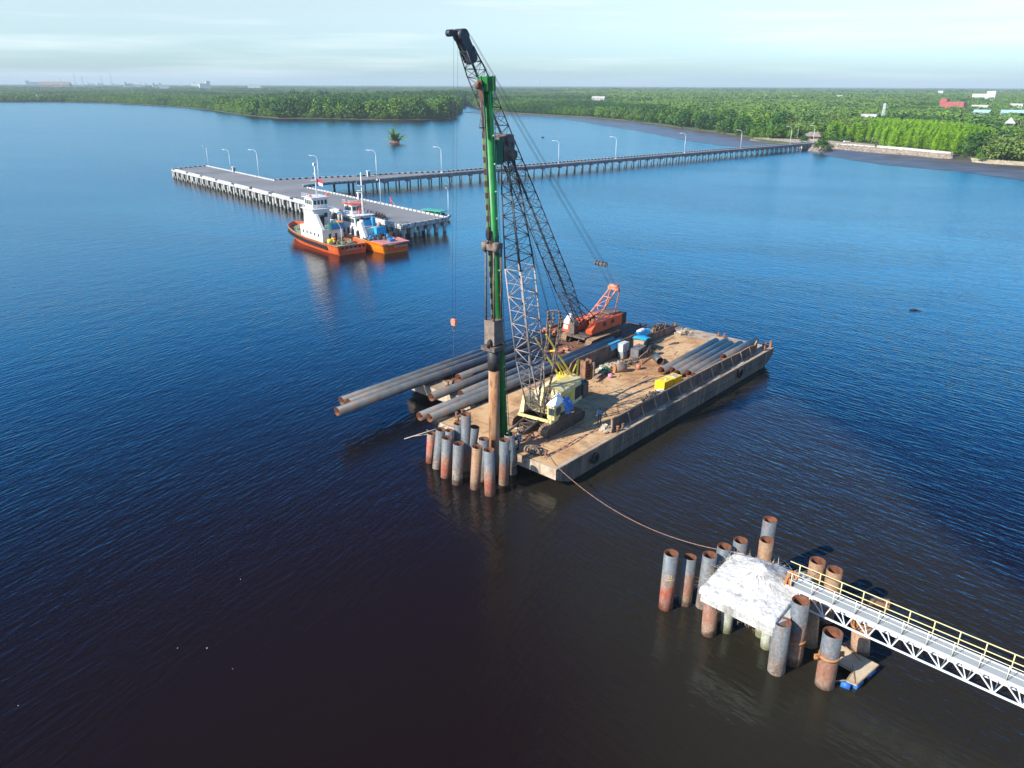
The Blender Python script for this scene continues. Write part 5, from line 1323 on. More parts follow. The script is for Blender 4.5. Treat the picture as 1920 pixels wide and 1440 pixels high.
# ------------------------------------------------------------------ the two barges
BA = math.radians(48.4)
BO = V((4.2, 63.6, 0))
def L(s, t, z=0.0):
    c, n = math.cos(BA), math.sin(BA)
    return V((BO.x + s * c - t * n, BO.y + s * n + t * c, z))
def onb(name, label, cat, s, t, z=2.2, rot=0.0, group=None):      # a thing standing on the barge; its x axis runs from bow to stern
    return thing(name, label, cat, L(s, t, z), BA + math.radians(rot), group)
DZ = 2.2
bg_ = thing('cargo_barge', 'flat steel barge with sandy deck, rusty side walls and a blunt pale bow', 'barge', BO, BA)
W_ = 16.2
b = MB(); b.sweep([(0.0, 2.195), (0.0, 1.05), (0.5, .75), (5.0, -1.2), (44.0, -1.2), (48.4, 1.2), (48.4, 2.195)], 0.0, W_)
b.obj('hull', M['hull'], bg_)
MB().hexa([(-.02, .0, 1.05), (.5, .0, 1.05), (.5, W_, 1.05), (-.02, W_, 1.05), (-.02, .0, 2.2), (.5, .0, 2.2), (.5, W_, 2.2), (-.02, W_, 2.2)]).hexa([(.45, .02, .77), (5, .02, -1.2), (5, W_ - .02, -1.2), (.45, W_ - .02, .77), (-.02, .02, 1.06), (.5, .02, 1.06), (.5, W_ - .02, 1.06), (-.02, W_ - .02, 1.06)]).obj('bow_plate', M['hull_pale'], bg_)
MB().box(-.025, 48.42, -.03, W_ + .03, 2.19, 2.21).obj('deck_margin', M['deck_edge'], bg_)
MB().prism([(.25, .5), (10.5, .35), (11, 1.15), (44.2, 1.2), (45.2, 5), (44.4, 12.5), (43, 13.8), (20, 13.8), (19, 15.8), (.3, 15.8)], 2.211, 2.225).obj('deck', M['deck'], bg_)
MB().box(-.05, 48.45, -.09, .0, 1.95, 2.17).box(10, 46.5, -.07, 0, 0.75, .9).obj('rubbing_strake', M['hull'], bg_)
# starboard bulwark, stiffened outside
def bulwark(t, s0, s1, h, side, ends, parent, n, capm):
    th = .06
    prof = [(s0, 2.21)] + [(s0 + a, 2.21 + k) for a, k in ends[0]] + [(s1 - a, 2.21 + k) for a, k in ends[1][::-1]] + [(s1, 2.21)]
    w = MB().sweep(prof, t - th, t + th).obj('bulwark', M['bulwark'], parent)
    c = MB()
    for (a0, z0), (a1, z1) in zip(prof, prof[1:]): c.bar((a0, t, z0), (a1, t, z1), .18, .10)
    c.obj('cap_rail', M[capm], w)
    for i in range(1, n):
        x = s0 + (s1 - s0) * i / n
        c = MB(); c.bar((x, t + side * .12, 2.21 + h - .1), (x + .1, t + side * .55, 2.24), .10, .10); c.obj('stiffener', M['rail_tan'] if side < 0 else M['bulwark'], w)
    return w
bulwark(1.0, 10.7, 45.0, 1.4, -1, [[(0.05, 1.3), (.4, 1.4)], [(.2, 1.6), (.8, 1.1), (2.4, 1.3), (5.0, 1.25), (12.0, 1.4)]], bg_, 13, 'rail_tan')
bulwark(13.9, 19.7, 45.5, 2.1, 1, [[(.1, .9), (.7, 1.8), (1.6, 2.1)], [(.6, 1.0), (6.0, 1.2), (11.0, 2.1)]], bg_, 10, 'bulwark')
MB().box(10.5, 10.68, .9, 1.1, 2.2, 3.7).box(10.4, 11.2, .94, 1.06, 3.6, 3.72).obj('end_frame', M['rail_tan'], bg_)
def bollard_pair(parent, s, t, rot=0):
    b = MB(); R_ = Matrix.Rotation(rot, 3, 'Z')
    for d in (-.45, .45):
        q = R_ @ V((d, 0, 0)); b.tube((s + q.x, t + q.y, 2.2), (s + q.x, t + q.y, 2.75), .14, n=10); b.tube((s + q.x, t + q.y, 2.75), (s + q.x, t + q.y, 2.83), .19, n=10)
    q = R_ @ V((.8, 0, 0)); w = R_ @ V((0, .25, 0)); b.bar((s - q.x, t - q.y, 2.23), (s + q.x, t + q.y, 2.23), .5, .06)
    return b.obj('bollard_pair', M['rust'], parent)
for s_, t_, r_ in ((1.6, 3.0, 1.57), (1.5, 14.3, 1.57), (2.6, 15.6, 0), (49.0 - 1.2, 7.6, 1.57), (47.6, 1.0, 0), (47.4, 15.2, 0), (11.4, .5, 0)): bollard_pair(bg_, s_, t_, r_)
MB().box(48.0, 48.2, .2, .5, 2.2, 3.2).tube((46.2, .35, 2.2), (46.2, .35, 2.9), .14, n=8).obj('stern_fairlead', M['rust'], bg_)
MB().tube((46.0, .12, 1.95), (46.0, .9, 1.95), .02, n=5).torus((5.7, -.06, 1.15), (0, 1, 0), .42, .09, 16, 6).obj('hawse_ring', M['greasy'], bg_)
for s_, z_ in ((1.2, 1.2),):
    MB().torus((-.06, 3.2, 1.45), (1, 0, 0), .0, .0, 4, 4) if False else None
lt_ = MB(); LR = random.Random(77)
for _ in range(420):
    s_, t_ = LR.uniform(1, 45), LR.uniform(1.4, 13.6)
    if LR.random() < .5: s_, t_ = LR.uniform(8, 32), LR.uniform(2, 13)
    lt_.cbox((s_, t_, 2.235), LR.uniform(.04, .22), LR.uniform(.03, .12), LR.uniform(.02, .06), LR.uniform(0, 3.1))
for _ in range(26):
    s_, t_, a_ = LR.uniform(6, 40), LR.uniform(2, 13), LR.uniform(-.4, .4); l_ = LR.uniform(.5, 1.8)
    lt_.bar((s_, t_, 2.25), (s_ + l_ * math.cos(a_), t_ + l_ * math.sin(a_), 2.25), .06, .05)
tag(lt_.obj('deck_litter', M['scrap'], bg_), kind='stuff')
sm = MB()      # plate seams
for s_ in range(3, 46, 6): sm.box(s_ - .03, s_ + .03, 1.3, 13.7, 2.2255, 2.232)
for t_ in (4.4, 7.5, 10.6): sm.box(1.0, 45, t_ - .03, t_ + .03, 2.2255, 2.2305)
sm.obj('plate_seams', M['rust'], bg_)
# patches of bare rust and dust are in the deck's own paint; sand spilt along the walkway
sp = MB()
for s_, t_, a_, c_ in ((12.3, .45, .9, .3), (15.5, .5, .8, .25), (19.5, .45, 1.2, .3), (24, .5, 1.2, .28), (33, .45, 1.6, .3), (39, .4, 1.2, .3), (37, .5, .9, .3)): sp.blob((s_, t_, 2.2), a_, c_, .14, 12, 5, .5)
sp.obj('spilt_sand', M['palescrap'], bg_)
r = onb('tyre_fender', 'black tyre hanging on the long side of the barge near the stern', 'tyre', 38.0, -.2, 1.35)
MB().torus((0, 0, 0), (0, 1, 0), .5, .18, 20, 8).obj('tyre', M['black'], r); MB().tube((0, .1, .4), (0, .15, .85), .03, n=5).obj('hanging_chain', M['greasy'], r)
r = onb('tyre_fender', 'dark tyre hung low near the front corner of the barge', 'tyre', 6.1, -.2, 1.15)
MB().torus((0, 0, 0), (0, 1, 0), .45, .17, 20, 8).obj('tyre', M['black'], r)
# second barge
b2 = thing('spud_barge', 'darker rust brown barge lying alongside under the long pipes and the red crane', 'barge', BO, BA)
b2.name = 'flat_barge'
MB().sweep([(6.4, 2.15), (6.4, .8), (10.0, -1.1), (42.5, -1.1), (45.0, .9), (45.0, 2.15)], 16.9, 28.8).obj('hull', M['hull'], b2)
MB().box(6.38, 45.02, 16.88, 28.82, 2.15, 2.17).obj('deck', M['deck_dark'], b2)
MB().box(6.4, 9.4, 17.0, 28.7, 2.171, 2.185).obj('bow_deck', M['deck_edge'], b2)
MB().box(6.36, 6.4, 17, 28.7, .9, 2.1).obj('bow_plate', M['hull_pale'], b2)
for s_, t_ in ((13.2, 28.4), (17.4, 28.3), (8.4, 23.0), (8.3, 18.2), (43.8, 18.4), (43.6, 27.8)): bollard_pair(b2, s_, t_, 0 if t_ > 20 else 1.57)
MB().box(8, 44, 28.5, 28.7, 2.17, 2.5).obj('side_coaming', M['deck_dark'], b2)

# ------------------------------------------------------------------ loose pipes
def lay_pipe(a, c, z0, z1, label, group, R_=.5, name='steel_pipe'):
    p, q = L(a[0], a[1], z0), L(c[0], c[1], z1)
    d = q - p; r = thing(name, label, 'pipe', p, math.atan2(d.y, d.x), group)
    r.rotation_euler = (0, -math.asin(d.z / d.length), math.atan2(d.y, d.x))
    MB().pipe((0, 0, 0), (d.length, 0, 0), R_, .035, 30).obj('pipe_shell', [M['pipe'], M['inside']], r)
    return r
G1 = 'steel pipes laid on the sandy deck near the stern'
for i, (a, c, lab) in enumerate((((28.56, 5.95), (43.97, 6.5), 'first pipe of the deck stack, farthest from the side wall, rusty at its far end'), ((29.5, 4.95), (44.83, 5.45), 'second pipe of the deck stack counting from the open deck'),
                  ((28.98, 3.92), (44.21, 4.4), 'third pipe of the deck stack, sticking out a little nearer'), ((29.9, 2.9), (45.15, 3.4), 'fourth pipe of the deck stack with a round rust patch'), ((29.56, 1.85), (44.81, 2.37), 'fifth pipe of the deck stack, beside the yellow boxes'))):
    lay_pipe(a, c, 2.74, 2.74, lab, G1)
lay_pipe((36.5, 1.62), (45.9, 1.60), 3.52, 3.52, 'upper pipe of the deck stack resting against the side wall', G1, .45)
lay_pipe((31.5, 7.9), (32.6, 9.25), 2.74, 2.74, 'short pale offcut of pipe beside the deck stack', None, .5, 'pipe_offcut')
G2 = 'long pipes reaching out over the water from the brown barge'
for a, c, z, lab in (((-4.3, 27.5), (30, 27.5), 2.80, 'outermost of the three longest pipes jutting over the water'), ((-4.1, 26.45), (30, 26.45), 2.80, 'middle of the three longest pipes jutting over the water'),
                     ((-6.45, 25.4), (30.0, 25.1), 2.80, 'longest pipe, whose open end reaches farthest out over the water'), ((9.64, 22.95), (28.4, 23.2), 2.78, 'pipe ending just over the brown barge bow, beside the longest ones'),
                     ((3.25, 20.85), (24.4, 21.3), 2.78, 'pipe with its open end past the brown barge bow'), ((6.14, 18.9), (22.7, 19.3), 2.78, 'rust brown pipe with its open end just above the paired pipes'),
                     ((-1.26, 17.78), (34.7, 17.65), 2.78, 'left one of the close pair of pipes pointing at the pile cluster'), ((-.81, 16.72), (35.2, 16.55), 2.78, 'right one of the close pair of pipes, along the barge wall')):
    lay_pipe(a, c, z, z, lab, G2)
for s_ in (8.6, 20.5, 27.5):
    r = onb('timber_bearer', {8.6: 'timber beam under the pipes at the brown barge bow', 20.5: 'timber beam under the middle of the long pipes', 27.5: 'timber beam under the far ends of the long pipes'}[s_], 'timber', s_, 17.0, 2.18)
    MB().box(-.15, .15, 0, 11.2, 0, .12).obj('beam', M['wood'], r)

# ------------------------------------------------------------------ cranes
def track_unit(name, parent, L_, W__, H_, y, m_shoe, m_side):
    b = MB(); R_ = H_ / 2; prof = []
    n = 8
    for i in range(n + 1): a = math.pi / 2 + math.pi * i / n; prof.append((-(L_ / 2 - R_) + R_ * math.cos(a), R_ + R_ * math.sin(a)))
    for i in range(n + 1): a = -math.pi / 2 + math.pi * i / n; prof.append(((L_ / 2 - R_) + R_ * math.cos(a), R_ + R_ * math.sin(a)))
    m = len(prof); k = len(b.v)
    for yy in (y - W__ / 2, y + W__ / 2): b.v += [(p[0], yy, p[1]) for p in prof]
    b.cur = 0
    for i in range(m): b.face((k + i, k + (i + 1) % m, k + m + (i + 1) % m, k + m + i))
    b.cur = 1
    b.face(tuple(range(k, k + m))[::-1]); b.face(tuple(range(k + m, k + 2 * m)))
    o = b.obj(name, [m_shoe, m_side], parent)
    s = MB(); per = 0.28; tot = 2 * (L_ - H_) + math.pi * H_; cnt = int(tot / per)
    for i in range(cnt):
        d = i * tot / cnt; st = L_ - H_
        if d < st: p = (-(st / 2) + d, H_); nrm = (0, 1)
        elif d < st + math.pi * R_: a = math.pi / 2 - (d - st) / R_; p = (st / 2 + R_ * math.cos(a), R_ + R_ * math.sin(a)); nrm = (math.cos(a), math.sin(a))
        elif d < 2 * st + math.pi * R_: p = (st / 2 - (d - st - math.pi * R_), 0); nrm = (0, -1)
        else: a = -math.pi / 2 - (d - 2 * st - math.pi * R_) / R_; p = (-st / 2 + R_ * math.cos(a), R_ + R_ * math.sin(a)); nrm = (math.cos(a), math.sin(a))
        if nrm[1] < -.5: continue
        s.bar((p[0] + nrm[0] * .03, y - W__ / 2, p[1] + nrm[1] * .03), (p[0] + nrm[0] * .03, y + W__ / 2, p[1] + nrm[1] * .03), .07, .07)
    s.obj('track_shoe_ribs', m_shoe, o)
    w = MB()
    for i in range(7): w.tube((-L_ / 2 + R_ + i * (L_ - H_) / 6, y - W__ / 2 - .06, R_ * .55), (-L_ / 2 + R_ + i * (L_ - H_) / 6, y + W__ / 2 + .06, R_ * .55), R_ * .32, n=10)
    w.obj('track_rollers', m_side, o)
    return o
def w2l(root, p):       # world point to the frame of a turned root
    Rm = Matrix.Rotation(-root.rotation_euler[2], 3, 'Z')
    return Rm @ (V(p) - root.location)
# yellow piling crane, facing the bow
YC = onb('crawler_crane', 'cream yellow crawler crane with grey lattice boom carrying the green piling leader', 'crane', 7.6, 7.6, 2.225, 183.0)
track_unit('track', YC, 7.0, 1.1, 1.2, 2.25, M['track'], M['trackdark'])      # local +y is towards the side wall
track_unit('track', YC, 7.0, 1.1, 1.2, -2.25, M['track'], M['trackdark'])
MB().box(-1.6, 1.6, -1.7, 1.7, .35, .95).tube((0, 0, .95), (0, 0, 1.3), 1.2, n=20).box(1.6, 3.4, -.35, .35, .3, .7).obj('carbody', M['darksteel'], YC)
TL = math.radians(6.5)
def ty(x, y, z): return (x * math.cos(TL) - y * math.sin(TL), x * math.sin(TL) + y * math.cos(TL), z)
def ybox(x0, x1, y0, y1, z0, z1): return MB().hexa([ty(x0, y0, z0), ty(x1, y0, z0), ty(x1, y1, z0), ty(x0, y1, z0), ty(x0, y0, z1), ty(x1, y0, z1), ty(x1, y1, z1), ty(x0, y1, z1)])
ybox(-5.4, 2.4, -1.65, 1.65, 1.3, 1.62).obj('turntable_frame', M['cream'], YC)
hb = MB(); hb.hexa([ty(-5.0, .55, 1.62), ty(.3, .55, 1.62), ty(.3, 1.65, 1.62), ty(-5.0, 1.65, 1.62), ty(-5.0, .55, 4.15), ty(-.4, .55, 4.15), ty(-.4, 1.65, 3.7), ty(-5.0, 1.65, 3.7)])
house = hb.obj('engine_house', M['cream'], YC)
MB().hexa([ty(-5.1, .4, 4.17), ty(-.2, .4, 4.17), ty(-.2, 1.75, 3.67), ty(-5.1, 1.75, 3.67), ty(-5.1, .4, 4.24), ty(-.2, .4, 4.24), ty(-.2, 1.75, 3.74), ty(-5.1, 1.75, 3.74)]).obj('roof', M['cream'], house)
hb = MB(); hb.hexa([ty(-5.0, -1.65, 1.62), ty(.3, -1.65, 1.62), ty(.3, -.45, 1.62), ty(-5.0, -.45, 1.62), ty(-5.0, -1.65, 3.3), ty(-.6, -1.65, 3.3), ty(-.6, -.45, 3.75), ty(-5.0, -.45, 3.75)])
hb.obj('engine_house', M['cream'], YC)
for x0, x1, z0, z1, mt_ in ((-4.9, -3.6, 1.7, 3.1, 'black'), (-3.3, -2.4, 1.75, 3.0, 'yellow'), (-2.2, -1.3, 1.75, 3.0, 'yellow'), (-1.1, -.4, 2.3, 3.0, 'black')):
    ybox(x0, x1, 1.655, 1.69, z0, z1).obj('side_door', M[mt_], house)
dr = [MB()]
for y0 in (-.3,):
    for x in (-1.2, -2.6): dr[0].tube(ty(x, -.42, 2.5), ty(x, .5, 2.5), .45, n=14); dr[0].tube(ty(x, -.42, 2.5), ty(x, -.36, 2.5), .62, n=14); dr[0].tube(ty(x, .44, 2.5), ty(x, .5, 2.5), .62, n=14)
dr[0].obj('winch_drum', M['greasy'], YC)
ybox(-4.4, -3.2, -.4, .5, 1.62, 3.9).obj('engine_block', M['yellow'], YC)
cw = ybox(-6.7, -5.42, -1.75, 1.75, 1.25, 2.9).obj('counterweight', M['darksteel'], YC)
ybox(-6.9, -6.72, .2, 1.5, 1.4, 3.0).obj('rear_frame', M['greasy'], YC)
ybox(1.2, 2.5, -1.9, 2.3, 1.3, 1.62).obj('front_platform', M['cream'], YC)
cab = ybox(1.0, 2.15, 1.45, 2.35, 1.62, 3.0).obj('cab', M['cream'], YC)
ybox(2.205, 2.23, 1.65, 2.25, 2.1, 2.85).obj('cab_window', M['glass'], cab); ybox(1.1, 1.9, 2.455, 2.48, 2.0, 2.85).obj('cab_window', M['glass'], cab)
tp = MB(); A_ = ty(.5, 1.75, 4.1)
for u_, v_ in (((2.3, 1.35), (2.3, 2.45)), ((2.3, 2.45), (.2, 2.5)), ((.2, 2.5), (.1, 1.3)), ((.1, 1.3), (2.3, 1.35))): tp.tri(ty(*u_, 3.12), ty(*v_, 3.12), A_)
tp.obj('cab_sheet', M['tarpwhite'], cab)
ybox(-2.2, 1.0, -1.72, -1.68, 1.9, 3.1).obj('louvre_panel', M['tarpwhite'], YC)
MB().hexa([ty(.8, -1.9, 1.62), ty(2.2, -1.9, 1.62), ty(2.2, -1.4, 1.62), ty(.8, -1.4, 1.62), ty(1.2, -1.8, 3.4), ty(1.7, -1.8, 3.4), ty(1.7, -1.5, 3.2), ty(1.2, -1.5, 3.2)]).obj('side_bracket', M['cream'], YC)
r = thing('blue_tarpaulin', 'crumpled bright blue tarpaulin hung beside the yellow crane cab', 'tarpaulin', YC.matrix_basis @ V(ty(.1, 2.25, 1.5)), YC.rotation_euler[2] + TL)
tb = MB(); nx_, nz_ = 9, 9
for j in range(nz_):
    for i in range(nx_):
        u_, v_ = i / 8, j / 8; tb.v.append((-.7 + 1.3 * u_ + rnd.uniform(-.04, .04), .15 + .55 * math.sin(v_ * 1.6) + .16 * math.sin(u_ * 9 + v_ * 3) + rnd.uniform(-.05, .05), 1.9 - 1.5 * v_ + .1 * math.sin(u_ * 7)))
for j in range(nz_ - 1):
    for i in range(nx_ - 1): k = j * nx_ + i; tb.face((k, k + 1, k + nx_ + 1, k + nx_), True)
tb.obj('sheet', M['tarpdeep'], r)
# boom
bf = V((2.55, 72.7, 3.9)); bt = PY(950, 283, 69.9)
ax_ = (bt - bf); side_ = L(0, 1, 0) - L(0, 0, 0)
q0, q1, q2, q3, q4 = bf, bf + ax_ * .235, bf + ax_ * .60, bf + ax_ * .86, bt
lo = lambda p: w2l(YC, p)
def seg(name, a_, c_, h0, h1, n_, mt, rc=.075, rb=.035):
    Rm = Matrix.Rotation(-YC.rotation_euler[2], 3, 'Z')
    return MB().lattice(lo(a_), lo(c_), h0, h1, n_, rc, rb, side=Rm @ side_).obj(name, mt, YC)
seg('boom_foot_section', q0, q1, (.95, .22), (.98, .98), 5, M['boomlow'])
seg('boom_middle_section', q1, q2, .98, .98, 7, M['boomgrey'], .085, .045)
seg('boom_upper_section', q2, q3, .98, .62, 7, M['boomsteel'])
seg('boom_tip_section', q3, q4, .62, .36, 4, M['boomsteel'])
# head block, pendants, gantry
hd = MB(); hc = lo(bt)
hd.cbox(lo(PY(944, 277, 69.4)), 1.5, 1.3, 2.1, 0, .12).tube(lo(PY(946, 262, 69.4)) - V((0, .7, 0)), lo(PY(946, 262, 69.4)) + V((0, .7, 0)), .5, n=14).tube(lo(PY(953, 290, 69.4)) - V((0, .7, 0)), lo(PY(953, 290, 69.4)) + V((0, .7, 0)), .45, n=14)
hd.obj('boom_head', M['greasy'], YC)
gt1, gt2 = PY(1004, 634, 77.5), PY(1024, 627, 76.2)
gb1, gb2 = V(YC.matrix_basis @ V(ty(-4.6, -.9, 3.7))), V(YC.matrix_basis @ V(ty(-4.6, .95, 3.7)))
ga = MB()
for a_, c_ in ((gt1, gb1), (gt2, gb2)): ga.bar(lo(a_), lo(c_), .16)
m1 = [a_.lerp(c_, .35) for a_, c_ in ((gt1, gb1), (gt2, gb2))]; ga.bar(lo(m1[0]), lo(m1[1]), .12)
for k in (-.5, .1, .6):
    ga.bar(ty(-4.9, k, 3.75), tuple(lo(gt1.lerp(gt2, .5).lerp((gb1 + gb2) / 2, .45 + .1 * k))), .09)
ga.bar(ty(-5.0, -1.1, 3.85), ty(-5.0, 1.2, 3.85), .3); ga.bar(ty(-4.2, -1.0, 3.85), ty(-4.2, 1.0, 3.85), .22)
ga.bar(ty(-5.0, 1.1, 3.9), ty(-5.4, 1.0, 5.8), .16); ga.bar(ty(-5.0, .4, 3.9), ty(-5.4, 1.0, 5.8), .12)
ga.obj('gantry', M['yellow'], YC)
br1, br2 = PY(1028, 583, 79.5), PY(1048, 582, 78.5)
pn = MB()
for q_ in (br1, br2): pn.tube(lo(bt), lo(q_), .028, n=5)
pn.tube(lo(bt + V((.3, 0, 0))), lo((br1 + br2) / 2 + V((0, 0, -2))), .022, n=4)
pn.obj('pendant_rope', M['cable'], YC)
bs = MB(); BR = random.Random(12)
def raggedrope(b_, pts_, r0):
    for a_, c_ in zip(pts_, pts_[1:]):
        n_ = max(3, int((c_ - a_).length / .45)); prev = a_
        for i in range(1, n_ + 1):
            q_ = a_.lerp(c_, i / n_) + V((BR.uniform(-.07, .07), BR.uniform(-.07, .07), 0))
            b_.tube(lo(prev), lo(q_), r0 * BR.uniform(.75, 1.3), r0 * BR.uniform(.75, 1.3), 6); prev = q_
for off in (0, .22, -.2):
    o_ = V((off, off * .4, 0))
    raggedrope(bs, [br1 + o_ * .3, PY(1030, 600, 79.3) + o_, PY(1027, 640, 78) + o_ * .7, PY(1017, 690, 75.5) + o_ * .3, PY(1008, 768, 72.8)], .085)
    raggedrope(bs, [br2 + o_ * .3, PY(1052, 600, 78.3) + o_, PY(1046, 640, 77.3) + o_ * .7, PY(1036, 700, 75) + o_ * .3, PY(1019, 772, 72.0)], .085)
raggedrope(bs, [br1, br2], .09); raggedrope(bs, [br1.lerp(br2, .5) + V((0, 0, -.2)), br1.lerp(br2, .45) + V((0, 0, -2.0))], .12)
bs.obj('reeving_bundle', M['greasy'], YC)
# spotter truss from crane to leader foot
f1, f2 = L(.95, 7.7, 2.9), L(.45, 6.05, 2.9); h1_, h2_ = V(YC.matrix_basis @ V((1.9, -.75, 1.35))), V(YC.matrix_basis @ V((1.9, .85, 1.35)))
st_ = MB(); st_.tube(lo(f1), lo(h1_), .13, n=8).tube(lo(f2), lo(h2_), .13, n=8)
for i in range(5):
    u0, u1 = i / 5, (i + 1) / 5; a0, c0, a1, c1 = f1.lerp(h1_, u0), f2.lerp(h2_, u0), f1.lerp(h1_, u1), f2.lerp(h2_, u1)
    st_.tube(lo(a0), lo(c0), .05, n=5).tube(lo(a0 if i % 2 else c0), lo(c1 if i % 2 else a1), .05, n=5)
st_.obj('spotter_truss', M['greasy'], YC)
MB().tube(lo(L(3.6, 7.4, 2.3)), lo(L(3.6, 7.4, 2.9)), .3, n=8).obj('spotter_jack', M['greasy'], YC)
# ------------------------------------------------------------------ green leader
lb = V((-.71, 67.5, 2.3)); lt = PY(913, 152, 67.5)
LD = thing('piling_leader', 'tall bright green piling leader with a slotted guide rail down its left side', 'piling leader', lb, 0)
ld = lt - lb; Hl = ld.length; la = ld.normalized()
fw = (L(-1, 0) - L(0, 0)).normalized(); fw = (fw - la * fw.dot(la)).normalized(); sw = la.cross(fw)      # fw: towards the pile
def lp(h, f=0.0, s=0.0): return la * h + fw * f + sw * s
b = MB(); b.tube(lp(0), lp(Hl), .38, .38, 24).obj('leader_tube', M['green'], LD)
b = MB()
for s_ in (-.56, -.06): b.bar(lp(.2, .50 if s_ > -.3 else .30, s_), lp(Hl - .6, .50 if s_ > -.3 else .30, s_), .07, .07)
b.obj('guide_rail', M['rail_tan'], LD)
b = MB(); n_ = 31
for i in range(n_): b.bar(lp(1 + i * (Hl - 3) / n_, .34, -.28), lp(1 + (i + .52) * (Hl - 3) / n_, .34, -.28), .36, .26)
b.obj('rail_backing', M['greenlight'], LD)
b = MB()
for i in range(n_): b.bar(lp(1 + (i + .52) * (Hl - 3) / n_, .36, -.30), lp(1 + (i + 1) * (Hl - 3) / n_, .36, -.30), .38, .30)
b.obj('rail_slots', mat('dark_slot', (.09, .03, .02), 2), LD)  # solid dark brown blocks between the lengths of green backing
b = MB(); b.bar(lp(0, 0, .50), lp(Hl - 1, 0, .50), .05, .09)
for i in range(60): b.bar(lp(.3 + i * .55, -.02, .42), lp(.3 + i * .55, -.02, .66), .03)
b.bar(lp(0, -.02, .68), lp(Hl - 1, -.02, .68), .04)
b.obj('side_ladder', M['greendark'], LD)
b = MB()
for i in range(13): b.blob(lp(2.0 + i * (Hl - 4) / 13, .05, .50), .09, .09, .09, 6, 4)
b.obj('lug', mat('pale_green_lug', (.45, .72, .45), 1), LD)
hd = MB(); hd.tube(lp(Hl - .8), lp(Hl + .35), .62, .66, 12, smooth=False)
for i in range(8): a = i * math.pi / 4; hd.bar(lp(Hl - .8, .66 * math.cos(a), .66 * math.sin(a)), lp(Hl + .42, .70 * math.cos(a), .70 * math.sin(a)), .07)
hd.obj('leader_cap', M['green'], LD)
MB().bar(lp(Hl - 1.6, .75, 0), lp(Hl + .1, .9, 0), .45, .35).tube(lp(Hl - .3, 1.0, -.2), lp(Hl - .3, 1.0, .2), .3, n=12).obj('cap_sheave', M['rust'], LD)
MB().bar(lp(Hl - 4.2, .8, .1), lp(Hl - 1.6, .8, .1), .16).bar(lp(Hl - 3.6, .55, .1), lp(Hl - 3.6, 1.3, .1), .10).bar(lp(Hl - 3.6, 1.3, .1), lp(Hl - 2, .8, .1), .06).obj('hose_bracket', M['pipe'], LD)
b = MB(); hz = 28.3; c_ = lp(hz, -.75, 0); b.cbox(c_, .7, .9, 2.0, BA).obj('head_bracket', M['greendark'], LD)
b = MB()
for s_ in (.35, .55, .75): b.tube(lp(Hl - .5, .9, s_ * .5), lp(14.5, 1.15, s_), .018, n=4)
b.tube(lp(Hl - 1, .4, .5), lp(.3, .5, 1.3), .018, n=4)
b.obj('hoist_rope', M['cable'], LD)
b = MB(); b.tube(lp(22, .2, -.55), lp(11, .2, -.60), .04, n=5).tube(lp(11, .2, -.6), lp(.6, -.2, -1.0), .04, n=5).obj('hydraulic_hose', M['railcream'], LD)
# ------------------------------------------------------------------ driven pile and hammer
pb = P(931, 886, -.6); pb = V((-1.72, 66.95, -.6))
pt_ = PY(926.5, 655, pb.y)
pv = pt_ - pb
DP = thing('driven_pile', 'rust orange steel pile being driven under the hammer at the barge bow', 'pile', pb, 0)
x_, y_ = basis(pv)
MB().pipe((0, 0, 0), pv + pv.normalized() * .5, .53, .03, 30).obj('pile_shell', [M['driven'], M['inside']], DP)
hb_ = PY(926, 655, pb.y); pv = pv.normalized()
HM = thing('hydraulic_hammer', 'dusty brown pile hammer with two long guide rods clamped to the green leader', 'hammer', hb_, 0)
def hp(h, f=0.0, s=0.0): return pv * h + fw * f + sw * s
def hbox(b_, h0, h1, f0, f1, s0, s1): return b_.hexa([hp(h0, f0, s0), hp(h0, f1, s0), hp(h0, f1, s1), hp(h0, f0, s1), hp(h1, f0, s0), hp(h1, f1, s0), hp(h1, f1, s1), hp(h1, f0, s1)])
MB().tube(hp(-2.0), hp(.05), .60, .60, 18).obj('drive_cap', M['darksteel'], HM)
b = MB(); hbox(b, .05, .45, -.85, .85, -.85, .85); hbox(b, .1, .4, -1.3, -.86, -.3, .3); b.obj('striker_frame', M['greasy'], HM)
hbox(MB(), .6, 2.9, -.62, .62, -.62, .62).obj('ram_casing', M['hammerblock'], HM)
b = MB(); b.tube(hp(.4, .9, .1), hp(1.0, .75, .1), .16, n=8); b.blob(hp(.9, .7, .2), .25, .25, .3, 8, 5, .3); b.obj('valve_block', M['black'], HM)
b = MB()
for f_, s_ in ((.50, .50), (.50, -.50), (-.45, -.50), (-.45, .50)): b.tube(hp(2.9, f_, s_), hp(9.6, f_, s_), .10, n=8)
b.obj('guide_rod', M['greasy'], HM)
b = MB(); b.tube(hp(9.3, .5, .72), hp(10.1, .5, .72), .30, n=10).tube(hp(9.3, .5, -.6), hp(10.1, .5, -.6), .30, n=10); hbox(b, 9.4, 9.9, -.55, .6, -.6, .6); b.tube(hp(9.8, .2, 0), hp(11.0, .4, 0), .2, n=8); b.obj('rod_head', M['hammerblock'], HM)
b = MB(); b.blob(hp(10.9, .6, 0), .3, .3, .6, 8, 5, .4); b.tube(hp(10.9, .6, 0), hp(18.5, .9, 0), .03, n=5); b.obj('hammer_sling', M['black'], HM)

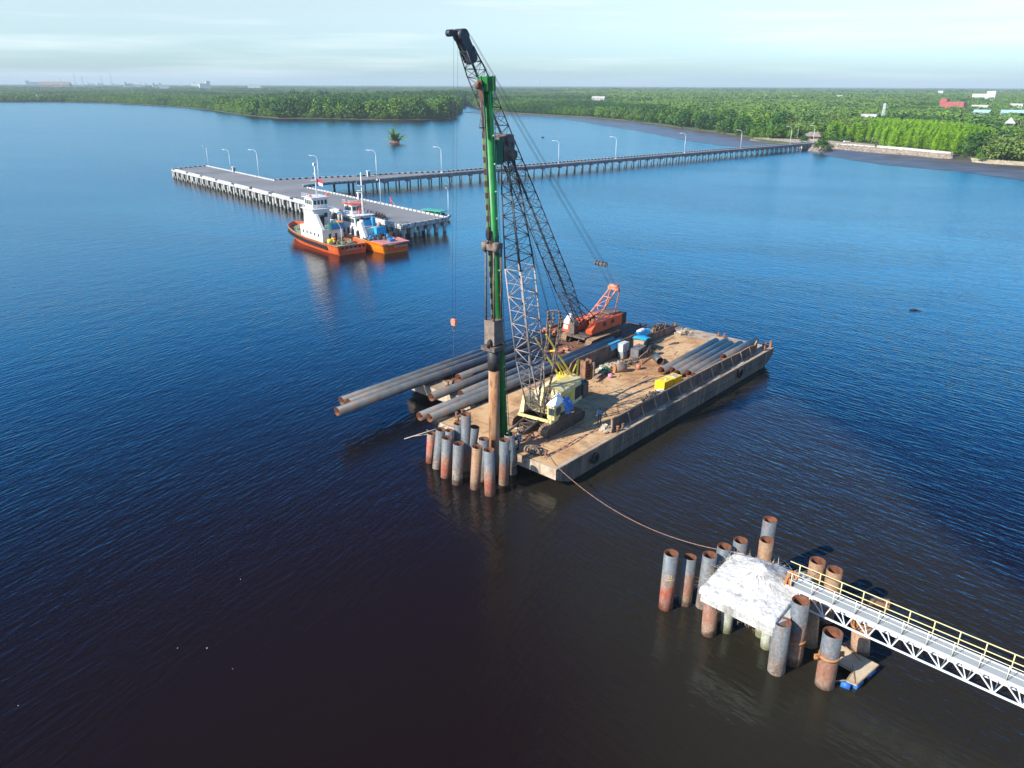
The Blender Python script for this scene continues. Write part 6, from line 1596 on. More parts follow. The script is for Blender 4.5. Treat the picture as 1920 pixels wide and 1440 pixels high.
# ------------------------------------------------------------------ red crane, facing the bow too
RC = onb('crawler_crane', 'orange red crawler crane with a long dark lattice boom at the back of the barges', 'crane', 34.4, 21.0, 2.18, 180.0)
track_unit('track', RC, 7.6, 1.0, 1.15, 2.15, M['track'], M['trackdark']); track_unit('track', RC, 7.6, 1.0, 1.15, -2.15, M['track'], M['trackdark'])
MB().box(-1.5, 1.5, -1.6, 1.6, .35, .95).tube((0, 0, .95), (0, 0, 1.25), 1.15, n=20).obj('carbody', M['darksteel'], RC)
MB().box(-4.8, 2.6, -1.6, 1.6, 1.25, 1.55).obj('turntable_frame', M['darksteel'], RC)
for nm, y0, y1 in (('engine_house', .75, 1.75), ('engine_house', -1.75, -.75)):
    h_ = MB().sweep([(-5.0, 1.55), (2.4, 1.55), (2.6, 2.1), (1.3, 3.05), (-5.0, 3.05)], y0, y1).obj(nm, M['orange'], RC)
    if y0 > 0:
        for x_ in (-.6, -2.6): MB().box(x_ - .35, x_ + .35, 1.752, 1.78, 2.2, 2.75).obj('side_hatch', M['darksteel'], h_)
MB().box(-4.9, -1.2, -.74, .74, 1.56, 2.9).obj('engine_cover', M['rust'], RC)
MB().box(-6.0, -5.02, -1.8, 1.8, 1.4, 3.1).obj('counterweight', M['darksteel'], RC)
MB().box(-5.3, -3.2, -1.2, 1.2, 3.06, 3.3).obj('roof_plate', M['greasy'], RC)
b = MB(); b.tube((-.4, -.7, 2.4), (-.4, .7, 2.4), .5, n=14).tube((-1.7, -.7, 2.7), (-1.7, .7, 2.7), .45, n=14); b.obj('winch_drum', M['rust'], RC)
cab = MB().hexa([(1.3, -3.0, 1.3), (2.9, -3.0, 1.3), (2.9, -1.9, 1.3), (1.3, -1.9, 1.3), (1.3, -3.0, 2.5), (2.9, -3.0, 2.5), (2.9, -1.9, 2.5), (1.3, -1.9, 2.5)]).obj('cab', M['orange'], RC)
MB().hexa([(1.3, -3.0, 2.5), (2.9, -3.0, 2.5), (2.9, -1.9, 2.5), (1.3, -1.9, 2.5), (1.6, -2.7, 3.7), (2.0, -2.7, 3.7), (2.0, -2.2, 3.7), (1.6, -2.2, 3.7)]).obj('cab_roof', M['tarpwhite'], cab)
MB().box(2.905, 2.93, -2.8, -2.1, 1.7, 2.3).obj('cab_window', M['tarpwhite'], cab)
b = MB(); b.box(2.4, 3.6, -1.9, 1.4, 1.0, 1.3); b.box(2.5, 3.4, -1.5, -.6, 1.3, 3.2)
for y_ in (-1.5, 0, 1.3): b.bar((3.3, y_, .1), (2.4, y_, 1.2), .15)
b.obj('front_frame', M['greasy'], RC)
def lr(p): return w2l(RC, p)
rf = V(RC.matrix_basis @ V((2.6, -.1, 2.3))); rtip = PY(864, 66, 86)
rax = rtip - rf; rside = V(side_)
Rm = Matrix.Rotation(-RC.rotation_euler[2], 3, 'Z')
def rseg(name, u0, u1, h0, h1, n_, rc=.07, rb=.033, mt='boomsteel', cross=False): return MB().lattice(lr(rf + rax * u0), lr(rf + rax * u1), h0, h1, n_, rc, rb, side=Rm @ rside, cross=cross).obj(name, M[mt], RC)
rseg('boom_foot_section', 0, .17, (.8, .22), (.85, .85), 8, cross=True)
rseg('boom_middle_section', .17, .50, .85, .85, 12)
rseg('boom_upper_section', .50, .90, .85, .74, 15)
rseg('boom_tip_section', .90, .965, .74, .55, 3)
b = MB(); d_ = rax.normalized(); e_ = rtip - d_ * 1.6
for k in (-.5, .5):
    b.bar(lr(e_ + V(side_) * k - d_ * 1.2), lr(rtip + V(side_) * k), .12, 1.0)
b.bar(lr(e_ - d_ * 1.4), lr(rtip - d_ * .2), .9, .8)
b.tube(lr(rtip + V(side_) * -.6), lr(rtip + V(side_) * .6), .62, n=16)
pk = PY(843, 62, 85.2); b.bar(lr(rtip + d_ * .2), lr(pk), .5, .5); b.tube(lr(pk + V(side_) * -.3), lr(pk + V(side_) * .3), .35, n=10); b.bar(lr(pk), lr(PY(837, 66, 85)), .25)
bk = PY(878, 66, 87); b.bar(lr(rtip), lr(bk), .35, .4)
b.obj('boom_head', M['boomsteel'], RC)
MB().tube(lr(PY(851, 55, 85.6)), lr(PY(849, 66, 85.6)), .22, n=8).obj('guard_rust', M['rust'], RC)
# gantry and ropes
gp = PY(1151, 540, 104.2)
ap = lr(gp)
b = MB()
for y_ in (-.75, .75):
    top_ = V((ap.x, ap.y + y_ * .75, ap.z)); b.bar((.9, y_ * 1.25, 2.5), top_, .18); b.bar((-4.2, y_ * 1.3, 3.2), top_ + V((-.4, y_ * .2, -.3)), .15)
    b.bar((-1.2, y_ * 1.25, 3.0), (1.0, y_ * 1.25, 2.7), .25)
for f_ in (.25, .5, .75): b.bar(V((.9, -.94, 2.5)).lerp(V((ap.x, ap.y - .56, ap.z)), f_), V((.9, .94, 2.5)).lerp(V((ap.x, ap.y + .56, ap.z)), f_), .11)
b.bar(V((.9, -.94, 2.5)).lerp(V((ap.x, ap.y - .56, ap.z)), .5), V((.9, .94, 2.5)).lerp(V((ap.x, ap.y + .56, ap.z)), .25), .08)
b.bar(V((.9, -.94, 2.5)).lerp(V((ap.x, ap.y - .56, ap.z)), .5), V((.9, .94, 2.5)).lerp(V((ap.x, ap.y + .56, ap.z)), .75), .08)
b.bar((ap.x, ap.y - .9, ap.z), (ap.x, ap.y + .9, ap.z), .4, .45); b.tube((ap.x, ap.y - .7, ap.z + .25), (ap.x, ap.y + .7, ap.z + .25), .3, n=10)
b.bar((-4.4, -1.2, 3.25), (.6, -.4, 3.0), .16)
b.obj('gantry', M['gantryred'], RC)
bdl = PY(1127, 494, 103.0)
b = MB(); b.bar(lr(bdl + V(side_) * -1.0), lr(bdl + V(side_) * 1.0), .3, .35)
for k in (-.8, -.3, .3, .8): b.tube(lr(bdl + V(side_) * (k - .02)), lr(bdl + V(side_) * (k + .12)), .32, n=10)
b.obj('bridle', M['greasy'], RC)
b = MB()
for k in (-.75, -.4, .4, .75):
    b.tube(lr(bdl + V(side_) * k), lr(bk + V(side_) * k * .5), .022, n=4); b.tube(lr(bdl + V(side_) * k), V((ap.x, ap.y - k * .8, ap.z)), .022, n=4)
b.obj('boom_pendant', M['cable'], RC)
b = MB()
for k in (-.7, .7): b.bar(lr(rf + rax * .155 + V(side_) * k), (-.2, -k * 1.2, 3.0), .11)
b.obj('backstop', M['boomsteel'], RC)
b = MB()
hk = V((-6.95, 85.9, 0)); hkz = 16.0
hook_w = PY(851, 606, 85.6)
for k in (-.35, .35): b.tube(lr(rtip + V((k * .6, 0, 0)) + V((-.5, -.3, -.3))), lr(hook_w + V((k * .5, 0, .4))), .018, n=4)
b.tube(lr(PY(868, 90, 86)), lr(PY(868, 330, 87)), .015, n=4) if False else None
b.tube(lr(PY(862, 92, 86)), lr(PY(857, 420, 86)), .016, n=4).tube(lr(PY(866, 92, 86)), lr(PY(872, 560, 86)), .014, n=4) if False else None
b.obj('hoist_rope', M['cable'], RC)
HK = thing('hook_block', 'small rusty red hook block hanging from the long crane boom over the water', 'hook block', hook_w, BA)
MB().box(-.16, .16, -.32, .32, -.25, .5).tube((-.2, 0, .2), (.2, 0, .2), .36, n=14).obj('sheave_block', M['gantryred'], HK)
b = MB(); b.tube((0, 0, -.25), (0, 0, -.55), .08, n=6)
for i in range(7): a0, a1 = math.pi / 2 - i * .6, math.pi / 2 - (i + 1) * .6; b.tube((0, .22 * math.cos(a0), -.78 + .22 * math.sin(a0)), (0, .22 * math.cos(a1), -.78 + .22 * math.sin(a1)), .06, n=6)
b.obj('hook', M['greasy'], HK)
tg = thing('tag_line', 'thin line hanging from the hook block to the brown barge bow', 'rope', hook_w, 0)
MB().tube((0, 0, -1.0), L(8.6, 22.9, 2.3) - hook_w, .02, n=4).obj('line', M['cable'], tg)
r = onb('shackle_post', 'short rusty post on the brown barge bow that the hook line is tied to', 'post', 8.6, 22.9, 2.18)
MB().tube((0, 0, 0), (0, 0, .6), .08, n=8).torus((0, 0, .6), (1, 0, 0), .14, .03, 10, 5).obj('post', M['rust'], r)
for (x0, y0, x1, y1, lab) in ((866, 150, 866, 0, ''),): pass
# ------------------------------------------------------------------ standing piles
def stand_pile(base, top, R_, label, group, mt='pile', cat='pile', name='steel_pile', solid=False):
    base, top = V(base), V(top); base0 = base.copy()
    r = thing(name, label, cat, base0, 0, group)
    d = top - base
    lo_ = -d.normalized() * 2.2
    b = MB()
    if solid: b.tube(lo_, d, R_, n=24)
    else: b.pipe(lo_, d, R_, .035, 32)
    b.obj('pile_shell', [M[mt], M['inside']], r)
    return r
GP = 'steel piles standing at the barge bow'
def bp(n, base, top, z, lab, mt='pile', R_=.5):
    b_ = P(780 + base[0] / 6, 740 + base[1] / 6, 0)
    t_ = PY(780 + top[0] / 6, 740 + top[1] / 6, b_.y) if z is None else P(780 + top[0] / 6, 740 + top[1] / 6, z)
    if z is not None: b_ = V((t_.x + (base[0] if base else 0), t_.y, 0))
    return stand_pile(b_, t_, R_, lab, GP, mt)
bp('a', (160, 755), (175, 432), None, 'leftmost pile of the cluster at the barge bow, short with a bright rust band', 'pile_red', .45)
bp('b', (240, 820), (280, 390), None, 'second pile from the left at the bow, with a yellow paint mark', 'pile_grey', .5)
bp('d', (337, 920), (350, 482), None, 'third front pile at the bow, blue above and brick red at the water', 'pile_red', .52)
bp('g', (590, 850), (658, 362), None, 'tall raking pile leaning to the right in the middle of the bow cluster', 'pile', .5)
bp('h', (465, 995), (480, 548), None, 'stout front pile at the bow with a faded orange stain down its middle', 'pile_grey', .53)
bp('i', (755, 960), (762, 495), None, 'pale pile directly left of the pile under the hammer', 'pile_grey', .5)
bp('j', (665, 1050), (690, 585), None, 'red brown front pile, second from the pile under the hammer', 'pile_rust', .5)
bp('k', (832, 1120), (820, 618), None, 'frontmost pile at the bow, in front of the pile under the hammer', 'pile_red', .52)
bp('l', (985, 1000), (995, 508), None, 'grey pile just right of the pile under the hammer', 'pile', .5)
bp('m', (1080, 880), (1050, 443), None, 'shaded dark blue pile behind and right of the hammer pile', 'pile_grey', .52)
for t_, z_, lab in (((375, 400), 4.6, 'half hidden pile between the third and the tall piles at the bow'), ((480, 322), 5.0, 'blue pile in the back row left of the tallest pile'), ((560, 218), 6.2, 'tallest pile in the back row of the bow cluster')):
    q = P(780 + t_[0] / 6, 740 + t_[1] / 6, z_); stand_pile(V((q.x - .05, q.y, 0)), q, .5 if z_ > 4.7 else .42, lab, GP, 'pile')
GQ = 'steel piles standing round the white covered platform'
def qp(base, top, lab, mt='pile', R_=.52, z=None, solid=False, name='steel_pile', grp=GQ):
    if z is None:
        b_ = P(1220 + base[0] / 4.115, 950 + base[1] / 4.115, 0); t_ = PY(1220 + top[0] / 4.115, 950 + top[1] / 4.115, b_.y)
    else:
        t_ = P(1220 + top[0] / 4.115, 950 + top[1] / 4.115, z); b_ = V((t_.x + base, t_.y, 0))
    return b_, t_, stand_pile(b_, t_, R_, lab, grp, mt, solid=solid, name=name)
pA = qp((115, 775), (160, 357), 'leftmost pile by the platform, with yellow figures painted on its side', 'pile_red')
qp((265, 745), (305, 387), 'second pile from the left by the platform, thinner and rusty', 'pile', .47)
qp(-.1, (458, 370), 'third pile from the left, touching the left tip of the platform', 'pile_grey', z=4.5)
qp(-.05, (570, 305), 'dark pile with a rope over it left of the platform', 'pile', z=4.6)
qp(0, (695, 258), 'pile at the upper left edge of the platform', 'pile_grey', z=4.7)
qp(0, (897, 255), 'pile directly behind the top of the platform', 'pile_rust', z=4.6)
qp(0, (922, 98), 'tall outlying pile farthest behind the platform', 'pile', z=5.3)
qp(0, (1290, 415), 'rusty orange pile behind the start of the gangway', 'pile_rust', .55, z=4.4)
qp(0, (1422, 485), 'brown pile behind the yellow handrail of the gangway', 'pile_rust', .54, z=4.3)
qp((447, 975), (473, 670), 'front left pile under the platform corner', 'pile')
qp((967, 1265), (1017, 887), 'big front pile in the middle below the platform', 'pile_grey', .56)
pO = qp((1100, 1200), (1160, 722), 'tall pile right of the platform at the gangway, with a rusty clamp', 'pile', .56)
qp((1225, 1060), (1250, 712), 'shaded dark pile standing under the start of the gangway', 'pile_rust', .52)
pR = qp((1340, 1370), (1408, 970), 'nearest pile of all with an orange clamp ring, beside the float', 'pile', .6)
pS = qp((1615, 1120), (1628, 900), 'rusty brown pile under the gangway truss with a bracket on top', 'pile_rust', .6)
for base, top, lab in (((583, 955), (605, 690), 'pale green concrete leg under the left of the platform'), ((890, 1080), (920, 830), 'ribbed grey concrete leg under the right of the platform'), ((850, 990), (872, 830), 'short reddish concrete leg behind the ribbed one')):
    qp(base, top, lab, 'concrete_pile', .40, solid=True, name='concrete_leg', grp='legs under the platform')
# painted figures on the leftmost pile
def pile_text(par, text, base, top, zz, ang, R_, size=.38):
    c = bpy.data.curves.new('painted_number', 'FONT'); c.body = text; c.size = size; c.extrude = .004; c.align_x = 'CENTER'
    o = bpy.data.objects.new('t', c); COL.objects.link(o); bpy.context.view_layer.update()
    me = bpy.data.meshes.new_from_object(o.evaluated_get(bpy.context.evaluated_depsgraph_get())); bpy.data.objects.remove(o)
    f = zz / (top.z - base.z); cx = (top - base) * f
    for v_ in me.vertices:
        a = ang + v_.co.x / R_; k = R_ + .012 + v_.co.z
        v_.co = (cx.x + k * math.cos(a), cx.y + k * math.sin(a), zz + v_.co.y)
    me.materials.append(M['railyellow'])
    q = bpy.data.objects.new('painted_number', me); COL.objects.link(q); q.parent = par
pile_text(pA[2], '23', pA[0], pA[1], 2.9, math.radians(-97), .52)
bb = MB(); f_ = (pA[1] - pA[0])
for i in range(6):
    a0, a1 = math.radians(-125 + i * 12), math.radians(-113 + i * 12); c_ = f_ * (2.75 / f_.z)
    bb.bar((c_.x + .535 * math.cos(a0), c_.y + .535 * math.sin(a0), 2.75), (c_.x + .535 * math.cos(a1), c_.y + .535 * math.sin(a1), 2.75), .015, .04)
bb.obj('painted_line', M['railyellow'], pA[2])
def clamp(pp, z_, ang, R_):
    b_, t_, r_ = pp; c_ = (t_ - b_) * (z_ / (t_.z - b_.z)); b = MB(); n = 24
    ax = (t_ - b_).normalized()
    b.tube(c_ - ax * .09, c_ + ax * .09, R_ + .05, n=28)
    for s_ in (0, math.pi):
        d = V((math.cos(ang + s_), math.sin(ang + s_), 0)); b.cbox(c_ + d * (R_ + .22), .35, .14, .34, ang + s_); b.tube(c_ + d * (R_ + .3) - V((-d.y, d.x, 0)) * .2, c_ + d * (R_ + .3) + V((-d.y, d.x, 0)) * .2, .05, n=6)
    b.obj('clamp_ring', M['rust_orange'], r_)
clamp(pR, 2.35, math.radians(8), .6); clamp(pO, 1.95, math.radians(20), .56)
# ------------------------------------------------------------------ platform under white fibre
PZ = 4.0
pc = [P(1220 + x / 4.115, 950 + y / 4.115, PZ) for x, y in ((395, 620), (655, 350), (1235, 550), (1140, 640), (1080, 850), (955, 890))]
pf = thing('covered_platform', 'concrete pile cap heaped with white sacking and bleached palm strips', 'platform', (pc[0] + pc[2]) / 2)
org = pf.location
MB().prism([(p.x - org.x, p.y - org.y) for p in (pc[0], pc[5], pc[4], pc[3], pc[2], pc[1])], -1.15, -.18).obj('concrete_cap', M['concrete'], pf)
A_, B__, C_, D_ = pc[0], pc[1], pc[2], pc[5]
def plat(u, v):      # u along the long side, v from front to back
    f_ = A_.lerp(D_, u); k_ = B__.lerp(C_, u); return f_.lerp(k_, v)
from mathutils import noise as _ns
def ph(u, v):
    m_ = math.exp(-((u - .50) ** 2 / .05 + (v - .62) ** 2 / .06)) * .95
    e_ = .14 * _ns.noise(V((u * 5, v * 5, 1))) + .06 * _ns.noise(V((u * 14, v * 14, 4))) + .02 * _ns.noise(V((u * 40, v * 40, 2)))
    return m_ + e_ + .12
b = MB(); NU = 64
for j in range(NU + 1):
    for i in range(NU + 1):
        u, v = i / NU, j / NU; ov = 1.05
        uu, vv = .5 + (u - .5) * ov, .5 + (v - .5) * ov
        edge = min(u, v, 1 - u, 1 - v) * 12
        z_ = ph(u, v) * min(1, edge + .1)
        p = plat(uu, vv) - org; jt_ = .10 * _ns.noise(V((u * 22, v * 22, 7))) if edge < .5 else 0
        if edge < .05: z_ = -.35 - .25 * abs(_ns.noise(V((u * 30, v * 30, 9))))
        b.v.append((p.x + jt_, p.y + jt_, z_))
for j in range(NU):
    for i in range(NU): k = j * (NU + 1) + i; b.face((k, k + 1, k + NU + 2, k + NU + 1), True)
b.obj('white_sacking', M['husk'], pf)
b = MB(); SR = random.Random(4)
def strand(b_, p, d, L_, w_, droop):
    n_ = 4; q = p; st = L_ / n_; side = d.cross(V((0, 0, 1))).normalized() * w_
    for k in range(n_):
        e = q + d * st; w0, w1 = (1 - k / n_), (1 - (k + 1) / n_)
        b_.quad(q - side * w0, e - side * w1, e + side * w1, q + side * w0); q = e; d = (d + V((0, 0, -droop))).normalized()
for _ in range(480):
    u, v = SR.random(), .45 + .55 * SR.random()
    if SR.random() < .6: u, v = min(.98, max(.02, SR.gauss(.55, .2))), min(.98, max(.3, SR.gauss(.66, .15)))
    p = plat(u, v) - org; p.z = ph(u, v) * 1.0 + .03
    a = math.atan2(.62 - v, u - .5) + SR.gauss(0, .6) if SR.random() < .7 else SR.uniform(0, 6.28)
    base = plat(u, v) - plat(.5, .62); d = V((base.x, base.y, 0)); d = d.normalized() if d.length > .1 else V((1, 0, 0))
    d = (d + V((SR.gauss(0, .22), SR.gauss(0, .22), SR.uniform(-.15, .08)))).normalized()
    strand(b, p, d, SR.uniform(.4, 1.2), SR.uniform(.008, .016), .20)
for _ in range(45):
    e = SR.random(); u, v = ((SR.random(), SR.choice((0.0, 1.0))) if e < .5 else (SR.choice((0.0, 0.03)), SR.random()))
    p = plat(u, v) - org; p.z = .15; d = p.copy(); d.z = 0; d = (d.normalized() + V((SR.gauss(0, .6), SR.gauss(0, .6), SR.uniform(-.3, .9)))).normalized()
    strand(b, p, d, SR.uniform(.4, 1.3), SR.uniform(.012, .028), .18)
b.obj('palm_strips', M['frond'], pf)
b = MB()      # dead brown fronds at the left tip and along the back edge, fringe under the front edge
for _ in range(70):
    u, v = SR.choice(((0.0, SR.uniform(.0, .5)), (SR.uniform(0, 1), 1.0), (SR.uniform(.2, .5), SR.uniform(.85, 1))))
    p = plat(u, v) - org; p.z = .1; d = p.copy(); d.z = 0; d = (d.normalized() + V((SR.gauss(0, .5), SR.gauss(0, .5), SR.uniform(-.2, .35)))).normalized()
    strand(b, p, d, SR.uniform(.4, 1.1), SR.uniform(.010, .02), .18)
for _ in range(150):
    p = plat(SR.random(), -.02) - org; p.z = -.3 - SR.random() * .9
    strand(b, p, V((SR.gauss(0, .4), -.6, -.6)).normalized(), SR.uniform(.1, .35), .012, .2)
b.obj('dead_fronds', M['wood'], pf)
b = MB()
for (x, y) in ((1060, 540), (1090, 525), (1045, 575), (1120, 530), (1075, 590)):
    q = P(1220 + x / 4.115, 950 + y / 4.115, PZ + .5) - org; b.cbox(q, .55, .16, .2, x * .01, .4)
b.obj('rusty_plates', M['rust_orange'], pf)
# ------------------------------------------------------------------ gangway
GZ = 4.35
g0, g1 = P(1480, 1089, GZ), P(1920, 1279, GZ)
gd = (g1 - g0); gd.z = 0; gd.normalize(); gl = 27.0
GW = thing('gangway', 'long white truss gangway with yellow handrails and a grey slatted walkway', 'gangway', g0, math.atan2(gd.y, gd.x))
hw = .62
MB().box(0, gl, -hw + .02, hw - .02, -.06, 0).obj('walkway', M['plank'], GW)
b = MB()
for i in range(int(gl / .13)): b.box(i * .13 + .01, i * .13 + .035, -hw + .04, hw - .04, .001, .018)
b.obj('walkway_battens', M['plank'], GW)
b = MB(); pan = 1.42; npn = int(gl / pan)
for i in range(npn): b.box(.35 + i * pan, .38 + i * pan, -hw + .03, hw - .03, .002, .03)
b.obj('panel_joints', M['darksteel'], GW)
DT = 1.15
for nm, s_ in (('near_truss', -1), ('far_truss', 1)):
    b = MB(); y = s_ * hw
    b.box(0, gl, y - .05, y + .05, -.12, .05); b.box(.7, gl, y - .05, y + .05, -DT - .05, -DT + .05)
    for i in range(npn - 1):
        x = .35 + i * pan
        b.bar((x, y, -.1), (x + pan * .72, y, -DT), .07); b.bar((x + pan, y, -.1), (x + pan * .72, y, -DT), .07); b.bar((x + pan * .45, y, -.1), (x + pan * .72, y, -DT), .06)
    b.obj(nm, M['whiteclean'], GW)
b = MB()
for i in range(npn): b.bar((.35 + i * pan + pan * .72, -hw, -DT), (.35 + i * pan + pan * .72, hw, -DT), .05)
b.obj('cross_member', M['whiteclean'], GW)
for nm, s_, mt_, x0 in (('far_handrail', 1, 'railyellow', -.35), ('near_handrail', -1, 'railcream', 0.0)):
    b = MB(); y = s_ * (hw + .03); r_ = .035 if s_ > 0 else .022
    for z_ in (.55, 1.1): b.tube((x0 if z_ > 1 else .4, y, z_), (gl, y, z_), r_, n=6)
    for i in range(npn + 1): b.tube((.35 + i * pan, y, 0), (.35 + i * pan, y, 1.1), r_ * 1.1, n=6)
    b.obj(nm, M[mt_], GW)
q = GW.matrix_basis.inverted() @ V((pS[1].x, pS[1].y, GZ))
b = MB(); b.cbox(pS[1] - pS[0] + V((0, 0, .35)), .9, .3, .3, .6); b.cbox(pS[1] - pS[0] + V((-.6, .15, .75)), .7, .35, .3, .9, .4); b.tube(pS[1] - pS[0] + V((0, 0, -.25)), pS[1] - pS[0] + V((0, 0, -.1)), .66, n=24); b.obj('support_bracket', M['rust_orange'], pS[2])
# small rusty float beyond the gangway
p = P(1660, 1132, 3.0)
p = P(1640, 1127, .2)
r = thing('rusty_float', 'flat rusty steel plates showing beyond the gangway rail', 'float', p, math.radians(-20))
MB().box(-1.0, 1.0, -.3, .3, -.2, .2).obj('float_body', M['rust'], r); MB().box(-.5, .5, -.2, .2, .2, .28).obj('hatch', M['greasy'], r)
# ------------------------------------------------------------------ float with blue drums
fp = [P(1220 + x / 4.115, 950 + y / 4.115, .5) for x, y in ((1460, 1068), (1758, 1222), (1592, 1372), (1512, 1340), (1562, 1268), (1440, 1200))]
fo = (fp[0] + fp[2]) / 2; fo.z = 0
FT = thing('work_float', 'L shaped plywood work float carried on blue drums beside the nearest pile', 'float', fo)
MB().prism([(p.x - fo.x, p.y - fo.y) for p in (fp[0], fp[5], fp[4], fp[3], fp[2], fp[1])], .36, .5).obj('plywood_deck', M['palewood'], FT)
b = MB()
ed = [p - fo for p in fp]
for a_, c_ in zip(ed, ed[1:] + ed[:1]): b.bar((a_.x, a_.y, .5), (c_.x, c_.y, .5), .07, .07)
b.obj('edge_timber', M['wood'], FT)
for a_, c_, lab in ((ed[1].lerp(ed[2], .06), ed[1].lerp(ed[2], .42), ''), (ed[2].lerp(ed[1], .04), ed[2].lerp(ed[1], .36), ''), (ed[3], ed[3].lerp(ed[2], .9), '')):
    i_ = (ed[0] - ed[1]).normalized() * .28; a2, c2 = a_ + i_, c_ + i_
    MB().tube((a2.x, a2.y, .1), (c2.x, c2.y, .1), .28, n=18).obj('blue_drum', M['tarpdeep'], FT)
b = MB(); b.bar(ed[2] + V((-.1, .1, .05)) , ed[4] + V((.15, .5, .08)), .05); b.bar(ed[0] + V((.3, -.2, .03)), ed[4] + V((.9, .9, .06)), .06); b.bar(ed[3] + V((0, 0, 0)), ed[3] + V((-.75, .05, -.1)), .05)
b.obj('loose_batten', M['wood'], FT)
# ------------------------------------------------------------------ mooring rope from barge to platform
ra_, rb_ = L(.95, 2.3, 2.75), P(1395, 1038, 4.9)
r = thing('mooring_rope', 'long rust orange rope sagging from the barge bow to the platform', 'rope', ra_)
b = MB(); n_ = 40; pr_ = V((0, 0, 0))
for i in range(1, n_ + 1):
    f_ = i / n_; q = (rb_ - ra_) * f_; q.z -= 4 * 2.1 * f_ * (1 - f_); b.tube(pr_, q, .026, n=5, smooth=True); pr_ = q
b.obj('rope', M['ropebrown'], r)
r = thing('mooring_rope', 'short pale rope from the barge bow corner down to the pile cluster', 'rope', L(.5, 3.3, 2.4))
MB().tube((0, 0, 0), P(962, 875, 1.2) - L(.5, 3.3, 2.4), .025, n=5).obj('rope', M['railcream'], r)
r = thing('bamboo_raft_pole', 'long thin pale poles lying out to the left of the bow piles', 'pole', P(800, 812, 1.6))
b = MB(); o_ = P(800, 812, 1.6)
b.tube(P(758, 823, 1.2) - o_, P(838, 798, 2.3) - o_, .045, n=6).tube(P(775, 818, 1.2) - o_, P(822, 811, 1.8) - o_, .03, n=5).tube(P(800, 806, 1.4) - o_, P(832, 824, 1.9) - o_, .03, n=5)
b.obj('pole', M['palewood'], r)
r.name = 'bamboo_pole'
# flecks of foam
for i, (px, py) in enumerate(((388, 1215), (333, 1215), (451, 1086), (436, 1254), (34, 1323))):
    r = thing('foam_fleck', ['largest white fleck floating on the dark water lower left', 'small white fleck left of the largest one', 'white fleck farthest up on the dark water lower left', 'small white fleck right below the largest one', 'lone white fleck near the lower left corner'][i], 'foam', P(px, py, .02))
    MB().blob((0, 0, 0), .03 if i else .055, .03, .02, 7, 4, .4).obj('foam', M['whiteclean'], r)

# ------------------------------------------------------------------ things on the deck
def ob(name, label, cat, s, t, rot=0, z=2.225, group=None): return onb(name, label, cat, s, t, z, rot, group)
for i, (s_, t_, ln) in enumerate(((24.9, 3.3, 2.0), (26.75, 3.15, 1.4))):
    r = ob('yellow_box', ['larger bright yellow steel box by the side wall', 'smaller bright yellow steel box behind the larger one'][i], 'box', s_, t_, -3)
    MB().box(-ln / 2, ln / 2, -.62, .62, 0, 1.1).obj('box_body', M['boxyellow'], r)
    b = MB()
    for x in (-ln / 2, ln / 2): b.box(x - .04, x + .04, -.66, .66, 0, 1.12)
    for x in (-ln / 6, ln / 6): b.box(x - .03, x + .03, -.64, .64, 0, 1.11)
    b.obj('rib_frame', M['boxyellow'], r)
    MB().box(-ln / 2 + .1, ln / 2 - .1, -.55, .55, 1.101, 1.115).obj('dusty_lid', M['palescrap'] if i else M['boxyellow'], r)
    b = MB()
    for k in range(9): b.cbox((rnd.uniform(-ln / 3, ln / 3), rnd.uniform(-.4, .4), 1.15), rnd.uniform(.1, .4), rnd.uniform(.05, .2), .06, rnd.uniform(0, 3))
    b.obj('litter', M['palescrap'], r)
r = ob('pallet_sheet', 'white sheet lying on the deck at the foot of the yellow boxes', 'sheet', 23.1, 2.6, 4)
MB().box(-.9, .6, -.7, .6, .28, .34).box(-.8, .5, -.6, .5, 0, .28).obj('sheet', M['tarpwhite'], r)
def heap(name, label, cat, s, t, ls, lt, h, n, mt, seed, rot=0, kind='bars', z=2.225):
    R = random.Random(seed); r = ob(name, label, cat, s, t, rot, z); b = MB()
    for _ in range(n):
        u, v = R.gauss(0, .33), R.gauss(0, .33); u = max(-1, min(1, u)); v = max(-1, min(1, v))
        hz_ = h * (1 - .7 * (u * u + v * v)) * R.random() + .05; c = V((u * ls, v * lt, hz_))
        q = R.random()
        if kind == 'rings' and q < .6: b.torus(c, (R.gauss(0, 1), R.gauss(0, 1), R.gauss(0, .7)), R.uniform(.22, .42), R.uniform(.06, .11), 10, 5)
        elif q < .7:
            d = V((R.gauss(0, 1), R.gauss(0, 1), R.gauss(0, .45))).normalized() * R.uniform(.2, .75); b.bar(c - d * .5, c + d * .5, R.uniform(.05, .16), R.uniform(.05, .2))
        else: b.cbox(c, R.uniform(.15, .6), R.uniform(.12, .5), R.uniform(.08, .35), R.uniform(0, 3), R.gauss(0, .4))
    b.obj('pieces', M[mt], r); return r
heap('scrap_heap', 'dark heap of scrap steel between the yellow boxes and the side wall', 'scrap', 20.6, 2.3, 2.4, 1.0, .9, 110, 'scrap', 1)
heap('scrap_heap', 'small heap of scrap at the near end of the side wall', 'scrap', 10.1, 1.5, .9, .8, .5, 45, 'palescrap', 2)
heap('chain_heap', 'tangle of rusty chain and gear on the right corner of the barge bow', 'chain', 1.3, 3.9, .8, 1.1, .45, 60, 'scrap', 3, kind='rings')
heap('chain_heap', 'heap of dark rings and shackles at the far end of the inner wall', 'chain', 42.8, 15.2, 3.2, .8, 1.3, 120, 'scrap', 4, kind='rings')
heap('chain_heap', 'reddish pile of rings beside the cab of the red crane', 'chain', 31.5, 26.3, 2.2, 1.3, 1.2, 110, 'redscrap', 5, kind='rings', z=2.18)
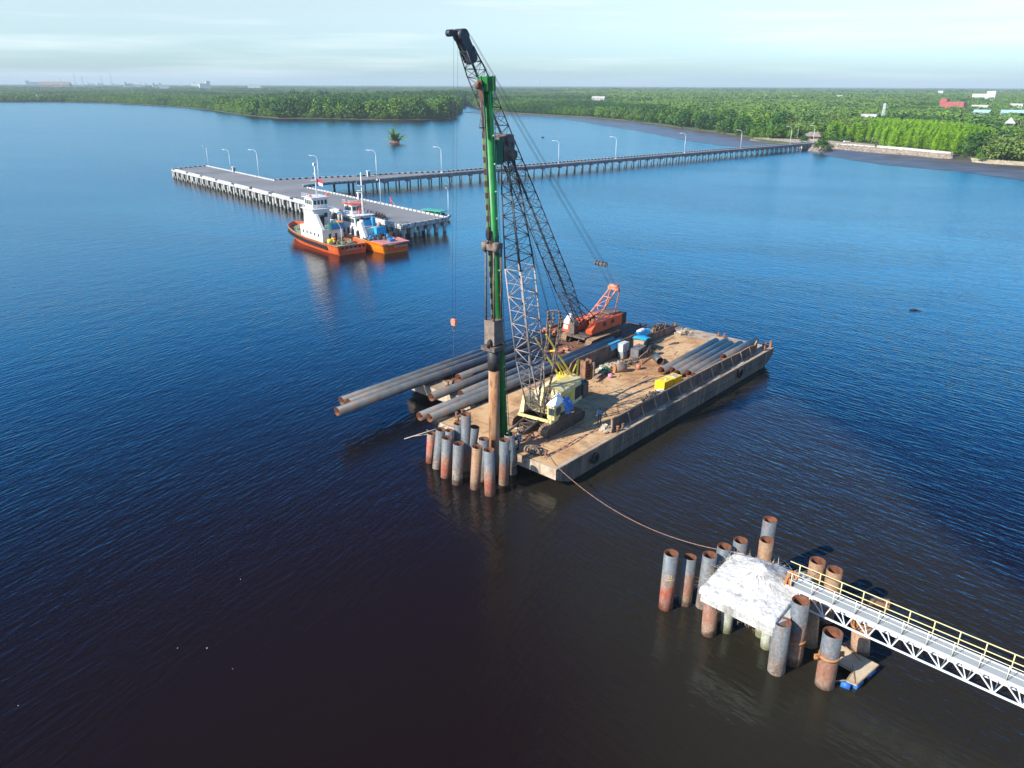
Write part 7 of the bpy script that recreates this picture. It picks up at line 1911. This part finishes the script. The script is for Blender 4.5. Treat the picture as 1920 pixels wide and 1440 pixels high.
heap('rubble', 'pale rubble and scraps along the inner wall of the deck', 'rubble', 26.2, 12.4, 3.4, 1.2, .25, 130, 'palescrap', 6)
heap('rubble', 'pale broken timber on the far left corner of the deck', 'timber', 45.6, 12.6, 1.6, 1.6, .35, 60, 'palescrap', 7)
heap('machinery_parts', 'dark tangle of machine parts around the plywood shed', 'machinery', 35.8, 12.4, 2.3, 1.4, .8, 90, 'scrap', 8)
heap('machinery_parts', 'low scatter of dark parts in front of the generator', 'machinery', 29.2, 11.1, 1.6, .9, .35, 60, 'scrap', 9)
heap('hose_pile', 'rusty litter on the brown barge deck in front of the red crane', 'litter', 26.6, 21.0, 3.0, 1.3, .25, 90, 'redscrap', 10, z=2.18)
# I-beam frame
r = ob('standing_rack', 'upright rusty H section frame standing near the inner wall', 'frame', 21.0, 12.1, -10)
b = MB(); b.box(-.55, -.42, -.45, .45, 0, 2.5).box(.42, .55, -.45, .45, 0, 2.5).box(-.42, .42, -.06, .06, 0, 2.35)
for k in range(6): b.box(-.42, .42, -.45, -.3, .2 + k * .38, .28 + k * .38)
b.obj('frame', M['rust'], r)
MB().box(.6, .75, -.8, .8, 0, 2.2).box(-.1, .7, .85, .97, 0, .3).obj('brace', M['greasy'], r)
r = ob('work_bench', 'long low timber bench beside the rusty frame', 'bench', 22.1, 10.9, 12)
b = MB(); b.box(-1.6, 1.6, -.2, .2, .5, .58)
for x in (-1.4, -.2, 1.3): b.bar((x, -.25, 0), (x, .15, .5), .07); b.bar((x, .25, 0), (x, -.15, .5), .07)
b.obj('bench', M['wood'], r)
r = ob('green_tarpaulin', 'dark green tarpaulin crumpled on the deck among the rubble', 'tarpaulin', 24.6, 11.7, 20)
b = MB(); n_ = 12
for j in range(n_):
    for i in range(n_): u, v = i / 11 - .5, j / 11 - .5; b.v.append((u * 2.0, v * 1.5, max(.02, .75 * math.exp(-(u * u + v * v) * 7) + .12 * rnd.random() - .05)))
for j in range(n_ - 1):
    for i in range(n_ - 1): k = j * n_ + i; b.face((k, k + 1, k + n_ + 1, k + n_), False)
b.obj('sheet', M['greendark'], r)
r = ob('pink_bucket', 'small pink bucket standing on the sandy deck', 'bucket', 23.3, 10.05)
b = MB(); b.tube((0, 0, 0), (0, 0, .48), .20, .27, 14).obj('bucket', M['pink'], r); MB().torus((0, 0, .48), (0, 0, 1), .26, .02, 14, 5).obj('rim', M['pink'], r)
r = ob('steel_drum', 'fat rusty steel cylinder lying on its side on the deck', 'drum', 26.0, 10.35, -40)
MB().tube((-.75, 0, .52), (.75, 0, .52), .52, n=24).obj('drum_shell', M['hammerblock'], r); MB().tube((-.82, 0, .54), (-.76, 0, .54), .60, n=24).obj('flange', M['rust_orange'], r)
r = ob('oil_drum', 'small rusty drum standing alone left of the short pipe offcut', 'drum', 28.2, 9.1)
MB().tube((0, 0, 0), (0, 0, .72), .30, n=16).torus((0, 0, .25), (0, 0, 1), .3, .02, 16, 4).torus((0, 0, .5), (0, 0, 1), .3, .02, 16, 4).obj('drum_shell', M['redscrap'], r)
r = ob('generator', 'grey diesel generator on a skid in the middle of the deck gear', 'generator', 32.4, 11.9, 8)
MB().box(-1.2, 1.2, -.6, .6, .25, 1.35).obj('housing', M['boomlow'], r); MB().box(-1.4, 1.4, -.65, .65, 0, .24).obj('skid', M['greasy'], r)
MB().tube((.2, 0, 1.35), (.2, 0, 1.8), .07, n=8).obj('exhaust', M['rust'], r); MB().box(-1.0, .2, -.62, -.6, .5, 1.1).obj('grille', M['black'], r)
r = ob('big_tyre', 'large worn black tyre leaning against the generator', 'tyre', 33.7, 10.9, 20, 3.0)
MB().torus((0, 0, 0), (.25, 1, .25), .58, .25, 20, 8).obj('tyre', M['black'], r)
r = ob('steel_grating', 'rusty ladder like grating propped in front of the generator', 'grating', 31.6, 10.4, 6, 2.3)
b = MB(); b.bar((-1.7, 0, .75), (1.9, .25, .9), .08); b.bar((-1.7, -.45, .03), (1.9, -.25, .03), .08)
for i in range(9): b.bar((-1.5 + i * .4, -.44, .04), (-1.5 + i * .4, .02 + .028 * i, .78), .05)
b.obj('grating', M['rail_tan'], r)
r = ob('plywood_shed', 'brown plywood lean-to with a bright blue tarpaulin over its top', 'shed', 34.4, 13.0, 8)
b = MB(); b.hexa([(-1.6, -.9, 0), (-1.0, -.9, 0), (-1.0, .9, 0), (-1.6, .9, 0), (-.3, -.9, 1.9), (.2, -.9, 1.9), (.2, .9, 1.9), (-.3, .9, 1.9)])
b.box(.6, .7, -.8, .8, 0, 1.8); b.obj('plywood_panel', M['wood'], r)
b = MB(); n_ = 10
for j in range(n_):
    for i in range(n_): u, v = i / 9, j / 9; b.v.append((-.7 + 2.1 * u, -1.1 + 2.2 * v, 2.1 - .5 * abs(u - .35) - .25 * abs(v - .5) + .1 * rnd.random()))
for j in range(n_ - 1):
    for i in range(n_ - 1): k = j * n_ + i; b.face((k, k + 1, k + n_ + 1, k + n_), True)
b.obj('tarpaulin', M['tarpblue'], r)
r = ob('white_cabinet', 'white steel cabinet on a stand against the inner wall', 'cabinet', 30.6, 13.1, 0)
MB().box(-.75, .75, -.45, .35, 1.0, 2.15).obj('cabinet_body', M['concrete'], r); MB().box(-.65, .3, -.5, .3, 0, .98).obj('stand', M['concrete_grey'], r); MB().box(-.6, .6, -.47, -.45, 1.1, 2.0).obj('door', M['boomgrey'], r)
for s0, s1, lab in ((28.5, 31.2, 'blue tarpaulin strip draped over the middle of the inner wall'), (35.0, 38.2, 'blue and white sheeting draped over the far part of the inner wall')):
    r = ob('wall_tarpaulin', lab, 'tarpaulin', s0, 13.9, 0, 4.35)
    b = MB(); n_ = 12; L_ = s1 - s0
    for j in range(5):
        for i in range(n_): u = i / (n_ - 1); b.v.append((u * L_, (-.34, -.17, 0, .3, .42)[j] + .05 * rnd.random(), (-.55, -.2, .06, .04, -.4)[j] - .25 * (j == 0) * rnd.random()))
    for j in range(4):
        for i in range(n_ - 1): k = j * n_ + i; b.face((k, k + 1, k + n_ + 1, k + n_), True)
    b.obj('sheet', M['tarpblue'], r)
    if s0 > 33: MB().blob((1.2, .1, .2), 1.0, .4, .22, 9, 4, .4).obj('white_sack', M['tarpwhite'], r)
r = ob('timber_plank', 'long plank lying on the deck beyond the plywood shed', 'plank', 40.9, 12.6, 4)
MB().box(-2.4, 2.4, -.12, .12, 0, .06).obj('plank', M['wood'], r)
r = ob('steel_bar', 'short thick bar lying on the deck near the stern stack', 'bar', 40.2, 11.0, -20)
MB().tube((-.9, 0, .1), (.9, 0, .1), .1, n=8).obj('bar', M['greasy'], r)
r = ob('wire_coil', 'loops of wire rope scattered on the front deck', 'wire rope', 3.9, 3.4, 0)
b = MB(); WR = random.Random(8)
for (x, y) in ((0, 0), (.9, .5), (1.8, .2), (-.9, .6), (2.6, -.1), (-1.5, .3)):
    pts_ = [V((x, y, .04))]; a = WR.uniform(0, 6)
    for k in range(9): a += WR.gauss(0, 1.0); pts_.append(pts_[-1] + V((math.cos(a) * .32, math.sin(a) * .32, WR.uniform(-.02, .05))))
    for q in pts_: q.z = max(.03, q.z)
    b.path(pts_, .03, 5)
b.obj('wire', M['ropebrown'], r)
r = ob('deck_hose', 'long brown hose laid along the deck towards the bow', 'hose', 6.2, 2.0, 1)
b = MB(); b.path([V((-5.2, .2 + .1 * math.sin(i), .04)) * 1 + V((i * .9, 0, 0)) for i in range(11)], .05, 6).path([V((-5.2 + i * .9, .45 + .08 * math.sin(i * 1.3), .04)) for i in range(11)], .04, 6); b.obj('hose', M['ropebrown'], r)
r = ob('steel_plate', 'rust red steel plate lying between the crane tracks and the leader', 'plate', 3.6, 6.6, 14)
MB().box(-1.9, 1.6, -1.9, 1.6, 0, .03).obj('plate', mat('orange_plate', [(.45, .24, .13), (.58, .36, .22)], .8, .85), r)
MB().box(-1.4, 1.2, -.06, .06, .03, .1).box(-.06, .06, -1.3, 1.2, .031, .1).obj('rib', M['rust'], r)

# ------------------------------------------------------------------ people
def person(label, s, t, face, shirt, pose, helmet=True, z=2.225, sc_=1.0):
    r = ob('person', label, 'person', s, t, face, z)
    lean, arms = pose
    def chain(name, verts, edges, radii, mt, root_i=0, sub=1):
        me = bpy.data.meshes.new(name); me.from_pydata([tuple(v_) for v_ in verts], edges, []); me.update()
        o = bpy.data.objects.new(name, me); COL.objects.link(o); o.parent = r
        md = o.modifiers.new('skin', 'SKIN'); md.use_smooth_shade = True
        for i, q in enumerate(radii):
            me.skin_vertices[0].data[i].radius = q if isinstance(q, tuple) else (q, q)
        me.skin_vertices[0].data[root_i].use_root = True
        m2 = o.modifiers.new('sub', 'SUBSURF'); m2.levels = sub; m2.render_levels = sub
        me.materials.append(M[mt]); return o
    lx = lambda z_: lean * max(0, (z_ - .9)) * 1.0
    H = lambda x, y, z_: V((x + lx(z_), y, z_ - .35 * lean * lean * max(0, z_ - .9)))
    pel = V((0, 0, .92)); che = H(0, 0, 1.28); nec = H(.0, 0, 1.47); hdp = H(.02, 0, 1.56); top_ = H(.02, 0, 1.70)
    A = {'down': [((-.0, .22, 1.40), (.02, .27, 1.12), (.08, .26, .86)), ((.0, -.22, 1.40), (.03, -.27, 1.12), (.10, -.26, .86))],
         'fwd': [((.02, .21, 1.40), (.10, .26, 1.14), (.36, .18, 1.12)), ((.02, -.21, 1.40), (.10, -.26, 1.14), (.38, -.14, 1.10))],
         'hips': [((.0, .22, 1.40), (-.06, .38, 1.16), (.05, .20, 1.00)), ((.0, -.22, 1.40), (-.06, -.38, 1.16), (.05, -.20, 1.00))]}[arms]
    LG = [((0, .10, .88), (.03, .11, .50), (-.02, .12, .09), (.13, .13, .04)), ((0, -.10, .88), (.06, -.11, .50), (.04, -.13, .09), (.19, -.14, .04))]
    v = [pel, che, nec, hdp, top_]; e = [(0, 1), (1, 2), (2, 3), (3, 4)]; rad = [(.13, .11), (.15, .11), .055, (.085, .10), (.07, .075)]
    for a in A:
        k = len(v); v += [H(*q) for q in a]; e += [(1, k), (k, k + 1), (k + 1, k + 2)]; rad += [.06, .045, .035]
        hnd = v[-1]; d = (v[-1] - v[-2]).normalized(); sd = d.cross(V((0, 1, 0))).normalized() if abs(d.y) < .9 else V((1, 0, 0))
        k2 = len(v) - 1
    for g_ in LG:
        k = len(v); v += [V(q) for q in g_]; e += [(0, k), (k, k + 1), (k + 1, k + 2), (k + 2, k + 3)]; rad += [.085, .062, .042, .04]
    chain('body', v, e, rad, 'skin')
    for a in A:       # palm, four fingers and a thumb on each hand
        w_, q = H(*a[1]), H(*a[2]); d = (q - w_).normalized(); sd = V((1, 0, 0)) if abs(d.z) > .7 else V((0, 1, 0)); sd = (sd - d * sd.dot(d)).normalized(); nn_ = d.cross(sd)
        hb2 = MB(); hb2.hexa([q - sd * .04 - nn_ * .014, q + sd * .04 - nn_ * .014, q + sd * .04 + nn_ * .014, q - sd * .04 + nn_ * .014] + [x + d * .09 for x in (q - sd * .042 - nn_ * .012, q + sd * .042 - nn_ * .012, q + sd * .042 + nn_ * .012, q - sd * .042 + nn_ * .012)])
        for i, ln in enumerate((.065, .078, .072, .055)):
            p0 = q + d * .085 + sd * (-.032 + i * .021); p1 = p0 + (d + nn_ * .25).normalized() * ln * .55; p2 = p1 + (d + nn_ * .8).normalized() * ln * .45
            hb2.tube(p0, p1, .0095, n=6).tube(p1, p2, .009, .007, n=6)
        p0 = q + d * .02 + sd * .04; hb2.tube(p0, p0 + (d * .6 + sd * .8).normalized() * .035, .011, n=6).tube(p0 + (d * .6 + sd * .8).normalized() * .035, p0 + (d * .6 + sd * .8).normalized() * .035 + d * .03, .010, .008, n=6)
        hb2.obj('hand', M['skin'], r)
    v = [V((0, 0, .93)), che, H(0, 0, 1.42)]; e = [(0, 1), (1, 2)]; rad = [(.145, .125), (.165, .125), (.10, .08)]
    for a in A:
        k = len(v); v += [H(*a[0]), H(*a[1]), H(*V(a[1]).lerp(V(a[2]), .35))]; e += [(1, k), (k, k + 1), (k + 1, k + 2)]; rad += [.075, .06, .05]
    chain('shirt', v, e, rad, shirt)
    v = [V((0, 0, .96))]; e = []; rad = [(.145, .125)]
    for g_ in LG:
        k = len(v); v += [V(g_[0]), V(g_[1]), V(g_[2])]; e += [(0, k), (k, k + 1), (k + 1, k + 2)]; rad += [.10, .078, .062]
    chain('trousers', v, e, rad, 'trousers')
    b = MB()
    for g_ in LG: q = V(g_[3]); b.blob(q + V((-.06, 0, .02)), .15, .055, .06, 10, 6)
    b.obj('boots', M['black'], r)
    fc = MB(); hc_ = H(.02, 0, 1.60)
    fc.blob(hc_ + V((.095, 0, -.01)), .022, .016, .025, 6, 4); fc.blob(hc_ + V((0, .095, 0)), .02, .012, .03, 6, 4); fc.blob(hc_ + V((0, -.095, 0)), .02, .012, .03, 6, 4); fc.box(*(hc_.x + .075, hc_.x + .095, -.03, .03, hc_.z - .075, hc_.z - .06)); fc.obj('face_features', M['skin'], r)
    ey = MB(); ey.blob(hc_ + V((.085, .035, .02)), .012, .014, .01, 6, 4).blob(hc_ + V((.085, -.035, .02)), .012, .014, .01, 6, 4).obj('eyes', M['black'], r)
    if helmet:
        b = MB(); q = H(.02, 0, 1.65); b.blob(q + V((0, 0, .02)), .145, .13, .12, 14, 8).tube(q + V((.02, 0, -.01)), q + V((.02, 0, .005)), .17, n=16).obj('hard_hat', M['helmet'], r)
    else:
        q = H(.0, 0, 1.64); MB().blob(q + V((-.01, 0, .03)), .105, .10, .10, 12, 7).obj('hair', M['black'], r)
    r.scale = (sc_,) * 3
    return r
person('man in a bright blue shirt and dark trousers walking alone on the open deck', 11.4, 3.15, 200, 'shirtblue', (.03, 'down'), False)
person('worker in a blue shirt and yellow helmet standing right of the dark pile', .75, 5.35, 120, 'shirtblue', (.12, 'fwd'))
person('worker in dark clothes and yellow helmet bending beside the leader foot', 2.2, 6.4, 150, 'shirtdark', (.55, 'fwd'))
person('worker with a pale helmet standing left of the hammer pile', .9, 8.9, 330, 'shirtdark', (.10, 'fwd'))
person('worker with a dark red shirt leaning at the bow edge beside the blue shirted one', .7, 6.0, 200, 'shirtdark', (.35, 'fwd'))
# ------------------------------------------------------------------ air
def haze():
    m = bpy.data.materials.new('haze'); m.use_nodes = True
    N = m.node_tree.nodes; Lk = m.node_tree.links
    N.clear()
    o = N.new('ShaderNodeOutputMaterial'); v = N.new('ShaderNodeVolumePrincipled')
    v.inputs['Density'].default_value = HAZE
    v.inputs['Color'].default_value = (0.80, 0.95, 1.0, 1)
    v.inputs['Anisotropy'].default_value = 0.0
    Lk.new(v.outputs[0], o.inputs['Volume'])
    b = MB(); b.box(-21500, 21500, -21500, 21500, -2.0, 150)
    tag(b.obj('haze', m), kind='stuff')
HAZE = 0.00011
haze()
